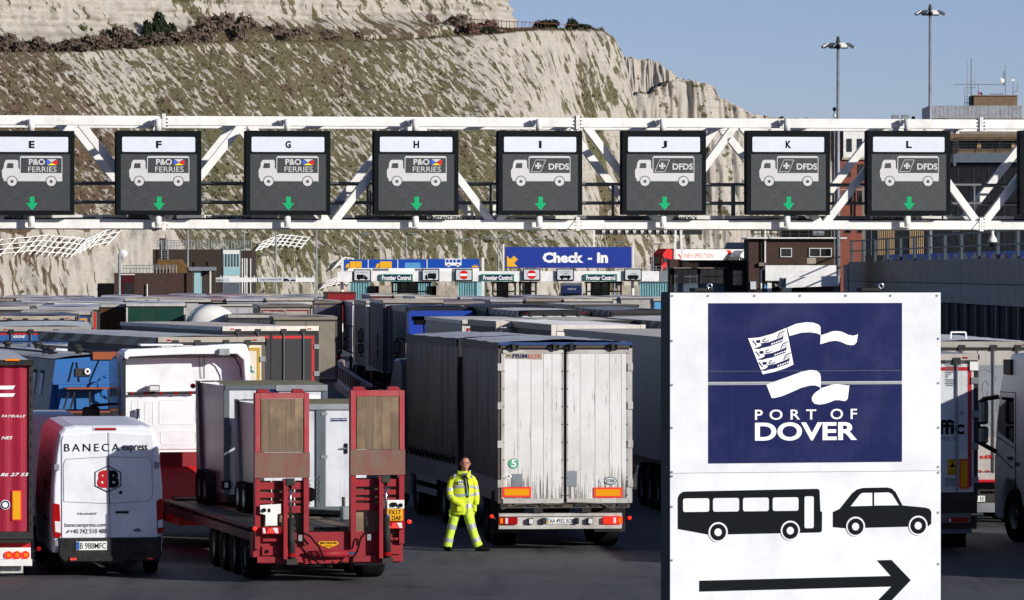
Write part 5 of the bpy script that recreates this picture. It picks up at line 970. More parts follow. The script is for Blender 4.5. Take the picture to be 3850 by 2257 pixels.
flat('emblem_ribbon', [g([(642, 153), (740, 112), (850, 95), (930, 98), (990, 118), (1016, 145), (1018, 240), (980, 218), (900, 206), (800, 210), (668, 247)])], 'pure_white', t, -.016)
flat('emblem_ribbon', [g([(1018, 240), (1080, 222), (1140, 198), (1200, 192), (1260, 202), (1330, 236), (1385, 245), (1420, 238), (1440, 225), (1425, 318), (1400, 345), (1360, 352), (1310, 342), (1250, 315), (1190, 300), (1120, 308), (1013, 340)])], 'pure_white', t, -.016)
flat('emblem_ribbon', [g([(408, 785), (500, 752), (650, 700), (800, 645), (900, 625), (970, 632), (1010, 662), (1020, 710), (1018, 828), (1000, 812), (960, 797), (900, 797), (800, 822), (690, 870), (580, 915), (500, 933), (468, 935)])], 'pure_white', t, -.016)
flat('emblem_ribbon', [g([(1018, 828), (1090, 808), (1150, 788), (1210, 782), (1270, 792), (1320, 800), (1342, 797), (1325, 940), (1310, 965), (1280, 973), (1230, 962), (1180, 962), (1120, 985), (1060, 1003), (1000, 1010), (950, 1000), (922, 970), (918, 935), (935, 900), (965, 870), (1005, 846)])], 'pure_white', t, -.016)
for k in range(3):
    dx, dy = 37*k, 121*k; w = lambda pts: g([(a + dx*(1 - .02*k) + 0, b + dy) for a, b in pts])
    flat('emblem_lion', [w([(298, 292), (335, 288), (342, 310), (335, 322), (300, 322), (292, 308)]), w([(246, 297), (258, 293), (300, 345), (292, 352)]), w([(335, 328), (440, 312), (440, 362), (360, 378), (330, 390), (280, 386), (276, 378), (320, 368), (348, 352), (358, 335)]), w([(372, 282), (395, 268), (402, 280), (380, 290), (370, 300), (374, 306), (438, 291), (438, 300), (372, 316), (360, 304)])], 'port_navy', t, -.02)
    sh = flat('emblem_ship', [w([(440, 312), (600, 252), (585, 312), (440, 362)]), w([(526, 274), (544, 228), (556, 206), (617, 182), (600, 250)])], 'port_navy', t, -.02)
    flat('ship_ports', [w([(a, b), (a + 18, b - 6), (a + 16, b + 10), (a - 2, b + 16)]) for a, b in ((461, 328), (487, 319), (514, 310), (540, 300), (566, 290))] + [w([(a, b), (a + 12, b - 5), (a + 8, b + 11), (a - 4, b + 15)]) for a, b in ((540, 255), (556, 249), (573, 242), (589, 235), (548, 236), (564, 229), (581, 222), (597, 214), (558, 216), (574, 210), (590, 203), (605, 196))], 'pure_white', sh, -.023)
for body, a0, a1, b0, b1, bd, sp in (('PORT', 280, 968, 1062, 1176, .012, 1.75), ('OF', 1130, 1428, 1058, 1174, .012, 1.75), ('DOVER', 280, 1430, 1204, 1408, .03, 1.0)):
    (x0_, z1_), (x1_, z0_) = g([(a0, b0), (a1, b1)]); text('lettering', body, 'pure_white', t, x0_, x1_, z0_, z1_, -.016, bold=bd, space=sp)
e = lambda pts: [q(2450 + a*.8173, 1050 + b*.8172) for a, b in pts]
cs = flat('coach_picture', [e([(116, 1000), (125, 982), (140, 972), (160, 971), (765, 965), (773, 972), (777, 1068), (785, 1072), (784, 1160), (775, 1166), (260, 1170), (116, 1142)])], 'sign_black', t, -.006)
for a0, a1 in ((139, 260), (277, 398), (416, 536), (554, 674)):
    P0, P1 = e([(a0, 1003), (a1, 1065)]); flat('coach_window', [rrect(P0[0], P1[0], P1[1], P0[1], .025)], 'sign_white', cs, -.010)
P0, P1 = e([(702, 999), (745, 1146)]); flat('coach_window', [rrect(P0[0], P1[0], P1[1], P0[1], .02)], 'sign_white', cs, -.010)
cr = flat('car_picture', [e([(836, 1072), (868, 1058), (925, 988), (948, 970), (975, 963), (1090, 962), (1112, 968), (1130, 985), (1162, 1046), (1270, 1057), (1290, 1064), (1298, 1078), (1297, 1132), (1285, 1143), (975, 1147), (890, 1148), (836, 1142)])], 'sign_black', t, -.006)
flat('car_window', [e([(918, 1047), (962, 992), (975, 986), (1019, 986), (1019, 1046)])], 'sign_white', cr, -.010); flat('car_window', [e([(1028, 1045), (1028, 986), (1095, 985), (1112, 993), (1144, 1045)])], 'sign_white', cr, -.010)
for wx, wy, pr in ((301, 1159, cs), (636, 1156, cs), (941, 1141, cr), (1235, 1140, cr)):
    ctr = e([(wx, wy)])[0]; k = .8173/fs.s
    flat('wheel_gap', [disc(ctr[0], ctr[1], 46*k)], 'sign_white', pr, -.010); flat('wheel', ringpoly(ctr[0], ctr[1], 38*k, 18*k), 'sign_black', pr, -.013)
flat('arrow', [e([(215, 1380), (1108, 1371), (1042, 1298), (1110, 1297), (1201, 1392), (1105, 1490), (1040, 1490), (1110, 1420), (215, 1430)])], 'sign_black', t, -.006)
for px_, py_ in [(x, 1112) for x in (2522, 2657, 2833, 3006, 3180, 3352, 3531)] + [(2514 + 6, y) for y in (1280, 1445, 1605, 1770, 1786, 1900, 2100)] + [(3536, y) for y in (1275, 1443, 1612, 1760, 1782, 1933, 2128)]:
    a, z = q(px_ + 2, py_); MB().cyl((a, -.010, z), (a, .0, z), .014, 10).build('screw', 'steel_grey', t)
for a0, a1, ex in ((2615, 2690, 2683), (3252, 3330, 3338)):
    bx('lifting_bar', 'black_plastic', t, X(a0), X(a1), .1, .3, Z(1097), Z(1083), bevel=.012); MB().lathe([(.028 + .012*math.cos(i*.785), .012*math.sin(i*.785)) for i in range(9)], 16, (X(ex), .2, Z(1083) + .02), 'y').build('eye_bolt', 'chrome', t, smooth=True)
# ------------------------------------------------------------------ white-doored lorry (drawbar outfit) in the middle
s = 196.3; f = Frame(2125, s, 6.0); X, Z = f.x, f.z
t = thing('drawbar_trailer', 'dark curtain trailer with worn white boarded doors and orange reflector plates', 'trailer', f.loc, R(6))
def worn_white():
    m, nt, b = new_mat('worn_white'); v = coords(nt, 1, 1, 1); vs = coords(nt, 26, 26, 1.1); n1 = noise(nt, vs, 1.0, 5, .7); n2 = noise(nt, v, 1.3, 4)
    tc = nd(nt, 'ShaderNodeTexCoord'); sp = nd(nt, 'ShaderNodeSeparateXYZ'); nt.links.new(tc.outputs['Object'], sp.inputs[0])
    lo = ramp(nt, sp.outputs[2], 0.0, 1.0); mr = nd(nt, 'ShaderNodeMapRange'); nt.links.new(sp.outputs[2], mr.inputs[0]); mr.inputs[1].default_value = .95; mr.inputs[2].default_value = 1.7; mr.inputs[3].default_value = .2; mr.inputs[4].default_value = 0.0
    ad = nd(nt, 'ShaderNodeMath', operation='ADD'); nt.links.new(n1, ad.inputs[0]); nt.links.new(mr.outputs[0], ad.inputs[1])
    col = mix(nt, ramp(nt, n2, .4, .75), c('#dfdedb'), c('#c9c6c0')); fa = nd(nt, 'ShaderNodeMath', operation='MULTIPLY', i_1=.9); nt.links.new(ramp(nt, ad.outputs[0], .6, .70), fa.inputs[0])
    col = mix(nt, fa.outputs[0], col, c('#5b5853')); nt.links.new(col, b.inputs['Base Color']); b.inputs['Roughness'].default_value = .6
worn_white()
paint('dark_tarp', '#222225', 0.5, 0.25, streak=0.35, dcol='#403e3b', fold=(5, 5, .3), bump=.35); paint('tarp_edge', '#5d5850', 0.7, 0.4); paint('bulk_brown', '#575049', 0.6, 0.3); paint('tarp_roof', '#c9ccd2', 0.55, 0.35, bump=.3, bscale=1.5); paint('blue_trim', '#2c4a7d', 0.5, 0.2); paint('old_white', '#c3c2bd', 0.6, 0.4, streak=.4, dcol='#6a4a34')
zt = Z(1290); zb = Z(1892)
def tarp_box(par, L, zlo, ztop, w=1.25, roofm='tarp_roof', zm=None):
    for sx in (-1, 1):
        MB().grid(lambda u, v: (sx*(w + .025*math.sin(u*L*2.3 + v*2)*math.sin(v*3.1) + .012*math.sin(u*L*8.1)), u*L, zlo + v*(ztop - .02 - zlo)), 60, 10).build('curtain', 'dark_tarp', par, smooth=True)
        MB().grid(lambda u, v: (sx*(w + .03 + .01*math.sin(u*L*11)), u*L, ztop - v*.16), 40, 2).build('roof_hem', 'tarp_edge', par, smooth=True)
        bx('drop_side', 'grey_paint', par, min(sx*(w - .02), sx*w), max(sx*(w - .02), sx*w), 0, L, zlo - .42, zlo)
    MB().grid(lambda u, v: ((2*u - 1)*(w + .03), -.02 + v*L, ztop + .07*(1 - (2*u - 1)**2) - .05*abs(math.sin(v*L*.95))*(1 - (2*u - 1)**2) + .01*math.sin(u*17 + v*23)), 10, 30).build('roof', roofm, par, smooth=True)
    bx('front_wall', 'dark_tarp', par, -w, w, L - .05, L, zlo, ztop)
tarp_box(t, 7.6, zb + .42, zt)
bx('roof_trim', 'blue_trim', t, -1.29, 1.29, -.05, .06, zt - .04, zt + .015); bx('header', 'bulk_brown', t, -1.24, 1.24, -.03, .1, Z(1308), zt - .045)
xs = [1890, 1946, 1995, 2042, 2074, 2118]; xs2 = [2130, 2180, 2236, 2290, 2335, 2362]
for dn_, xx in (('left', xs), ('right', xs2)):
    d = bx('door', 'bulk_brown', t, X(xx[0]), X(xx[-1]), -.02, .03, zb, Z(1312))
    for a, e in zip(xx[:-1], xx[1:]):
        o = MB().box(X(a) + .003, X(e) - .003, -.045, -.022, zb + .02, Z(1316)).build('plank', 'worn_white', d, bevel=.004); 
    for z0, z1 in ((zb, zb + .09), (Z(1330), Z(1316))): bx('edge_strip', 'old_white', d, X(xx[0]), X(xx[-1]), -.055, -.046, z0, z1)
    for xe in (xx[0], xx[-1]): bx('edge_strip', 'old_white', d, X(xe) - .03, X(xe) + .03, -.053, -.046, zb + .09, Z(1330))
    for q in range(9):
        for xe in (xx[0] + 4, xx[-1] - 4): MB().cyl((X(xe), -.065, zb + .15 + q*.34), (X(xe), -.05, zb + .15 + q*.34), .011, 6).build('rivet', 'black', d)
bx('door_gap', 'black', t, X(2119), X(2129), -.058, -.01, zb, Z(1312))
for xx in (1930, 2083, 2146, 2302):
    k = bx('latch', 'black', t, X(xx) - .09, X(xx) + .09, -.1, -.03, Z(1316), Z(1296)); bx('latch_arm', 'dark_metal', k, X(xx) - .03, X(xx) + .03, -.13, -.1, Z(1318), Z(1290)); MB().cyl((X(xx) - .13, -.09, Z(1310)), (X(xx) + .13, -.09, Z(1310)), .014, 6).build('latch_rod', 'dark_metal', k)
for xe in (1880, 2369):
    for yy in (1380, 1525, 1670, 1818): bx('hinge', 'old_white', t, X(xe) - .05, X(xe) + .05, -.075, -.02, Z(yy) - .07, Z(yy) + .07)
bx('corner_post', 'bulk_brown', t, X(1872), X(1886), -.03, .05, zb, Z(1310)); bx('corner_post', 'old_white', t, X(2364), X(2377), -.03, .05, zb, Z(1310))
lb = flat('maker_label', [[f.p(1901, 1347), f.p(2037, 1351), f.p(2036, 1328), f.p(1901, 1326)]], 'concrete', t, -.058); text('lettering', 'PRIM', 'ink_blue', lb, X(1925), X(1981), Z(1347), Z(1331), -.061, bold=.03); text('lettering', 'BOX', 'ink_red', lb, X(1984), X(2034), Z(1348), Z(1332), -.061); text('lettering', 'PPEU', 'sign_black', lb, X(1904), X(1920), Z(1342), Z(1334), -.061)
plain('sticker_green', '#5cae8a', .5); st = flat('round_sticker', [disc(X(1930), Z(1742), .1)], 'sticker_green', t, -.06); text('lettering', '5', 'pure_white', st, X(1921), X(1940), Z(1755), Z(1728), -.063, bold=.02)
st = flat('oval_sticker', [disc(X(1907), Z(1790), .085, r2=.055)], 'pure_white', t, -.06); text('lettering', 'UA', 'sign_black', st, X(1897), X(1918), Z(1797), Z(1783), -.063)
st = flat('oval_sticker', [disc(X(2294), Z(1808), .125, r2=.075)], 'bulk_brown', t, -.06); flat('oval_rim', [disc(X(2294), Z(1808), .105, r2=.06)], 'sign_grey', st, -.062); text('lettering', 'RT2000', 'sign_black', st, X(2279), X(2309), Z(1814), Z(1803), -.064, bold=.02); flat('oval_sticker', [disc(X(2261), Z(1808), .05, r2=.04)], 'sign_grey', t, -.06)
for x0_, x1_ in ((1924, 1963), (2128, 2168)): bx('lock_plate', 'galv', t, X(x0_), X(x1_), -.062, -.054, Z(1829), Z(1781 if x0_ < 2000 else 1771))
for x0_, x1_, y0, y1 in ((1887, 1996, 1830, 1869), (2230, 2339, 1833, 1872)):
    r_ = bx('reflector', 'refl_red', t, X(x0_), X(x1_), -.064, -.055, Z(y1), Z(y0)); bx('reflector_centre', 'refl_orange', r_, X(x0_ + 8), X(x1_ - 8), -.068, -.0645, Z(y1 - 7), Z(y0 + 7))
bx('rear_sill', 'bulk_brown', t, -1.24, 1.24, -.04, .15, Z(1910), zb - .012)
for i, (a, w_) in enumerate(((1880, 30), (1930, 40), (1985, 30), (2030, 40), (2090, 26), (2160, 44), (2220, 30), (2262, 40), (2320, 40))): bx('sill_bracket', 'dark_metal', t, X(a), X(a + w_), -.075, -.042, Z(1903), Z(1893))
MB().tube([(X(a), -.09, Z(b)) for a, b in ((1885, 1912), (1950, 1895), (2040, 1892), (2060, 1898), (2140, 1889), (2260, 1894), (2310, 1918))], .012, 5).build('cable', 'tarp_edge', t)
for a in (2005, 2186): bx('buffer', 'dark_metal', t, X(a), X(a + 34), -.1, .1, Z(1927), Z(1909))
bx('chassis', 'dark_metal', t, -.5, .5, .2, 7.8, .8, 1.15); bx('cross_member', 'black', t, -1.1, 1.1, .2, .4, .95, 1.1)
bm = bx('bumper', 'old_white', t, X(1876), X(2338), -.02, .12, Z(1988), Z(1930)); bx('bumper_lip', 'old_white', bm, X(1874), X(2337), -.06, -.022, Z(1988), Z(1974)); bx('bumper_lip', 'old_white', bm, X(1876), X(2338), -.06, -.022, Z(1941), Z(1930))
for x0_, x1_, fl_ in ((1874, 1944, 0), (2268, 2338, 1)):
    lm = MB().box(X(x0_), X(x1_), -.12, -.021, Z(1970), Z(1944)).build('tail_lamp', 'lamp_red_lit' if fl_ else 'lamp_red', t, bevel=.008); q0, q1 = (x0_ + 4, x0_ + 14) if not fl_ else (x1_ - 14, x1_ - 4); bx('indicator', 'lamp_amber', lm, X(q0), X(q1), -.125, -.119, Z(1966), Z(1947)); q0, q1 = (x0_ + 24, x0_ + 33) if not fl_ else (x1_ - 34, x1_ - 25); bx('reverse_lamp', 'lamp_clear', lm, X(q0), X(q1), -.125, -.119, Z(1967), Z(1946))
for a in (1984, 2207): k = MB().box(X(a), X(a + 20), -.13, -.03, Z(1970), Z(1947)).build('work_lamp', 'black_plastic', t, bevel=.01); bx('lens', 'lamp_clear', k, X(a + 3), X(a + 18), -.135, -.128, Z(1968), Z(1950))
for a in (2036, 2160): MB().box(X(a), X(a + 14), -.12, -.03, Z(1970), Z(1947)).build('plate_lamp', 'black_plastic', t, bevel=.01)
pl = bx('number_plate', 'plate_white', t, X(2054), X(2153), -.05, -.022, Z(1969), Z(1947)); text('lettering', 'AA 4952 XO', 'sign_black', pl, X(2065), X(2149), Z(1966), Z(1950), -.053, bold=.01); flat('flag_strip', [rect(X(2055), X(2063), Z(1957), Z(1948))], 'light_blue', pl, -.053); flat('flag_strip', [rect(X(2055), X(2063), Z(1967), Z(1957.5))], 'plate_yellow', pl, -.053)
for sx, a, b_, y_ in ((-1, 1868, 1848, 1940), (1, 2340, 2366, 1948)): k = MB().beam((X(a), 0, Z(1955)), (X(b_), -.05, Z(y_)), .03).build('lamp_stalk', 'black_plastic', t); MB().lathe([(.0, -.04), (.035, -.03), (.035, .03), (0, .04)], 10, (X(b_), -.05, Z(y_)), 'y').build('marker_lamp', 'lamp_red_lit', k)
for sx in (-1, 1):
    for yy in (1.9, 3.2): wheel(t, sx*1.0, yy, .5, .45, sx)
    bx('mudguard', 'black_plastic', t, sx*1.0 - .3, sx*1.0 + .3, 1.1, 1.14, .3, 1.1)
# front vehicle of the outfit
yo = 8.6; a = R(6); lx, ly = f.loc[0] - yo*math.sin(a), f.loc[1] + yo*math.cos(a)
t = thing('curtain_lorry', 'dark tarpaulin lorry pulling the white-doored trailer', 'lorry', (lx, ly, 0), R(9)); tarp_box(t, 7.8, zb + .42, zt - .02); bx('rear_wall', 'dark_tarp', t, -1.25, 1.25, -.03, .02, zb, zt - .03); bx('chassis', 'dark_metal', t, -.5, .5, 0, 10, .75, 1.12)
for z in (.55, .8): bx('side_guard', 'galv', t, -1.26, -1.22, 3.2, 6.2, z, z + .14); bx('side_guard', 'galv', t, 1.22, 1.26, 3.2, 6.2, z, z + .14)
for sx in (-1, 1):
    for yy in (1.2, 2.5): wheel(t, sx*1.0, yy, .5, .45, sx)
MB().tube([(-1.27, .3 + i*.25, zb + .42 + (.0 if i % 2 else .16)) for i in range(30)], .014, 5).build('lacing', 'black', t)
cy_ = 9.0; cab('slate grey cab of the dark tarpaulin lorry with tall mirror', (lx - cy_*math.sin(R(9)), ly + cy_*math.cos(R(9)), 0), 9, '#4b545c', h=3.4)
# ------------------------------------------------------------------ white van
s = 214.6; f = Frame(404, s, 8.6); X, Z = f.x, f.z; t = thing('delivery_van', 'white delivery van with BANECA express lettering and hexagon logo on its rear doors', 'van', f.loc, R(8.6))
def vsec(y, k=1.0, dz=0.0, zb=.42):     # van cross-section at depth y
    top = Z(1598) + dz; w = .985*k; pts = [(-w*.98, zb), (-w, 1.0), (-w*.985, 1.6), (-w*.93, 2.15), (-w*.87, top - .12), (-w*.78, top - .03), (-w*.6, top)]
    pts += [(-a, z) for a, z in reversed(pts)]; return [(a, y, z) for a, z in pts]
MB().loft([vsec(-.02, .955, -.05, .5), vsec(.05, .99, -.01), vsec(.4), vsec(3.8, 1, .05), vsec(4.4, 1, -.02), vsec(4.9, .98, -.55), vsec(5.6, .92, -1.35), vsec(5.9, .85, -1.6)]).build('body', 'van_white', t, smooth=False, bevel=.025, seg=3)
ym = -.045
for a0, a1, b0, b1 in ((233, 402, 234, 414), (404, 573, 416, 590)):
    d = MB().prism([f.p(q_[0], q_[1]) for q_ in ((b0, 2022), (b1, 2022), (a1, 1627), (a0 + 6, 1637), (a0, 1655))] if a0 < 300 else [f.p(q_[0], q_[1]) for q_ in ((b0, 2022), (b1, 2022), (a1 + 2, 1655), (a1 - 4, 1637), (a0, 1627))], ym, .0).build('rear_door', 'van_white', t, bevel=.012)
    xs_ = (239, 400, 409) if a0 < 300 else (406, 560, 405)
    w_ = [(242, 1885), (403, 1893), (402, 1717), (250, 1726), (240, 1745)] if a0 < 300 else [(411, 1893), (560, 1884), (572, 1860), (568, 1735), (556, 1722), (405, 1717)]
    P = [f.p(*q_) for q_ in w_]; m_ = MB(); 
    for i in range(len(P)):
        p_, q_ = P[i], P[(i+1) % len(P)]; m_.beam((p_[0], ym - .004, p_[1]), (q_[0], ym - .004, q_[1]), .012, .008)
    m_.build('window_pressing', 'galv', d)
bx('door_gap', 'dark_metal', t, X(409) - .003, X(409) + .003, ym - .003, 0, Z(2080), Z(1627))
bx('roof_brake_lamp', 'lamp_red', t, X(357), X(435), -.05, .05, Z(1617), Z(1609)); MB().box(X(350), X(442), -.035, .06, Z(1620), Z(1606)).build('lamp_surround', 'van_white', t, bevel=.01)
bm = MB().prism([f.p(*q_) for q_ in ((232, 2022), (587, 2022), (603, 2018), (603, 2098), (590, 2110), (238, 2110), (222, 2085), (222, 2020))], -.1, .3).build('bumper', 'black_plastic', t, bevel=.03); bx('bumper_step', 'black_plastic', bm, X(262), X(570), -.13, -.1, Z(2108), Z(2088)); bx('lower_panel', 'black_plastic', t, X(234), X(588), -.06, -.02, Z(2086), Z(2024))
for x0_, x1_ in ((263, 288), (550, 570)): bx('reflector', 'refl_red', bm, X(x0_), X(x1_), -.14, -.131, Z(2104), Z(2096))
for sg, P in ((-1, [(200, 1890), (226, 1895), (231, 2010), (227, 2022), (204, 2020), (198, 1980)]), (1, [(587, 1885), (608, 1874), (612, 1985), (606, 2010), (590, 2008)])):
    lm = MB().prism([f.p(*q_) for q_ in P], -.06, .12).build('tail_lamp', 'lamp_red', t, bevel=.015); r_ = [(208, 1958), (229, 1960), (230, 2002), (210, 1998)] if sg < 0 else [(590, 1958), (608, 1954), (609, 1984), (591, 1986)]; MB().prism([f.p(*q_) for q_ in r_], -.066, -.058).build('reverse_lens', 'lamp_clear', lm)
for a, b_ in ((205, 1745), (577, 1738), (208, 2030), (590, 2015)): MB().box(X(a), X(a + 20), -.07, .02, Z(b_ + 22), Z(b_)).build('hinge', 'galv', t, bevel=.006)
bx('door_handle', 'black', t, X(434), X(482), -.075, -.045, Z(1930), Z(1922))
yl = ym - .012
text('lettering', 'BANECA', 'sign_black', t, X(243), X(449), Z(1697), Z(1668), yl, space=1.35); text('lettering', 'express', 'sign_black', t, X(458), X(552), Z(1702), Z(1674), yl, bold=.012)
hx = [(404, 1750), (455, 1776), (455, 1828), (404, 1852), (356, 1828), (356, 1774)]; hi = [(404 + (a - 404)*.93, 1801 + (b_ - 1801)*.92) for a, b_ in hx]
lg = flat('hexagon_logo', [[f.p(*hx[i]), f.p(*hx[(i+1) % 6]), f.p(*hi[(i+1) % 6]), f.p(*hi[i])] for i in range(6)], 'sign_black', t, yl); text('lettering', 'B', 'sign_black', lg, X(409), X(447), Z(1834), Z(1768), yl, bold=.05)
v, fc_ = text_pts('B', .05); lo, hi_ = v.min(0), v.max(0); m_ = MB(); m_.v = [(X(403) - (q_[0] - lo[0])/(hi_[0] - lo[0])*(X(403) - X(365)), yl, Z(1834) + (q_[1] - lo[1])/(hi_[1] - lo[1])*(Z(1768) - Z(1834))) for q_ in v]; m_.f = fc_; m_.build('lettering', 'ink_red', lg)
flat('dot', [disc(X(452), Z(1852), .03)], 'sign_black', t, yl)
text('lettering', 'TRANSIT', 'steel_grey', t, X(290), X(366), Z(1935), Z(1927), yl, bold=.02); text('lettering', 'banecaexpress.com', 'sign_black', t, X(245), X(398), Z(1984), Z(1965), yl); text('lettering', '+40 742 510 488', 'sign_black', t, X(265), X(400), Z(2005), Z(1988), yl); flat('phone_mark', [[f.p(248, 2003), f.p(256, 2003), f.p(262, 1993), f.p(259, 1990), f.p(254, 1998)]], 'sign_black', t, yl)
ov = flat('maker_badge', [disc(X(514), Z(1994), .065, r2=.028)], 'ink_blue', t, yl); text('lettering', 'Ford', 'sign_grey', ov, X(504), X(524), Z(1998), Z(1990), yl - .004, shear=.3)
pl = bx('number_plate', 'plate_white', t, X(286), X(400), -.125, -.101, Z(2067), Z(2034)); text('lettering', 'B 988MFC', 'sign_black', pl, X(300), X(397), Z(2062), Z(2040), -.129, bold=.005); flat('flag_strip', [rect(X(287), X(298), Z(2066), Z(2035))], 'eu_blue', pl, -.129); bx('licence_lamp', 'dark_metal', t, X(300), X(390), -.13, -.101, Z(2032), Z(2027))
ys = -.999
lg = flat('side_logo', [[(-(.62 + dy), z) for dy, z in ((0, 2.02), (.22, 1.88), (.22, 1.42), (0, 1.28), (-.22, 1.42), (-.22, 1.88))]], 'sign_black', t, ys, side='x'); flat('side_logo_field', [[(-(.62 + dy), z) for dy, z in ((0, 1.96), (.18, 1.84), (.18, 1.46), (0, 1.34), (-.18, 1.46), (-.18, 1.84))]], 'van_white', lg, ys - .004, side='x'); text('lettering', 'B', 'ink_red', lg, -.76, -.64, 1.46, 1.84, ys - .008, side='x', bold=.05); text('lettering', 'B', 'sign_black', lg, -.6, -.48, 1.46, 1.84, ys - .008, side='x', bold=.05)
text('lettering', 'express', 'sign_black', t, -1.9, -.95, 1.42, 1.66, ys, side='x', bold=.02); text('lettering', 'banecaexpress.com', 'sign_black', t, -1.9, -.4, .92, 1.04, ys, side='x', bold=.01)
for z in (.62, 2.02): bx('side_seam', 'galv', t, -.995, -.99, .3, 4.2, z, z + .012)
for sx in (-1, 1): wheel(t, sx*.85, 1.2, .36, .24, sx); wheel(t, sx*.85, 4.9, .36, .24, sx); bx('mud_flap', 'rubber', t, sx*.85 - .12, sx*.85 + .12, .7, .72, .2, .5)
# second van roof glimpsed behind it
f = Frame(150, 186, 8); t = thing('white_van', 'plain white van behind the lettered van, only its roof showing', 'van', f.loc, R(8)); m_ = MB()
m_.loft([[(a, y, z - dz) for a, z in ((-.97, .45), (-.98, 1.6), (-.9, 2.3), (-.7, 2.45), (.7, 2.45), (.9, 2.3), (.98, 1.6), (.97, .45))] for y, dz in ((0, .06), (.1, 0), (3.6, 0), (4.3, .12), (5.2, 1.2))]).build('body', 'van_white', t, bevel=.03)
bx('roof_seam', 'black', t, -.2, -.18, -.01, 3, 2.2, 2.462); bx('rear_door', 'van_white', t, -.85, .85, -.03, 0, .6, 2.25)
for sx in (-1, 1): wheel(t, sx*.82, 1.0, .35, .24, sx); wheel(t, sx*.82, 4.2, .35, .24, sx); bx('tail_lamp', 'lamp_red', t, sx*.9 - .06, sx*.9 + .06, -.03, .05, 1.1, 1.7)
# ------------------------------------------------------------------ red curtain trailer at the left edge
s = 215.0; f = Frame(-150, s, 7.0); X, Z = f.x, f.z; t = thing('red_trailer', 'crimson tarpaulin trailer with white FAYEULLE lettering at the left edge', 'trailer', f.loc, R(7)); paint('crimson_tarp', '#9e2139', 0.45, 0.1, streak=.12, dcol='#5a1626', fold=(6, 6, .1), bump=.3); zt = Z(1352); zb = Z(2000)
MB().grid(lambda u, v: (-1.25 + 2.5*u, .0 + .012*math.sin(u*60), zb + v*(zt - .1 - zb)), 50, 4).build('rear_tarp', 'crimson_tarp', t, smooth=True)
for sx in (-1, 1): MB().grid(lambda u, v: (sx*(1.25 + .02*math.sin(u*40)), u*13.6, zb + v*(zt - .05 - zb)), 50, 3).build('curtain', 'crimson_tarp', t, smooth=True)
MB().grid(lambda u, v: (-1.27 + 2.54*u, -.03 + 13.6*v, zt - .05 + .05*(1 - (2*u - 1)**2)), 8, 10).build('roof', 'tarp_roof', t, smooth=True); bx('roof_bar', 'black_plastic', t, -1.25, X(125), -.12, .05, zt - .1, zt - .01); bx('corner_post', 'dark_metal', t, 1.2, 1.27, -.03, .05, zb, zt - .11)
bx('marker_lamp', 'lamp_amber', t, X(16), X(70), -.16, -.12, Z(1357), Z(1350))
for z0, z1, body, x0_, x1_ in ((1570, 1561, 'FAYEULLE', 3, 94), (1653, 1641, 'NES', 3, 45), (1792, 1779, '86 27 55', 0, 106)): text('lettering', body, 'pure_white', t, X(x0_), X(x1_), Z(z0), Z(z1), -.02, bold=.02, shear=.35)
for a, b_ in ((1465, 1451), (1493, 1480)): flat('stripe', [[f.p(-90, a), f.p(46, a), f.p(55, b_), f.p(-90, b_)]], 'pure_white', t, -.02)
for i in range(12): bx('strap_clip', 'dark_metal', t, 1.235, 1.275, -.045, -.031, zb + .1 + i*.23, zb + .18 + i*.23)
bx('reflector_edge', 'refl_red', t, X(42), X(78), -.022, -.018, Z(1958), Z(1845)); bx('reflector', 'plate_yellow', t, X(46), X(74), -.027, -.023, Z(1954), Z(1849)); lg = flat('round_badge', [disc(X(18), Z(1899), .085)], 'pure_white', t, -.024); flat('badge_ring', ringpoly(X(18), Z(1899), .075, .05), 'ink_blue', lg, -.028)
bx('rear_sill', 'dark_metal', t, -1.26, 1.27, -.05, .2, Z(2028), zb - .005); bx('tail_lift', 'black_plastic', t, -1.1, X(112), -.15, .1, Z(2042), Z(2030)); bx('red_frame', 'ink_red', t, X(-250), X(112), .05, .3, Z(2072), Z(2044)); bm = bx('bumper', 'white_paint', t, -1.2, X(112), -.1, .1, Z(2102), Z(2060)); bx('bumper_lip', 'white_paint', bm, -1.2, X(117), -.14, -.1, Z(2128), Z(2103))
for a in (30, 61, 93): k = MB().cyl((X(a), -.14, Z(2087)), (X(a), -.1, Z(2087)), .07, 16).build('tail_lamp', 'lamp_red_lit', t); MB().cyl((X(a), -.145, Z(2087)), (X(a), -.138, Z(2087)), .035, 12).build('lamp_centre', 'lamp_amber', k)
MB().beam((X(112), 0, Z(2080)), (X(140), -.05, Z(2066)), .03).build('lamp_stalk', 'black_plastic', t); MB().lathe([(0, -.04), (.04, -.03), (.04, .03), (0, .04)], 10, (X(142), -.05, Z(2065)), 'y').build('side_lamp', 'lamp_red', t); bx('mud_flap', 'old_white', t, X(0), X(85), .1, .13, Z(2158), Z(2130)); bx('chassis', 'dark_metal', t, -.5, .5, .3, 13, .7, 1.0)
for sx in (-1, 1):
    for yy in (2.0, 3.3, 4.6): wheel(t, sx*1.02, yy, .5, .4, sx)
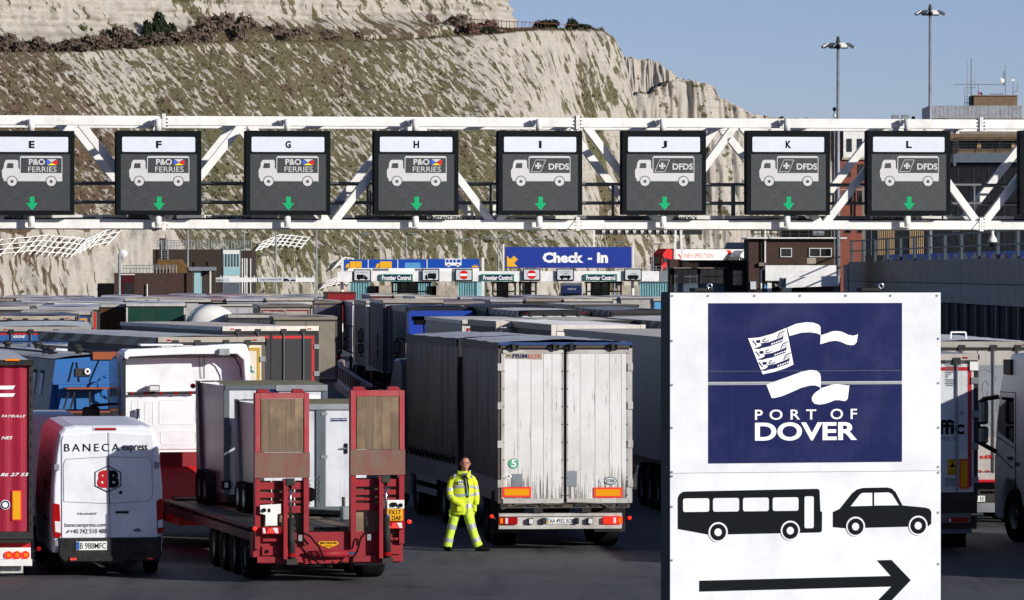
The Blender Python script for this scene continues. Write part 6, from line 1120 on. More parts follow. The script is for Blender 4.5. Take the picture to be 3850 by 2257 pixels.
# ------------------------------------------------------------------ blue narrowboat on a low trailer
f = Frame(350, 174.7, 14); X, Z = f.x, f.z; t = thing('narrowboat', 'blue and grey narrowboat with roof vents loaded behind the white van', 'boat', f.loc, R(14)); paint('boat_blue', '#2868ab', .45, .25); paint('boat_grey', '#8a8884', .5, .3); paint('boat_roof', '#c9ccce', .55, .3); paint('boat_wood', '#9c4f28', .5, .3); paint('hull_black', '#15161a', .6, .2)
zr = Z(1352); zl = Z(1555); w1, w2 = .82, .98
MB().add([(-w1, 0, zr), (w1, 0, zr), (w2, 0, zl), (-w2, 0, zl), (-w1, 16, zr), (w1, 16, zr), (w2, 16, zl), (-w2, 16, zl)], [(0, 3, 7, 4), (1, 5, 6, 2), (4, 7, 6, 5)]).build('cabin_side', 'boat_grey', t)
MB().prism([(-w1, zr), (0, zr + .06), (w1, zr), (w2, zl), (-w2, zl)], -.03, -.002).build('bulkhead', 'boat_blue', t)
MB().grid(lambda u, v: (-w1 - .04 + (2*w1 + .08)*u, -.06 + 16.1*v, zr + .02 + .09*(1 - (2*u - 1)**2)), 8, 3).build('roof', 'boat_roof', t, smooth=True)
for sx in (-1, 1): MB().tube([(sx*(w1 - .08), .3 + i*2, zr + .14) for i in range(8)], .025).build('grab_rail', 'dark_metal', t)
for xx, yy in ((-.55, 2.3), (-.5, 3.4), (.5, 5.2), (.45, 10.6), (-.1, 11.6), (-.15, 1.0)): MB().lathe([(.07, zr + .08), (.07, zr + .17), (.12, zr + .18), (.12, zr + .21), (.06, zr + .26), (.0, zr + .27)], 14, (xx, yy, 0), 'z').build('mushroom_vent', 'dark_metal', t, smooth=True)
for yy in (1.2, 2.2, 4.2):
    k = MB().add([(-w1 - .01 - (zr - z)*.125, y_, z) for y_, z in ((yy, zr - .25), (yy + .55, zr - .25), (yy + .55, zr - .85), (yy, zr - .85))], [(0, 1, 2, 3)]).build('window', 'black', t); MB().add([(-w1 - .02 - (zr - z)*.125, y_, z) for y_, z in ((yy + .06, zr - .32), (yy + .49, zr - .32), (yy + .49, zr - .78), (yy + .06, zr - .78))], [(0, 1, 2, 3)]).build('pane', 'sign_grey', k)
bx('hatch', 'boat_wood', t, -.02, w1, -.1, .35, zr + .0, zr + .16); k = bx('name_board', 'dark_metal', t, X(283), X(337), -.07, -.03, Z(1415), Z(1385)); MB().lathe([(.05 + .022*math.cos(i*.785), .022*math.sin(i*.785)) for i in range(9)], 14, (X(326), -.1, Z(1397)), 'y').build('rope_coil', 'pure_white', k, smooth=True)
for a, b_ in (((258, 1437), (276, 1362)), ((336, 1437), (375, 1345)), ((298, 1440), (288, 1362))): MB().beam((X(a[0]), -.04, Z(a[1])), (X(b_[0]), -.04, Z(b_[1])), .025).build('strap', 'black', t)
bx('ledge', 'boat_blue', t, -w2*.93, w2, -.25, -.032, Z(1445), Z(1436)); bx('locker', 'boat_blue', t, -w2*.8, w2, -.24, -.032, zl + .1, Z(1446)); bx('seat_frame_top', 'boat_wood', t, X(232), X(390), -.75, -.3, Z(1461), Z(1455))
for a, b_ in (((247, 1458), (225, 1535)), ((268, 1460), (250, 1535)), ((320, 1460), (322, 1540)), ((388, 1460), (392, 1540))): MB().beam((X(a[0]), -.6, Z(a[1])), (X(b_[0]), -.6, Z(b_[1])), .035).build('seat_leg', 'hull_black', t)
MB().tube([(X(a), -.5, Z(b_)) for a, b_ in ((395, 1500), (370, 1488), (355, 1455), (356, 1430), (372, 1418), (398, 1413))], .03, 8).build('tiller', 'boat_blue', t, smooth=True)
MB().prism([(-1.02, zl + .04), (1.02, zl + .04), (.98, zl - .5), (.6, zl - .85), (-.6, zl - .85), (-.98, zl - .5)], -1.0, 16.5).build('hull', 'hull_black', t, bevel=.04); bx('gunwale', 'boat_wood', t, -1.0, 1.0, -.98, -.05, zl + .041, zl + .07)
o = thing('boat_trailer', 'low black trailer under the narrowboat', 'trailer', f.loc, R(14)); bx('bed', 'hull_black', o, -1.2, 1.2, .3, 15, .75, zl - .87)
for sx in (-1, 1):
    for yy in (2.2, 3.4, 4.6): wheel(o, sx*1.0, yy, .42, .36, sx)
o = thing('cab_roof_rack', 'white lorry roof with light bar beyond the red trailer at the left edge', 'lorry cab', W(60, 1300, 127) * 1.0, R(6)); o.location.z = 0; bx('body', 'cab_white', o, -1.25, 1.25, 0, 2.2, 1.0, 3.5, bevel=.06); MB().cyl((-1.2, .2, 3.62), (1.25, .2, 3.62), .07, 10).build('light_bar', 'chrome', o)
for k in range(6): bx('bar_lamp', 'grey_paint', o, -1.1 + k*.42, -1.0 + k*.42, .11, .135, 3.6, 3.64)
for sx in (-1, 1): wheel(o, sx*1.0, 1.3, .5, .32, sx)
# ------------------------------------------------------------------ white tractor unit pulling the low-loader
s = 188.0; f = Frame(690, s, 8.5); X, Z = f.x, f.z; t = thing('white_tractor_unit', 'white lorry tractor with grey side fairing, pulling the red low-loader', 'lorry cab', f.loc, R(8.5)); paint('fairing_grey', '#5d6166', 0.12, 0.05, metal=.7, streak=0); paint('inner_grey', '#9aa3a3', .5, .1)
z0, z1 = Z(1700), Z(1303); MB().prism([(0, z0), (0, z1 - .22), (.1, z1 - .1), (1.0, z1 - .05), (1.8, z1 - .7), (2.1, 2.3), (2.25, 1.4), (2.25, .45), (0, .9)], -1.23, 1.23, 'x').build('cab', 'cab_white', t, bevel=.08, seg=3)
for y0, y1 in ((1342, 1476), (1484, 1690)): MB().box(X(468), X(928), -.035, .0, Z(y1), Z(y0)).build('rear_panel', 'cab_white', t, bevel=.02)
for a0, a1, b0, b1 in ((497, 522, 1506, 1598), (548, 577, 1510, 1600), (600, 735, 1505, 1595), (545, 577, 1630, 1672), (605, 735, 1622, 1668), (760, 905, 1505, 1595)): 
    P = rrect(X(a0), X(a1), Z(b1), Z(b0), .04); m_ = MB()
    for i in range(len(P)): m_.beam((P[i][0], -.036, P[i][1]), (P[(i+1) % len(P)][0], -.036, P[(i+1) % len(P)][1]), .014, .014)
    m_.build('pressed_panel', 'cab_white', t)
# roof fairing: hollow hood open to the rear
hood = [(462, 1345), (463, 1322), (475, 1312), (560, 1309), (700, 1302), (850, 1293), (905, 1292), (916, 1297), (930, 1340), (930, 1480), (914, 1480), (905, 1352), (880, 1330), (700, 1331), (560, 1336), (480, 1340), (474, 1350)]
MB().prism([f.p(*q_) for q_ in hood], -.5, 0.05).build('roof_fairing', 'cab_white', t, bevel=.015); flat('fairing_lining', [[f.p(476, 1347), f.p(905, 1345), f.p(895, 1305), f.p(478, 1318)]], 'inner_grey', t, -.037); MB().box(X(530), X(690), .1, .8, Z(1302), Z(1294)).build('roof_hatch', 'cab_white', t, bevel=.02)
k = MB().box(X(812), X(852), -.6, -.2, Z(1335), Z(1310)).build('rear_camera', 'inner_grey', t, bevel=.01); MB().tube([(X(a), -.45, Z(b_)) for a, b_ in ((852, 1330), (875, 1345), (893, 1380), (897, 1420))], .014, 5).build('cable', 'black', k)
MB().prism([f.p(*q_) for q_ in ((458, 1345), (470, 1345), (470, 1600), (458, 1600))], -.4, .05).build('side_fairing', 'fairing_grey', t, bevel=.01)
MB().grid(lambda u, v: (-1.235 - .12*math.sin(v*3.14*.5), -.42 + 2.3*u, (1.1 + (z1 - .1 - 1.1)*v) - .25*u*v), 12, 14).build('side_panel', 'fairing_grey', t, smooth=True)
bar = MB().cyl((X(480), -.14, Z(1479)), (X(735), -.14, Z(1476)), .03, 10).build('light_bar', 'dark_metal', t)
for k in range(5): MB().cyl((X(490 + k*55), -.15, Z(1479 - k*.6)), (X(500 + k*55), -.15, Z(1479 - k*.6)), .034, 10).build('bar_lens', 'lamp_red', bar)
k = MB().box(X(557), X(598), -.3, -.08, Z(1471), Z(1446)).build('work_lamp', 'chrome', t, bevel=.02); bx('lens', 'lamp_clear', k, X(561), X(594), -.31, -.301, Z(1467), Z(1450)); MB().cyl((X(578), -.15, Z(1480)), (X(578), -.15, Z(1470)), .02, 6).build('bracket', 'dark_metal', k)
MB().cyl((X(518), -.14, Z(1640)), (X(518), -.14, Z(1536)), .045, 12).build('exhaust_stack', 'chrome', t, smooth=True)
for a, b_, e_ in ((756, 1425, 746), (768, 1424, 766)): MB().tube([(X(a), -.06, Z(b_)), (X(e_), -.06, Z(1340))], .006, 5).build('aerial', 'black', t)
k = MB().tube([(-1.3, 1.9, 2.65), (-1.72, 1.8, 2.62), (-1.72, 1.8, 1.95)], .03).build('mirror_arm', 'black_plastic', t); MB().box(-1.9, -1.55, 1.72, 1.86, 1.95, 2.6).build('mirror', 'black_plastic', k, bevel=.05); bx('mirror_glass', 'mirror', k, -1.86, -1.59, 1.71, 1.718, 2.0, 2.55)
paint('loader_red', '#97212c', 0.55, 0.5, dcol='#4c302c', streak=.4); paint('loader_red_b', '#d2232c', 0.4, 0.12)
bx('catwalk', 'loader_red', t, X(590), X(742), -.9, -.5, Z(1800), Z(1705)); [bx('catwalk_post', 'loader_red_b', t, X(a_), X(a_ + 9), -.96, -.91, Z(1800), Z(1698)) for a_ in (592, 636, 660, 705, 730)]; bx('catwalk_rail', 'loader_red', t, X(588), X(745), -.98, -.9, Z(1745), Z(1736)); bx('chassis', 'dark_metal', t, -.45, .45, -3.5, 2, .6, .95)
for sx in (-1, 1): wheel(t, sx*1.05, 1.3, .5, .32, sx); wheel(t, sx*.98, -1.6, .5, .5, sx); wheel(t, sx*.98, -2.7, .5, .5, sx)
# ------------------------------------------------------------------ red low-loader with raised ramps
s = 219.0; f = Frame(1232, s, 11.5); X, Z = f.x, f.z; t = thing('low_loader', 'red low-loader trailer with two raised timber-faced loading ramps', 'trailer', f.loc, R(11.5))
def ramp_wood():
    m, nt, b = new_mat('ramp_wood'); v = coords(nt, 14, 14, .8); n = noise(nt, v, 1, 5, .7); n2 = noise(nt, coords(nt), 1.4, 4)
    col = mix(nt, ramp(nt, n, .35, .7), c('#7c6a56'), c('#5f5142')); col = mix(nt, ramp(nt, n2, .5, .8), col, c('#a58c6d')); nt.links.new(col, b.inputs['Base Color']); b.inputs['Roughness'].default_value = .9
    m, nt, b = new_mat('chequer'); tc = nd(nt, 'ShaderNodeTexCoord'); wv = nd(nt, 'ShaderNodeTexWave', wave_type='BANDS', bands_direction='DIAGONAL'); wv.inputs['Scale'].default_value = 34; nt.links.new(tc.outputs['Object'], wv.inputs[0]); wv.inputs['Distortion'].default_value = 2; n = noise(nt, coords(nt, 3, 3, 1), 2.0, 5)
    col = mix(nt, ramp(nt, n, .42, .62), c('#9a5a50'), c('#8d7a66')); col = mix(nt, ramp(nt, wv.outputs[0], .3, .8), col, c('#6f5348')); nt.links.new(col, b.inputs['Base Color']); b.inputs['Roughness'].default_value = .7
    bp_ = nd(nt, 'ShaderNodeBump'); bp_.inputs['Strength'].default_value = .5; bp_.inputs['Distance'].default_value = .02; nt.links.new(wv.outputs[0], bp_.inputs['Height']); nt.links.new(bp_.outputs[0], b.inputs['Normal'])
ramp_wood(); paint('worn_red', '#a83540', 0.55, 0.35, dcol='#8a7d70')
zd = Z(1985)          # deck height at the rear
bx('deck_edge', 'maroon', t, -1.31, -1.2, .4, 11.5, zd - .02, .95); bx('deck_edge', 'loader_red', t, 1.2, 1.31, .4, 11.5, zd - .02, .95)  # left edge and side rave take darker maroon, that side's shade put into the colour
for i in range(8): bx('deck_plank', 'ramp_wood' if i in (2, 5) else 'dark_metal', t, -1.19 + i*.3, -.91 + i*.3 - .01, .5, 11.4, .88, .93)
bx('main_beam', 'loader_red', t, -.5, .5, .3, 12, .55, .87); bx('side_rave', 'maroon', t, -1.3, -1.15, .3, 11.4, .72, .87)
bx('rear_beam', 'loader_red', t, -1.3, 1.3, -.05, .3, Z(2092), Z(2000)); bx('rear_deck', 'chequer', t, X(1160), X(1320), .0, 1.3, Z(2016), Z(2000)); bx('lower_beam', 'loader_red', t, X(985), X(1500), -.06, .2, Z(2118), Z(2093))
MB().prism([(0, .9), (0, .5), (2.6, .5), (3.6, 1.25), (6, 1.3), (6, 1.55), (3.4, 1.5), (2.4, .9)], -1.1, 1.1, 'x').build('gooseneck', 'loader_red_b', t, loc=(0, 10.5, 0)); bx('headboard', 'loader_red', t, -1.0, 1.0, 14.0, 14.1, 1.4, 1.78)
for sx in (-1, 1):
    for yy in (1.6, 2.85, 4.1, 5.35): wheel(t, sx*1.0, yy, .42, .46, sx)
def ramp_unit(x0_, x1_, yt, nm):
    r_ = MB(); xL, xR = X(x0_), X(x1_); cx_ = (x0_ + x1_)/2
    fr_ = bx('ramp', 'loader_red', t, xL, xL + .09, -.18, .02, Z(2060), Z(yt)); fr_['label'] = 'raised loading ramp, %s one, with timber facing' % nm
    bx('side_beam', 'loader_red', fr_, xR - .09, xR, -.18, .02, Z(2045), Z(yt)); bx('top_beam', 'worn_red', fr_, xL + .09, xR - .09, -.2, .02, Z(yt + 22), Z(yt))
    for k in range(5): a = xL + .1 + (xR - xL - .2)*k/5; bx('timber', 'ramp_wood', fr_, a + .0015, a + (xR - xL - .2)/5 - .0015, -.19 - .003*(k % 2), -.1, Z(yt + 222), Z(yt + 23))
    bx('chequer_plate', 'chequer', fr_, xL - .01, xR + .01, -.21, -.181, Z(yt + 318), Z(yt + 223)); bx('worn_edge', 'worn_red', fr_, xL, xL + .085, -.2, -.181, Z(yt + 222), Z(yt + 1)); bx('worn_edge', 'worn_red', fr_, xR - .085, xR, -.2, -.181, Z(yt + 222), Z(yt + 1))
    for a in (x0_ + 8, x1_ - 62): MB().prism([(X(a), Z(yt)), (X(a + 6), Z(yt - 14)), (X(a + 40), Z(yt - 14)), (X(a + 52), Z(yt))], -.1, .05).build('toe_claw', 'loader_red', fr_, bevel=.008)
    for k, (b0, b1) in enumerate(((335, 362), (374, 393), (404, 414), (424, 450))): bx('cross_beam', 'loader_red', fr_, xL + .09, xR - .09, -.12, -.02, Z(yt + b1), Z(yt + b0))
    for k in range(4): bx('back_board', 'ramp_wood', fr_, xL + .12 + k*.2, xL + .3 + k*.2, -.015, .0, Z(yt + 560), Z(yt + 330))
    bx('inner_post', 'loader_red', fr_, X(cx_ + 2), X(cx_ + 16), -.3, -.13, Z(2098), Z(yt + 322))
    c2 = MB().cyl((X(cx_ + 28), -.26, Z(1945)), (X(cx_ + 28), -.26, Z(yt + 340)), .028, 12).build('piston_rod', 'chrome', fr_, smooth=True); MB().cyl((X(cx_ + 33), -.27, Z(2108)), (X(cx_ + 30), -.26, Z(1944)), .062, 14).build('cylinder', 'black_plastic', fr_, smooth=True); MB().cyl((X(cx_ + 33), -.27, Z(2088)), (X(cx_ + 33), -.27, Z(2076)), .065, 14).build('red_band', 'lamp_red', c2); bx('piston_head', 'dark_metal', fr_, X(cx_ + 12), X(cx_ + 42), -.32, -.18, Z(yt + 345), Z(yt + 320)); bx('pivot', 'dark_metal', fr_, X(cx_ + 12), X(cx_ + 52), -.34, -.2, Z(2118), Z(2098))
    bx('foot', 'loader_red', fr_, X(x0_ + 10), X(x1_ - 4), -.14, -.08, Z(2112), Z(2090)); MB().tube([(X(cx_ + 45), -.25, Z(1930)), (X(cx_ + 62), -.25, Z(1960)), (X(cx_ + 55), -.25, Z(2000)), (X(cx_ + 62), -.25, Z(2040))], .011, 5).build('hose', 'black', fr_)
    return fr_
ra = ramp_unit(956, 1156, 1476, 'nearer the van'); rb = ramp_unit(1312, 1512, 1468, 'nearer the walking man')
wp = MB().prism([f.p(*q_) for q_ in ((972, 1895), (1049, 1891), (1049, 1927), (1036, 1930), (1035, 1972), (992, 1972), (992, 1932), (972, 1926))], -.26, -.24).build('control_plate', 'white_paint', t); MB().cyl((X(986), -.3, Z(1914)), (X(986), -.26, Z(1914)), .035, 12).build('socket', 'black', wp); bx('mark', 'sign_black', wp, X(1000), X(1010), -.264, -.26, Z(1922), Z(1908))
wp = bx('control_plate', 'white_paint', t, X(1432), X(1509), -.26, -.24, Z(1912), Z(1880)); MB().cyl((X(1494), -.31, Z(1900)), (X(1494), -.26, Z(1900)), .035, 12).build('socket', 'black', wp); MB().prism(rrect(X(1457), X(1480), Z(1905), Z(1889), .03), -.3, -.26).build('socket_cover', 'black', wp)
pl = bx('number_plate', 'plate_yellow', t, X(1442), X(1504), -.262, -.242, Z(1958), Z(1914)); text('lettering', 'FX17', 'sign_black', pl, X(1452), X(1495), Z(1935), Z(1918), -.266, bold=.02); text('lettering', 'DAF', 'sign_black', pl, X(1462), X(1497), Z(1956), Z(1939), -.266, bold=.02); flat('flag_strip', [rect(X(1444), X(1454), Z(1956), Z(1936))], 'eu_blue', pl, -.266)
for x0_, y_ in ((976, 1976), (1438, 1961)):
    lm = MB().box(X(x0_), X(x0_ + 72), -.3, -.2, Z(y_ + 28), Z(y_)).build('tail_lamp', 'lamp_red', t, bevel=.015); flat('lamp_white', [[f.p(x0_ + 6, y_ + 24), f.p(x0_ + 16, y_ + 24), f.p(x0_ + 12, y_ + 4), f.p(x0_ + 4, y_ + 4)], [f.p(x0_ + 40, y_ + 4), f.p(x0_ + 60, y_ + 4), f.p(x0_ + 62, y_ + 24), f.p(x0_ + 52, y_ + 24)]], 'lamp_clear', lm, -.304); flat('lamp_red_part', [[f.p(x0_ + 18, y_ + 24), f.p(x0_ + 50, y_ + 24), f.p(x0_ + 36, y_ + 4), f.p(x0_ + 26, y_ + 4)]], 'refl_red', lm, -.304)
for a, b_, y_ in ((958, 954, 1983), (1514, 1530, 1963)): k = MB().beam((X(a), -.1, Z(y_ + 8)), (X(b_), -.2, Z(y_)), .025).build('lamp_stalk', 'black_plastic', t); MB().lathe([(0, -.04), (.035, -.03), (.035, .03), (0, .04)], 10, (X(b_), -.2, Z(y_)), 'y').build('marker_lamp', 'lamp_red_lit', k)
sh = flat('maker_badge', [[f.p(1195, 2044), f.p(1200, 2035), f.p(1266, 2035), f.p(1271, 2044), f.p(1262, 2050), f.p(1233, 2061), f.p(1205, 2050)]], 'plate_yellow', t, -.06); text('lettering', 'BROSHUIS', 'sign_black', sh, X(1202), X(1264), Z(2046), Z(2037), -.064, bold=.03); text('lettering', 'HOLLAND', 'sign_black', sh, X(1218), X(1247), Z(2055), Z(2050), -.064, bold=.02)
MB().cyl((X(1152), -.18, Z(2082)), (X(1300), -.18, Z(2080)), .06, 14).build('winch_cylinder', 'loader_red', t, smooth=True); MB().cyl((X(1300), -.18, Z(2080)), (X(1328), -.18, Z(2079)), .025, 10).build('winch_rod', 'chrome', t)
for P in (((1158, 2070), (1170, 2100), (1205, 2128), (1235, 2122), (1241, 2108)), ((1120, 1995), (1155, 2012), (1190, 2055), (1210, 2108)), ((1372, 1990), (1345, 2020), (1330, 2075), (1300, 2115), (1260, 2112))): MB().tube([(X(a), -.3, Z(b_)) for a, b_ in P], .016, 6).build('hose', 'black', t, smooth=True)
for a in (1112, 1368): bx('valve_box', 'galv', t, X(a), X(a + 14), -.32, -.26, Z(2030), Z(2007))
for a in (985, 1440): bx('step', 'loader_red', t, X(a), X(a + 62), -.16, -.08, Z(2032), Z(2022)); k = bx('coupling_box', 'loader_red', t, X(a), X(a + 62), -.1, -.062, Z(2085), Z(2050)); MB().cyl((X(a + 18), -.13, Z(2070)), (X(a + 18), -.1, Z(2070)), .03, 10).build('socket', 'black', k)
bx('mud_flap', 'grey_paint', t, X(1345), X(1450), .4, .42, Z(2132), Z(2105)); flat('flap_mark', [[f.p(1370, 2108), f.p(1422, 2108), f.p(1396, 2120)]], 'plate_yellow', t, .398)
# ------------------------------------------------------------------ two box trailers riding on it
paint('box_white', '#cfd3d8', .35, .1); paint('box_side', '#9fa3a6', .3, .15, metal=.35); paint('box_frame', '#5a646c', .45, .25); paint('box_roof', '#8b8568', .8, .3)
f = Frame(1036, 201, 12); X, Z = f.x, f.z; zf = .98; t = thing('box_trailer', 'taller white box trailer riding behind the cab end of the low-loader', 'trailer', f.loc, R(12), 'box trailers carried on the low-loader'); w_ = .93; zt = Z(1444); zl = zf + .2
bx('rear_wall', 'box_white', t, -w_, w_, -.02, .02, zl, zt - .05); 
for sx in (-1, 1): bx('side_wall', 'box_side', t, min(sx*w_, sx*(w_ - .03)), max(sx*w_, sx*(w_ - .03)), .02, 3.4, zl, zt - .04); bx('corner_post', 'box_frame', t, sx*w_ - .05, sx*w_ + .05, -.05, .05, zl, zt - .02)
MB().grid(lambda u, v: (-w_ - .03 + (2*w_ + .06)*u, -.05 + 3.5*v, zt - .03 + .06*(1 - (2*v - 1)**2)), 3, 10).build('roof', 'box_roof', t, smooth=True); bx('roof_trim', 'galv', t, -.0, w_ + .04, -.08, -.03, zt - .13, zt - .02); bx('roof_trim', 'box_frame', t, -w_ - .03, -.01, -.07, -.03, zt - .1, zt - .02); bx('door_panel', 'pure_white', t, .12, w_ - .1, -.035, -.02, zl + .2, zt - .22)
MB().prism([(3.3, zl), (3.45, zt), (3.2, zt), (2.75, zl)], -w_ - .06, -w_ - .01, 'x').build('tail_ramp_edge', 'box_frame', t); bx('handle', 'box_frame', t, -w_ + .02, -w_ + .07, -.06, -.02, zl + .9, zl + 1.3); k = bx('tail_lamp', 'black', t, -w_ - .1, -w_ + .06, -.1, -.05, zl + .1, zl + .26); bx('lens', 'lamp_clear', k, -w_ - .05, -w_ + .02, -.105, -.1, zl + .13, zl + .23); MB().lathe([(0, -.04), (.05, -.03), (.05, .03), (0, .04)], 10, (-w_ - .15, 3.2, zt - .1), 'y').build('marker_lamp', 'lamp_red', t); flat('badge', [rect(-.12, .06, zt - .2, zt - .08)], 'ink_blue', t, -.03)
bx('floor_frame', 'dark_metal', t, -w_, w_, 0, 3.4, zf + .05, zl - .005)
for sx in (-1, 1):
    for yy in (1.5, 2.2): k = wheel(t, sx*(w_ + .1), yy, .3, .2, sx, rim='galv'); k.location.z = zf - .05 + .3; MB().lathe([(.34, -.1), (.34, .1)], 16, (sx*(w_ + .1), yy, zf + .26), 'x').build('mudguard', 'black_plastic', t)
f = Frame(1185, 209, 12); X, Z = f.x, f.z; t = thing('box_trailer', 'lower white box trailer just behind the raised ramps, drawbar toward the camera', 'trailer', f.loc, R(12), 'box trailers carried on the low-loader'); zt = Z(1515); zl = Z(1905); w_ = .93
bx('front_wall', 'box_white', t, -w_, X(1186), -.02, .02, zl, zt - .04); d = bx('door', 'box_white', t, X(1223), w_, -.035, .0, zl, zt - .1); bx('door_post', 'box_frame', t, X(1187), X(1222), -.06, .02, zl - .05, zt - .08)
for y_ in (1550, 1712): bx('hinge', 'galv', d, X(1205), X(1228), -.075, -.06, Z(y_ + 12), Z(y_))
k = bx('latch', 'black', d, X(1294), X(1304), -.07, -.036, Z(1706), Z(1668)); MB().cyl((X(1276), -.08, Z(1687)), (X(1300), -.08, Z(1687)), .014, 6).build('latch_rod', 'galv', k); lb = flat('maker_label', [rect(X(1241), X(1302), Z(1585), Z(1573))], 'ink_blue', d, -.04); text('lettering', 'Ifor Williams Trailers', 'pure_white', lb, X(1243), X(1300), Z(1580), Z(1575), -.044, bold=.01); flat('maker_badge', [rect(X(1164), X(1180), Z(1542), Z(1528))], 'ink_blue', t, -.03)
for sx in (-1, 1): bx('side_wall', 'box_side', t, min(sx*w_, sx*(w_ - .03)), max(sx*w_, sx*(w_ - .03)), .02, 3.0, zl, zt - .04)
MB().grid(lambda u, v: (-w_ - .03 + (2*w_ + .06)*u, -.05 + 3.1*v, zt - .03 + .06*(1 - (2*v - 1)**2)), 3, 8).build('roof', 'box_roof', t, smooth=True); bx('roof_trim', 'galv', t, -w_ - .03, w_ + .04, -.09, -.05, zt - .12, zt - .02); MB().prism([(2.9, zl), (3.05, zt), (2.8, zt), (2.4, zl)], -w_ - .06, -w_ - .01, 'x').build('tail_ramp_edge', 'box_frame', t)
bx('floor_frame', 'box_frame', t, -w_, w_, -.05, 3.0, zl - .12, zl - .005); db = MB().beam((-.5, 0, zl - .06), (X(1242), -1.3, zl - .06), .08).build('drawbar', 'dark_metal', t); MB().beam((.6, 0, zl - .06), (X(1242), -1.3, zl - .06), .08).build('drawbar', 'dark_metal', t); MB().box(X(1232), X(1256), -1.5, -1.2, zl - .18, zl + .06).build('coupling', 'galv', db, bevel=.02); MB().cyl((X(1246), -1.2, zl - .4), (X(1246), -1.2, zl + .22), .03, 10).build('jockey_stem', 'dark_metal', db); MB().cyl((X(1228), -1.2, zl - .33), (X(1244), -1.2, zl - .33), .1, 14).build('jockey_wheel', 'rubber', db); MB().tube([(X(1190) + .02*math.cos(i*1.3), -.2 + .02*math.sin(i*1.3), zl + .1 + i*.018) for i in range(26)], .008, 4).build('coiled_cable', 'black', t); MB().cyl((X(1163), -.06, zl + .22), (X(1163), -.02, zl + .22), .13, 16).build('spare_wheel', 'rubber', t)
for sx in (-1, 1):
    for yy in (1.2, 1.9): k = wheel(t, sx*(w_ + .1), yy, .28, .2, sx, rim='galv'); k.location.z = .95 + .28
# ------------------------------------------------------------------ right edge: three vehicles
s = 198.0; f = Frame(3430, s, 4.0); X, Z = f.x, f.z
def ex(t, f, w, zb, zt):
    P = []
    for j in range(16):
        for i in range(14):
            a, b_ = 3556 + i*7 + (j % 2)*3.5, 1344 + j*7
            if (a - 3556) + (b_ - 1344)*1.1 < 90 or (j > 11 and (a < 3595)): P.append(disc(X(a), Z(b_), .0135, 6))
    flat('dot_map', P, 'grey_paint', t, -.036)['kind'] = 'stuff'
    text('lettering', 'traffic', 'sign_black', t, X(3430), X(3626), Z(1634), Z(1578), -.036, bold=.03); text('lettering', 'LOGISTICS', 'ink_grey', t, X(3470), X(3594), Z(1657), Z(1644), -.036); k = flat('registered_ring', ringpoly(X(3618), Z(1553), .04, .033), 'ink_grey', t, -.036); text('lettering', 'R', 'ink_grey', k, X(3614), X(3622), Z(1558), Z(1548), -.036)
    k = flat('caution_label', [rect(X(3562), X(3600), Z(1786), Z(1727))], 'plate_yellow', t, -.036); flat('triangle', [[f.p(3570, 1757), f.p(3592, 1757), f.p(3581, 1738)]], 'sign_black', k, -.04)
    for i, wd_ in enumerate(('CAUTION', 'LEFT', 'HAND', 'DRIVE')): text('lettering', wd_, 'sign_black', k, X(3566), X(3597), Z((1735, 1768, 1776, 1784)[i]), Z((1730, 1763, 1771, 1779)[i]), -.04)
    bx('reflector_edge', 'refl_red', t, X(3606), X(3643), -.04, -.034, Z(1838), Z(1726)); bx('reflector', 'refl_orange', t, X(3612), X(3637), -.044, -.0405, Z(1832), Z(1733)); bx('latch_box', 'steel_grey', t, X(3553), X(3594), -.06, -.034, Z(1826), Z(1798)); bx('hinge_plate', 'white_paint', t, X(3646), X(3678), -.07, -.034, Z(1393), Z(1360)); bx('lower_panel', 'dark_metal', t, -1.24, 1.24, -.02, .05, .75, .99); bx('lamp_bar', 'grey_paint', t, -1.2, X(3650), -.05, .05, Z(1966), Z(1930)); k = bx('tail_lamp', 'lamp_red', t, X(3560), X(3640), -.08, -.051, Z(1963), Z(1946)); bx('lens', 'lamp_clear', k, X(3564), X(3574), -.09, -.081, Z(1962), Z(1950)); bx('under_bar', 'grey_blue', t, -1.2, X(3652), -.1, .1, Z(2006), Z(1990)); bx('mud_flap', 'rubber', t, X(3560), X(3645), .4, .42, .08, .5)
trailer('white-doored trailer with red border and dotted world map beside the port sign', 3183, 3677, 1325, 4.0, 13.6, typ='box', side='#c9c9c7', roof='#8b8d90', rear='#d3d6d8', frame='#2c2d2f', trim='#b3262a', rail='#b9b4ab', extra=ex, group=None)
s = 180.0; f = Frame(3675, s, 3.0); X, Z = f.x, f.z
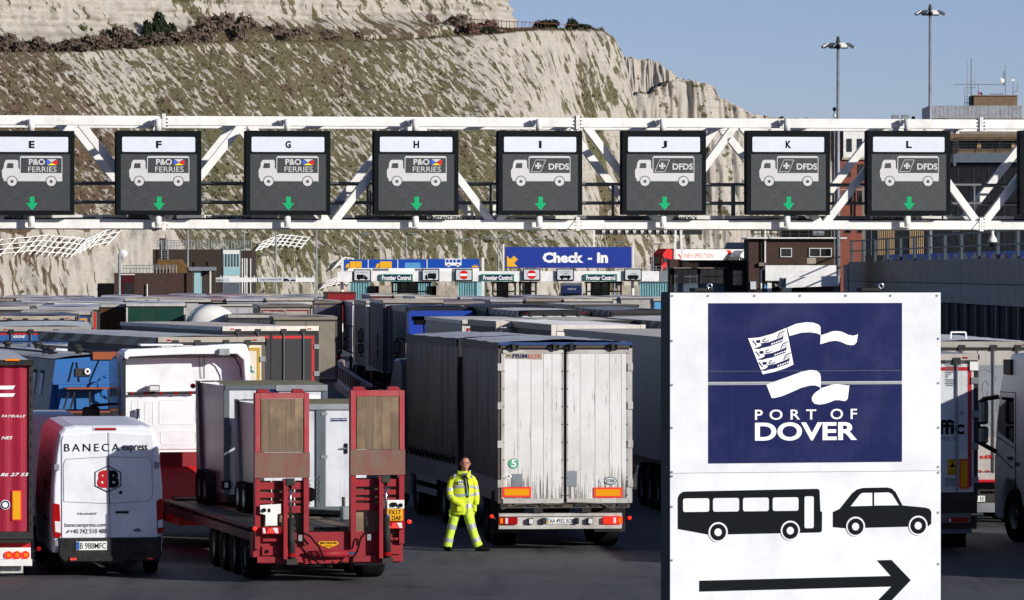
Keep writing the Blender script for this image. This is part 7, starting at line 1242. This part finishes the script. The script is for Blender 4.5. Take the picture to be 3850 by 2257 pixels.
def ex2(t, f, w, zb, zt):
    text('lettering', 't81', 'ink_red', t, X(3680), X(3748), Z(1724), Z(1710), -.036, bold=.03)
    for a, n_ in ((3681, '70'), (3711, '90')): k = flat('speed_ring', ringpoly(X(a), Z(1780), .075, .058), 'ink_red', t, -.036); text('lettering', n_, 'sign_black', k, X(a - 8), X(a + 8), Z(1786), Z(1774), -.038)
    flat('grey_picture', [rect(X(3678), X(3808), Z(1640), Z(1373))], 'galv', t, -.034)
    for P in (((3680, 1400), (3700, 1388), (3730, 1400), (3745, 1425), (3735, 1445), (3715, 1450), (3705, 1430), (3695, 1440), (3690, 1470)), ((3715, 1470), (3700, 1530), (3715, 1560), (3745, 1545), (3750, 1500), (3735, 1470)), ((3682, 1545), (3760, 1545)), ((3690, 1575), (3700, 1600), (3720, 1590), (3740, 1610))):
        m_ = MB()
        for a, b_ in zip(P[:-1], P[1:]): m_.beam((X(a[0]), -.037, Z(a[1])), (X(b_[0]), -.037, Z(b_[1])), .012, .004)
        m_.build('line_drawing', 'ink_grey', t)
    bx('red_edge', 'ink_red', t, -1.2, 1.2, -.04, -.032, Z(1302), Z(1294)); bx('red_edge', 'ink_red', t, -1.2, 1.2, -.05, -.042, Z(1812), Z(1802)); pl = bx('number_plate', 'plate_white', t, X(3660), X(3702), -.06, -.045, Z(1885), Z(1863)); text('lettering', 'EE', 'sign_black', pl, X(3684), X(3699), Z(1881), Z(1867), -.064); bx('bumper_plate', 'galv', t, X(3640), X(3760), -.05, .05, Z(1925), Z(1890)); MB().tube([(X(3622), 2, zt), (X(3624), 2, zt + .14), (X(3680), 2, zt + .14), (X(3682), 2, zt)], .018, 6).build('ladder_hoop', 'pure_white', t)
trailer('silver trailer with line drawing and red t81 lettering behind the grey cab', 3450, 3900, 1279, 3.0, 13.6, side='#b5b5b5', roof='#bcc2cc', rear='#b3aea6', frame='#b9b4ae', trim=None, rail='#a8a39b', extra=ex2, group=None)
# grey cab at the right edge, heading away, with its own trailer just out of view
yaw = 15; flx, fly = 9.62, 106.2; a = R(yaw); L_ = 2.3; cx_ = flx + L_*math.sin(a) + 1.25*math.cos(a); cy2 = fly - L_*math.cos(a) + 1.25*math.sin(a)
t = thing('grey_tractor_unit', 'silver grey lorry cab with black mirrors at the right edge', 'lorry cab', (cx_, cy2, 0), a); paint('cab_silver', '#dfe2e5', .3, .06, streak=0); w_ = 1.25
MB().prism([(0, 1.1), (0, 3.5), (.5, 3.75), (1.3, 3.72), (1.9, 3.2), (2.15, 2.5), (2.3, 1.6), (2.3, .45), (2.05, .42), (1.95, .85), (1.6, 1.2), (1.15, 1.2), (.8, .95), (.7, .7), (0, .7)], -w_, w_, 'x').build('cab', 'cab_silver', t, bevel=.06, seg=3)
d = flat('door_window', [[(-y_, z) for y_, z in ((1.15, 1.95), (1.9, 2.12), (2.08, 2.2), (1.95, 2.72), (1.8, 2.85), (1.15, 2.85))]], 'glass_dark', t, -w_ - .008, side='x'); m_ = MB()
for A__, B__ in (((1.05, .95), (1.05, 2.95)), ((1.05, 2.95), (1.95, 2.95)), ((1.1, 1.85), (2.1, 2.05)), ((1.2, 1.45), (2.2, 1.75))): m_.beam((-w_ - .004, A__[0], A__[1]), (-w_ - .004, B__[0], B__[1]), .014, .014)
m_.build('door_seam', 'black', t); MB().box(-w_ - .03, -w_ - .005, 1.2, 1.45, 1.62, 1.68).build('door_handle', 'dark_metal', t); text('lettering', '500', 'dark_metal', t, -1.1, -.8, 1.5, 1.58, -w_ - .008, side='x', bold=.03)
k = MB().tube([(-w_, 2.0, 2.85), (-w_ - .32, 2.1, 2.8), (-w_ - .4, 2.1, 2.5), (-w_ - .4, 2.1, 1.95), (-w_ - .05, 2.0, 1.75)], .045, 8).build('mirror_arm', 'black_plastic', t, smooth=True); MB().box(-w_ - .46, -w_ - .2, 2.02, 2.2, 2.3, 2.78).build('mirror', 'black_plastic', k, bevel=.05); MB().box(-w_ - .46, -w_ - .2, 2.02, 2.2, 1.92, 2.26).build('mirror', 'black_plastic', k, bevel=.05); bx('mirror_glass', 'mirror', k, -w_ - .43, -w_ - .23, 2.005, 2.018, 2.35, 2.74); bx('mirror_glass', 'mirror', k, -w_ - .43, -w_ - .23, 2.005, 2.018, 1.96, 2.22)
bx('roof_lamp', 'black_plastic', t, -w_ - .06, -w_ + .05, 1.2, 1.6, 3.3, 3.6); bx('chassis', 'dark_metal', t, -.45, .45, -3.5, 2.0, .6, .95); bx('step', 'black_plastic', t, -w_, -w_ + .3, .1, .8, .35, .68)
for sx in (-1, 1): wheel(t, sx*1.05, 1.37, .52, .34, sx); wheel(t, sx*.98, -2.0, .5, .5, sx)
t = trailer('grey box trailer of the silver cab, just past the right edge', 4370, 4900, 1330, 3.5, 13.4, typ='box', side='#8f9194', roof='#a5a5a5', rear='#b5b5b5', s=229.0, zt=4.05, group=None); t.location = (12.7, 90.4, 0)
# ------------------------------------------------------------------ man in high-visibility clothing walking past the lorry
plain('skin', '#c08a74', .55); plain('hair', '#3a2c26', .8); plain('hi_vis', '#d2e23a', .85); plain('hi_vis_leg', '#c9ea52', .85); plain('tape', '#b9bcc0', .35, .3); plain('shirt', '#15161a', .8); plain('boot', '#101012', .6)
for n_, e_ in (('hi_vis', (.62, .80, .02)), ('hi_vis_leg', (.52, .86, .06))):
    b_ = mat(n_).node_tree; pr = b_.nodes['Principled BSDF']; bp_ = nd(b_, 'ShaderNodeBump'); bp_.inputs['Strength'].default_value = .55; bp_.inputs['Distance'].default_value = .03; b_.links.new(noise(b_, coords(b_, 1, 1, 1), 9, 4), bp_.inputs['Height']); b_.links.new(bp_.outputs[0], pr.inputs['Normal'])
s = 196.8; man = thing('person', 'man in yellow high-visibility jacket and trousers walking with hands in pockets', 'person', ((1739 - 1925)/s, F/s, 0))
def ring(ctr, d, rx, ry, n=20, up=(0, 1, 0)):
    d = Vector(d).normalized(); u = Vector(up).cross(d)
    if u.length < .05: u = Vector((1, 0, 0)).cross(d)
    u.normalize(); w = d.cross(u).normalized(); c0 = Vector(ctr)
    return [tuple(c0 + u*rx*math.cos(2*math.pi*i/n) + w*ry*math.sin(2*math.pi*i/n)) for i in range(n)]
def limb(pts):                             # pts: (centre, rx, ry)
    R_ = []
    for i, (p, a, b_) in enumerate(pts):
        d = Vector(pts[min(i+1, len(pts)-1)][0]) - Vector(pts[max(i-1, 0)][0]); R_.append(ring(p, d, a, b_))
    return R_
def remesh(o, v, it=3):
    m = o.modifiers.new('remesh', 'REMESH'); m.mode = 'VOXEL'; m.voxel_size = v; m.use_smooth_shade = True
    q = o.modifiers.new('smooth', 'SMOOTH'); q.factor = .5; q.iterations = it; return o
def zt_(cx, cy, z, rx, ry): return ring((cx, cy, z), (0, 0, 1), rx, ry)
legB = [((-.10, .02, .98), .125, .14), ((-.118, .02, .82), .118, .13), ((-.16, .03, .62), .098, .11), ((-.2, .04, .48), .085, .098), ((-.245, .05, .3), .08, .09), ((-.275, .055, .16), .084, .09), ((-.29, .06, .085), .088, .09)]
legF = [((.085, -.01, .98), .12, .14), ((.095, -.04, .82), .115, .13), ((.13, -.07, .64), .098, .11), ((.165, -.07, .49), .085, .098), ((.225, -.05, .31), .08, .09), ((.275, -.03, .17), .084, .09), ((.305, -.02, .1), .09, .09)]
torso = [zt_(.0, .0, .7, .235, .165), zt_(.005, .0, .78, .24, .17), zt_(.005, 0, .95, .232, .168), zt_(.0, 0, 1.1, .226, .163), zt_(0, 0, 1.25, .23, .163), zt_(.005, 0, 1.36, .21, .15), zt_(.01, 0, 1.44, .15, .12), zt_(.02, 0, 1.5, .115, .1)]
armR = [((-.13, 0, 1.425), .05, .07), ((-.178, -.005, 1.385), .066, .078), ((-.213, -.02, 1.31), .072, .08), ((-.238, -.04, 1.18), .07, .074), ((-.228, -.08, 1.05), .068, .068), ((-.16, -.14, .98), .07, .065), ((-.06, -.17, .925), .062, .055), ((-.03, -.17, .9), .06, .05)]
armL = [((.14, .0, 1.425), .05, .07), ((.186, 0, 1.385), .064, .078), ((.22, 0, 1.31), .07, .08), ((.246, 0, 1.18), .066, .074), ((.262, -.01, 1.06), .064, .07), ((.258, -.05, .97), .064, .065), ((.262, -.09, .92), .056, .055)]
b_ = MB(); b_.loft(limb([((.02, .0, 1.44), .085, .08), ((.035, -.01, 1.52), .062, .064), ((.045, -.015, 1.6), .06, .066)]))
hc = Vector((.052, -.02, 1.665))
def head_pt(th, ph):                        # th around, ph from top
    x = math.sin(ph)*math.cos(th)*.088; y = math.sin(ph)*math.sin(th)*.104; z = math.cos(ph)*.13
    if z < 0: x *= 1 - .32*(-z/.13)**1.5; y *= 1 - .12*(-z/.13)**2
    return x, y, z
b_.grid(lambda u, v: tuple(hc + Vector(head_pt(u*6.2832, .02 + v*3.1))), 24, 20)
rot = lambda x, y, z: tuple(hc + Matrix.Rotation(R(10), 3, 'Z') @ Vector((x, y, z)))
b_.loft([[rot(x, y, z) for x, y, z in ((-.010, -.092, .03), (.010, -.092, .03), (.008, -.09, .03))], [rot(x, y, z) for x, y, z in ((-.017, -.095, -.022), (.017, -.095, -.022), (0, -.127, -.018))], [rot(x, y, z) for x, y, z in ((-.014, -.092, -.03), (.014, -.092, -.03), (0, -.112, -.034))]])
for sx in (-1, 1):
    b_.cyl(rot(sx*.084, .0, -.025), rot(sx*.096, .012, .03), .016, 8); b_.cyl(rot(sx*.03, -.088, .022), rot(sx*.03, -.10, .022), .02, 8, .012)
b_.cyl(rot(-.026, -.092, -.062), rot(.026, -.092, -.062), .0095, 8); b_.cyl(rot(0, -.075, -.1), rot(0, -.098, -.1), .024, 8, .014)
body = remesh(b_.build('body', 'skin', man), .0065, 2); tr = MB(); tr.loft(limb(legB)); tr.loft(limb(legF)); tr.loft([zt_(0, 0, .84, .2, .15), zt_(0, 0, 1.05, .22, .16)])
tr.box(-.26, -.2, -.06, .08, .66, .8); remesh(tr.build('trousers', 'hi_vis_leg', man), .012)
jk = MB(); jk.loft(torso); jk.loft(limb(armR)); jk.loft(limb(armL)); jk.box(-.11, .04, -.185, -.15, .76, .9); jk.box(.2, .27, -.13, .05, .76, .9)
jk.loft([zt_(.025, .01, 1.46, .14, .12), zt_(.03, .015, 1.53, .115, .105)]); remesh(jk.build('jacket', 'hi_vis', man), .011, 2)
cl = MB()
for sx, x0_, x1_ in ((-1, -.01, -.075), (1, .075, .125)): cl.add([(x0_, -.115, 1.44), (x1_, -.07, 1.535), (x1_ - sx*-.02, .03, 1.545), (x1_ + sx*.02, -.07, 1.47), (x0_ + sx*.05, -.135, 1.36)], [(0, 1, 3, 4), (1, 2, 3)])
k = cl.build('collar', 'hi_vis', man); k.modifiers.new('solid', 'SOLIDIFY').thickness = .014
flat('shirt_front', [[(.0, 1.46), (.08, 1.46), (.125, 1.25), (.12, 1.03), (.085, 1.03), (.06, 1.2), (.03, 1.36)]], 'shirt', man, -.179); flat('scarf', [[(-.02, 1.5), (.1, 1.5), (.085, 1.42), (.04, 1.39), (.0, 1.44)]], 'grey_paint', man, -.15); flat('lanyard', [[(.06, 1.4), (.068, 1.4), (.1, 1.14), (.09, 1.14)]], 'sign_grey', man, -.183); flat('pass_card', [rect(.082, .106, 1.07, 1.14)], 'light_blue', man, -.184); flat('zip_line', [[(.115, 1.02), (.128, 1.02), (.105, .72), (.095, .72)]], 'tape', man, -.181)
bd = bx('chest_badge', 'pure_white', man, -.075, .01, -.183, -.178, 1.29, 1.36); flat('badge_mark', [disc(-.052, 1.325, .016), rect(-.03, -.018, 1.3, 1.35), rect(-.01, .002, 1.3, 1.35)], 'sign_black', bd, -.185)
def band(pts, k0, k1, nm='reflective_band', grow=.005):
    P = [(Vector(p), a, b__) for p, a, b__ in pts]
    def at(u):
        u = u*(len(P) - 1); i = min(int(u), len(P) - 2); q = u - i; return (tuple(P[i][0].lerp(P[i+1][0], q)), P[i][1]*(1-q) + P[i+1][1]*q + grow, P[i][2]*(1-q) + P[i+1][2]*q + grow, P[i+1][0] - P[i][0])
    a, e_ = at(k0), at(k1); MB().loft([ring(a[0], a[3], a[1], a[2], 24), ring(e_[0], e_[3], e_[1], e_[2], 24)], cap=False).build(nm, 'tape', man, smooth=True)
for L__ in (legB, legF): band(L__, .1, .18); band(L__, .46, .55); band(L__, .72, .81)
band(armR, .40, .48, grow=.005); band(armR, .56, .63, grow=.005); band(armL, .42, .50, grow=.005); band(armL, .58, .66, grow=.005)
for z0_, z1_ in ((1.215, 1.265), (1.05, 1.1)):
    n_ = 28; rg = lambda z, g_=.006: [(.0 + (.229 + g_)*math.cos(i/n_*2*math.pi), (.164 + g_)*math.sin(i/n_*2*math.pi), z) for i in range(n_)]
    A_, B2 = rg(z0_), rg(z1_); m_ = MB(); idx = [i for i in range(n_) if not (math.radians(281) < (i + .5)/n_*2*math.pi < math.radians(306))]; m_.add(A_ + B2, [(i, (i+1) % n_, (i+1) % n_ + n_, i + n_) for i in idx]); m_.build('reflective_band', 'tape', man, smooth=True)
for sx, x_ in ((-1, -.14), (1, .17)): MB().add([(x_ - .022, -.14, 1.4), (x_ + .022, -.14, 1.4), (x_ + .02, -.06, 1.475), (x_ - .02, -.06, 1.475)], [(0, 1, 2, 3)]).build('shoulder_tape', 'tape', man)
def boot(cx, cy, dx, dy, nm):
    d = Vector((dx, dy, 0)).normalized(); p0 = Vector((cx, cy, 0)); rg = lambda t, z, w, h: ring(tuple(p0 + d*t + Vector((0, 0, z))), d, w, h, 14, up=(0, 0, 1))
    return remesh(MB().loft([rg(-.09, .05, .03, .03), rg(-.07, .055, .048, .052), rg(.0, .06, .05, .058), rg(.08, .05, .052, .048), rg(.15, .04, .05, .036), rg(.2, .034, .03, .025)]).build('boot', 'boot', man), .009, 2)
boot(-.292, .06, .45, -1, 'l'); boot(.335, -.02, 1, -.12, 'r')
# the hands rest inside the pockets; wrists close the cuffs
for pt in (armR, armL): p, a_, b2 = pt[-1]; MB().lathe([(.0, -.03), (a_*.9, -.02), (a_*.95, .02), (0, .03)], 12, p, 'z').build('cuff', 'hi_vis', man)
hr = MB(); hr.grid(lambda u, v: tuple(hc + Vector((0, .022, .004)) + Matrix.Rotation(R(10), 3, 'Z') @ (Vector(head_pt(R(-28) + u*R(236), .0 + v*1.75))*1.08)), 20, 10); hr.grid(lambda u, v: tuple(hc + Vector((0, .012, .006)) + Vector(head_pt(u*6.2832, v*.62))*1.05), 18, 5); hr.build('hair', 'hair', man, smooth=True)
gl = MB()
for sx in (-1, 1):
    P = [rot(sx*.033 + .024*math.cos(i*.628), -.109, .02 + .017*math.sin(i*.628)) for i in range(11)]; gl.tube(P, .0022, 4); gl.cyl(rot(sx*.057, -.106, .022), rot(sx*.09, .0, .02), .002, 4)
gl.cyl(rot(-.01, -.111, .024), rot(.01, -.111, .024), .002, 4); gl.build('glasses', 'dark_metal', man)
for sx in (-1, 1): MB().lathe([(0, -.009), (.008, -.004), (.008, .004), (0, .009)], 8, rot(sx*.03, -.092, .021), 'y').build('eye', 'black', man); MB().beam(rot(sx*.014, -.1, .04), rot(sx*.046, -.095, .043), .006).build('eyebrow', 'hair', man)
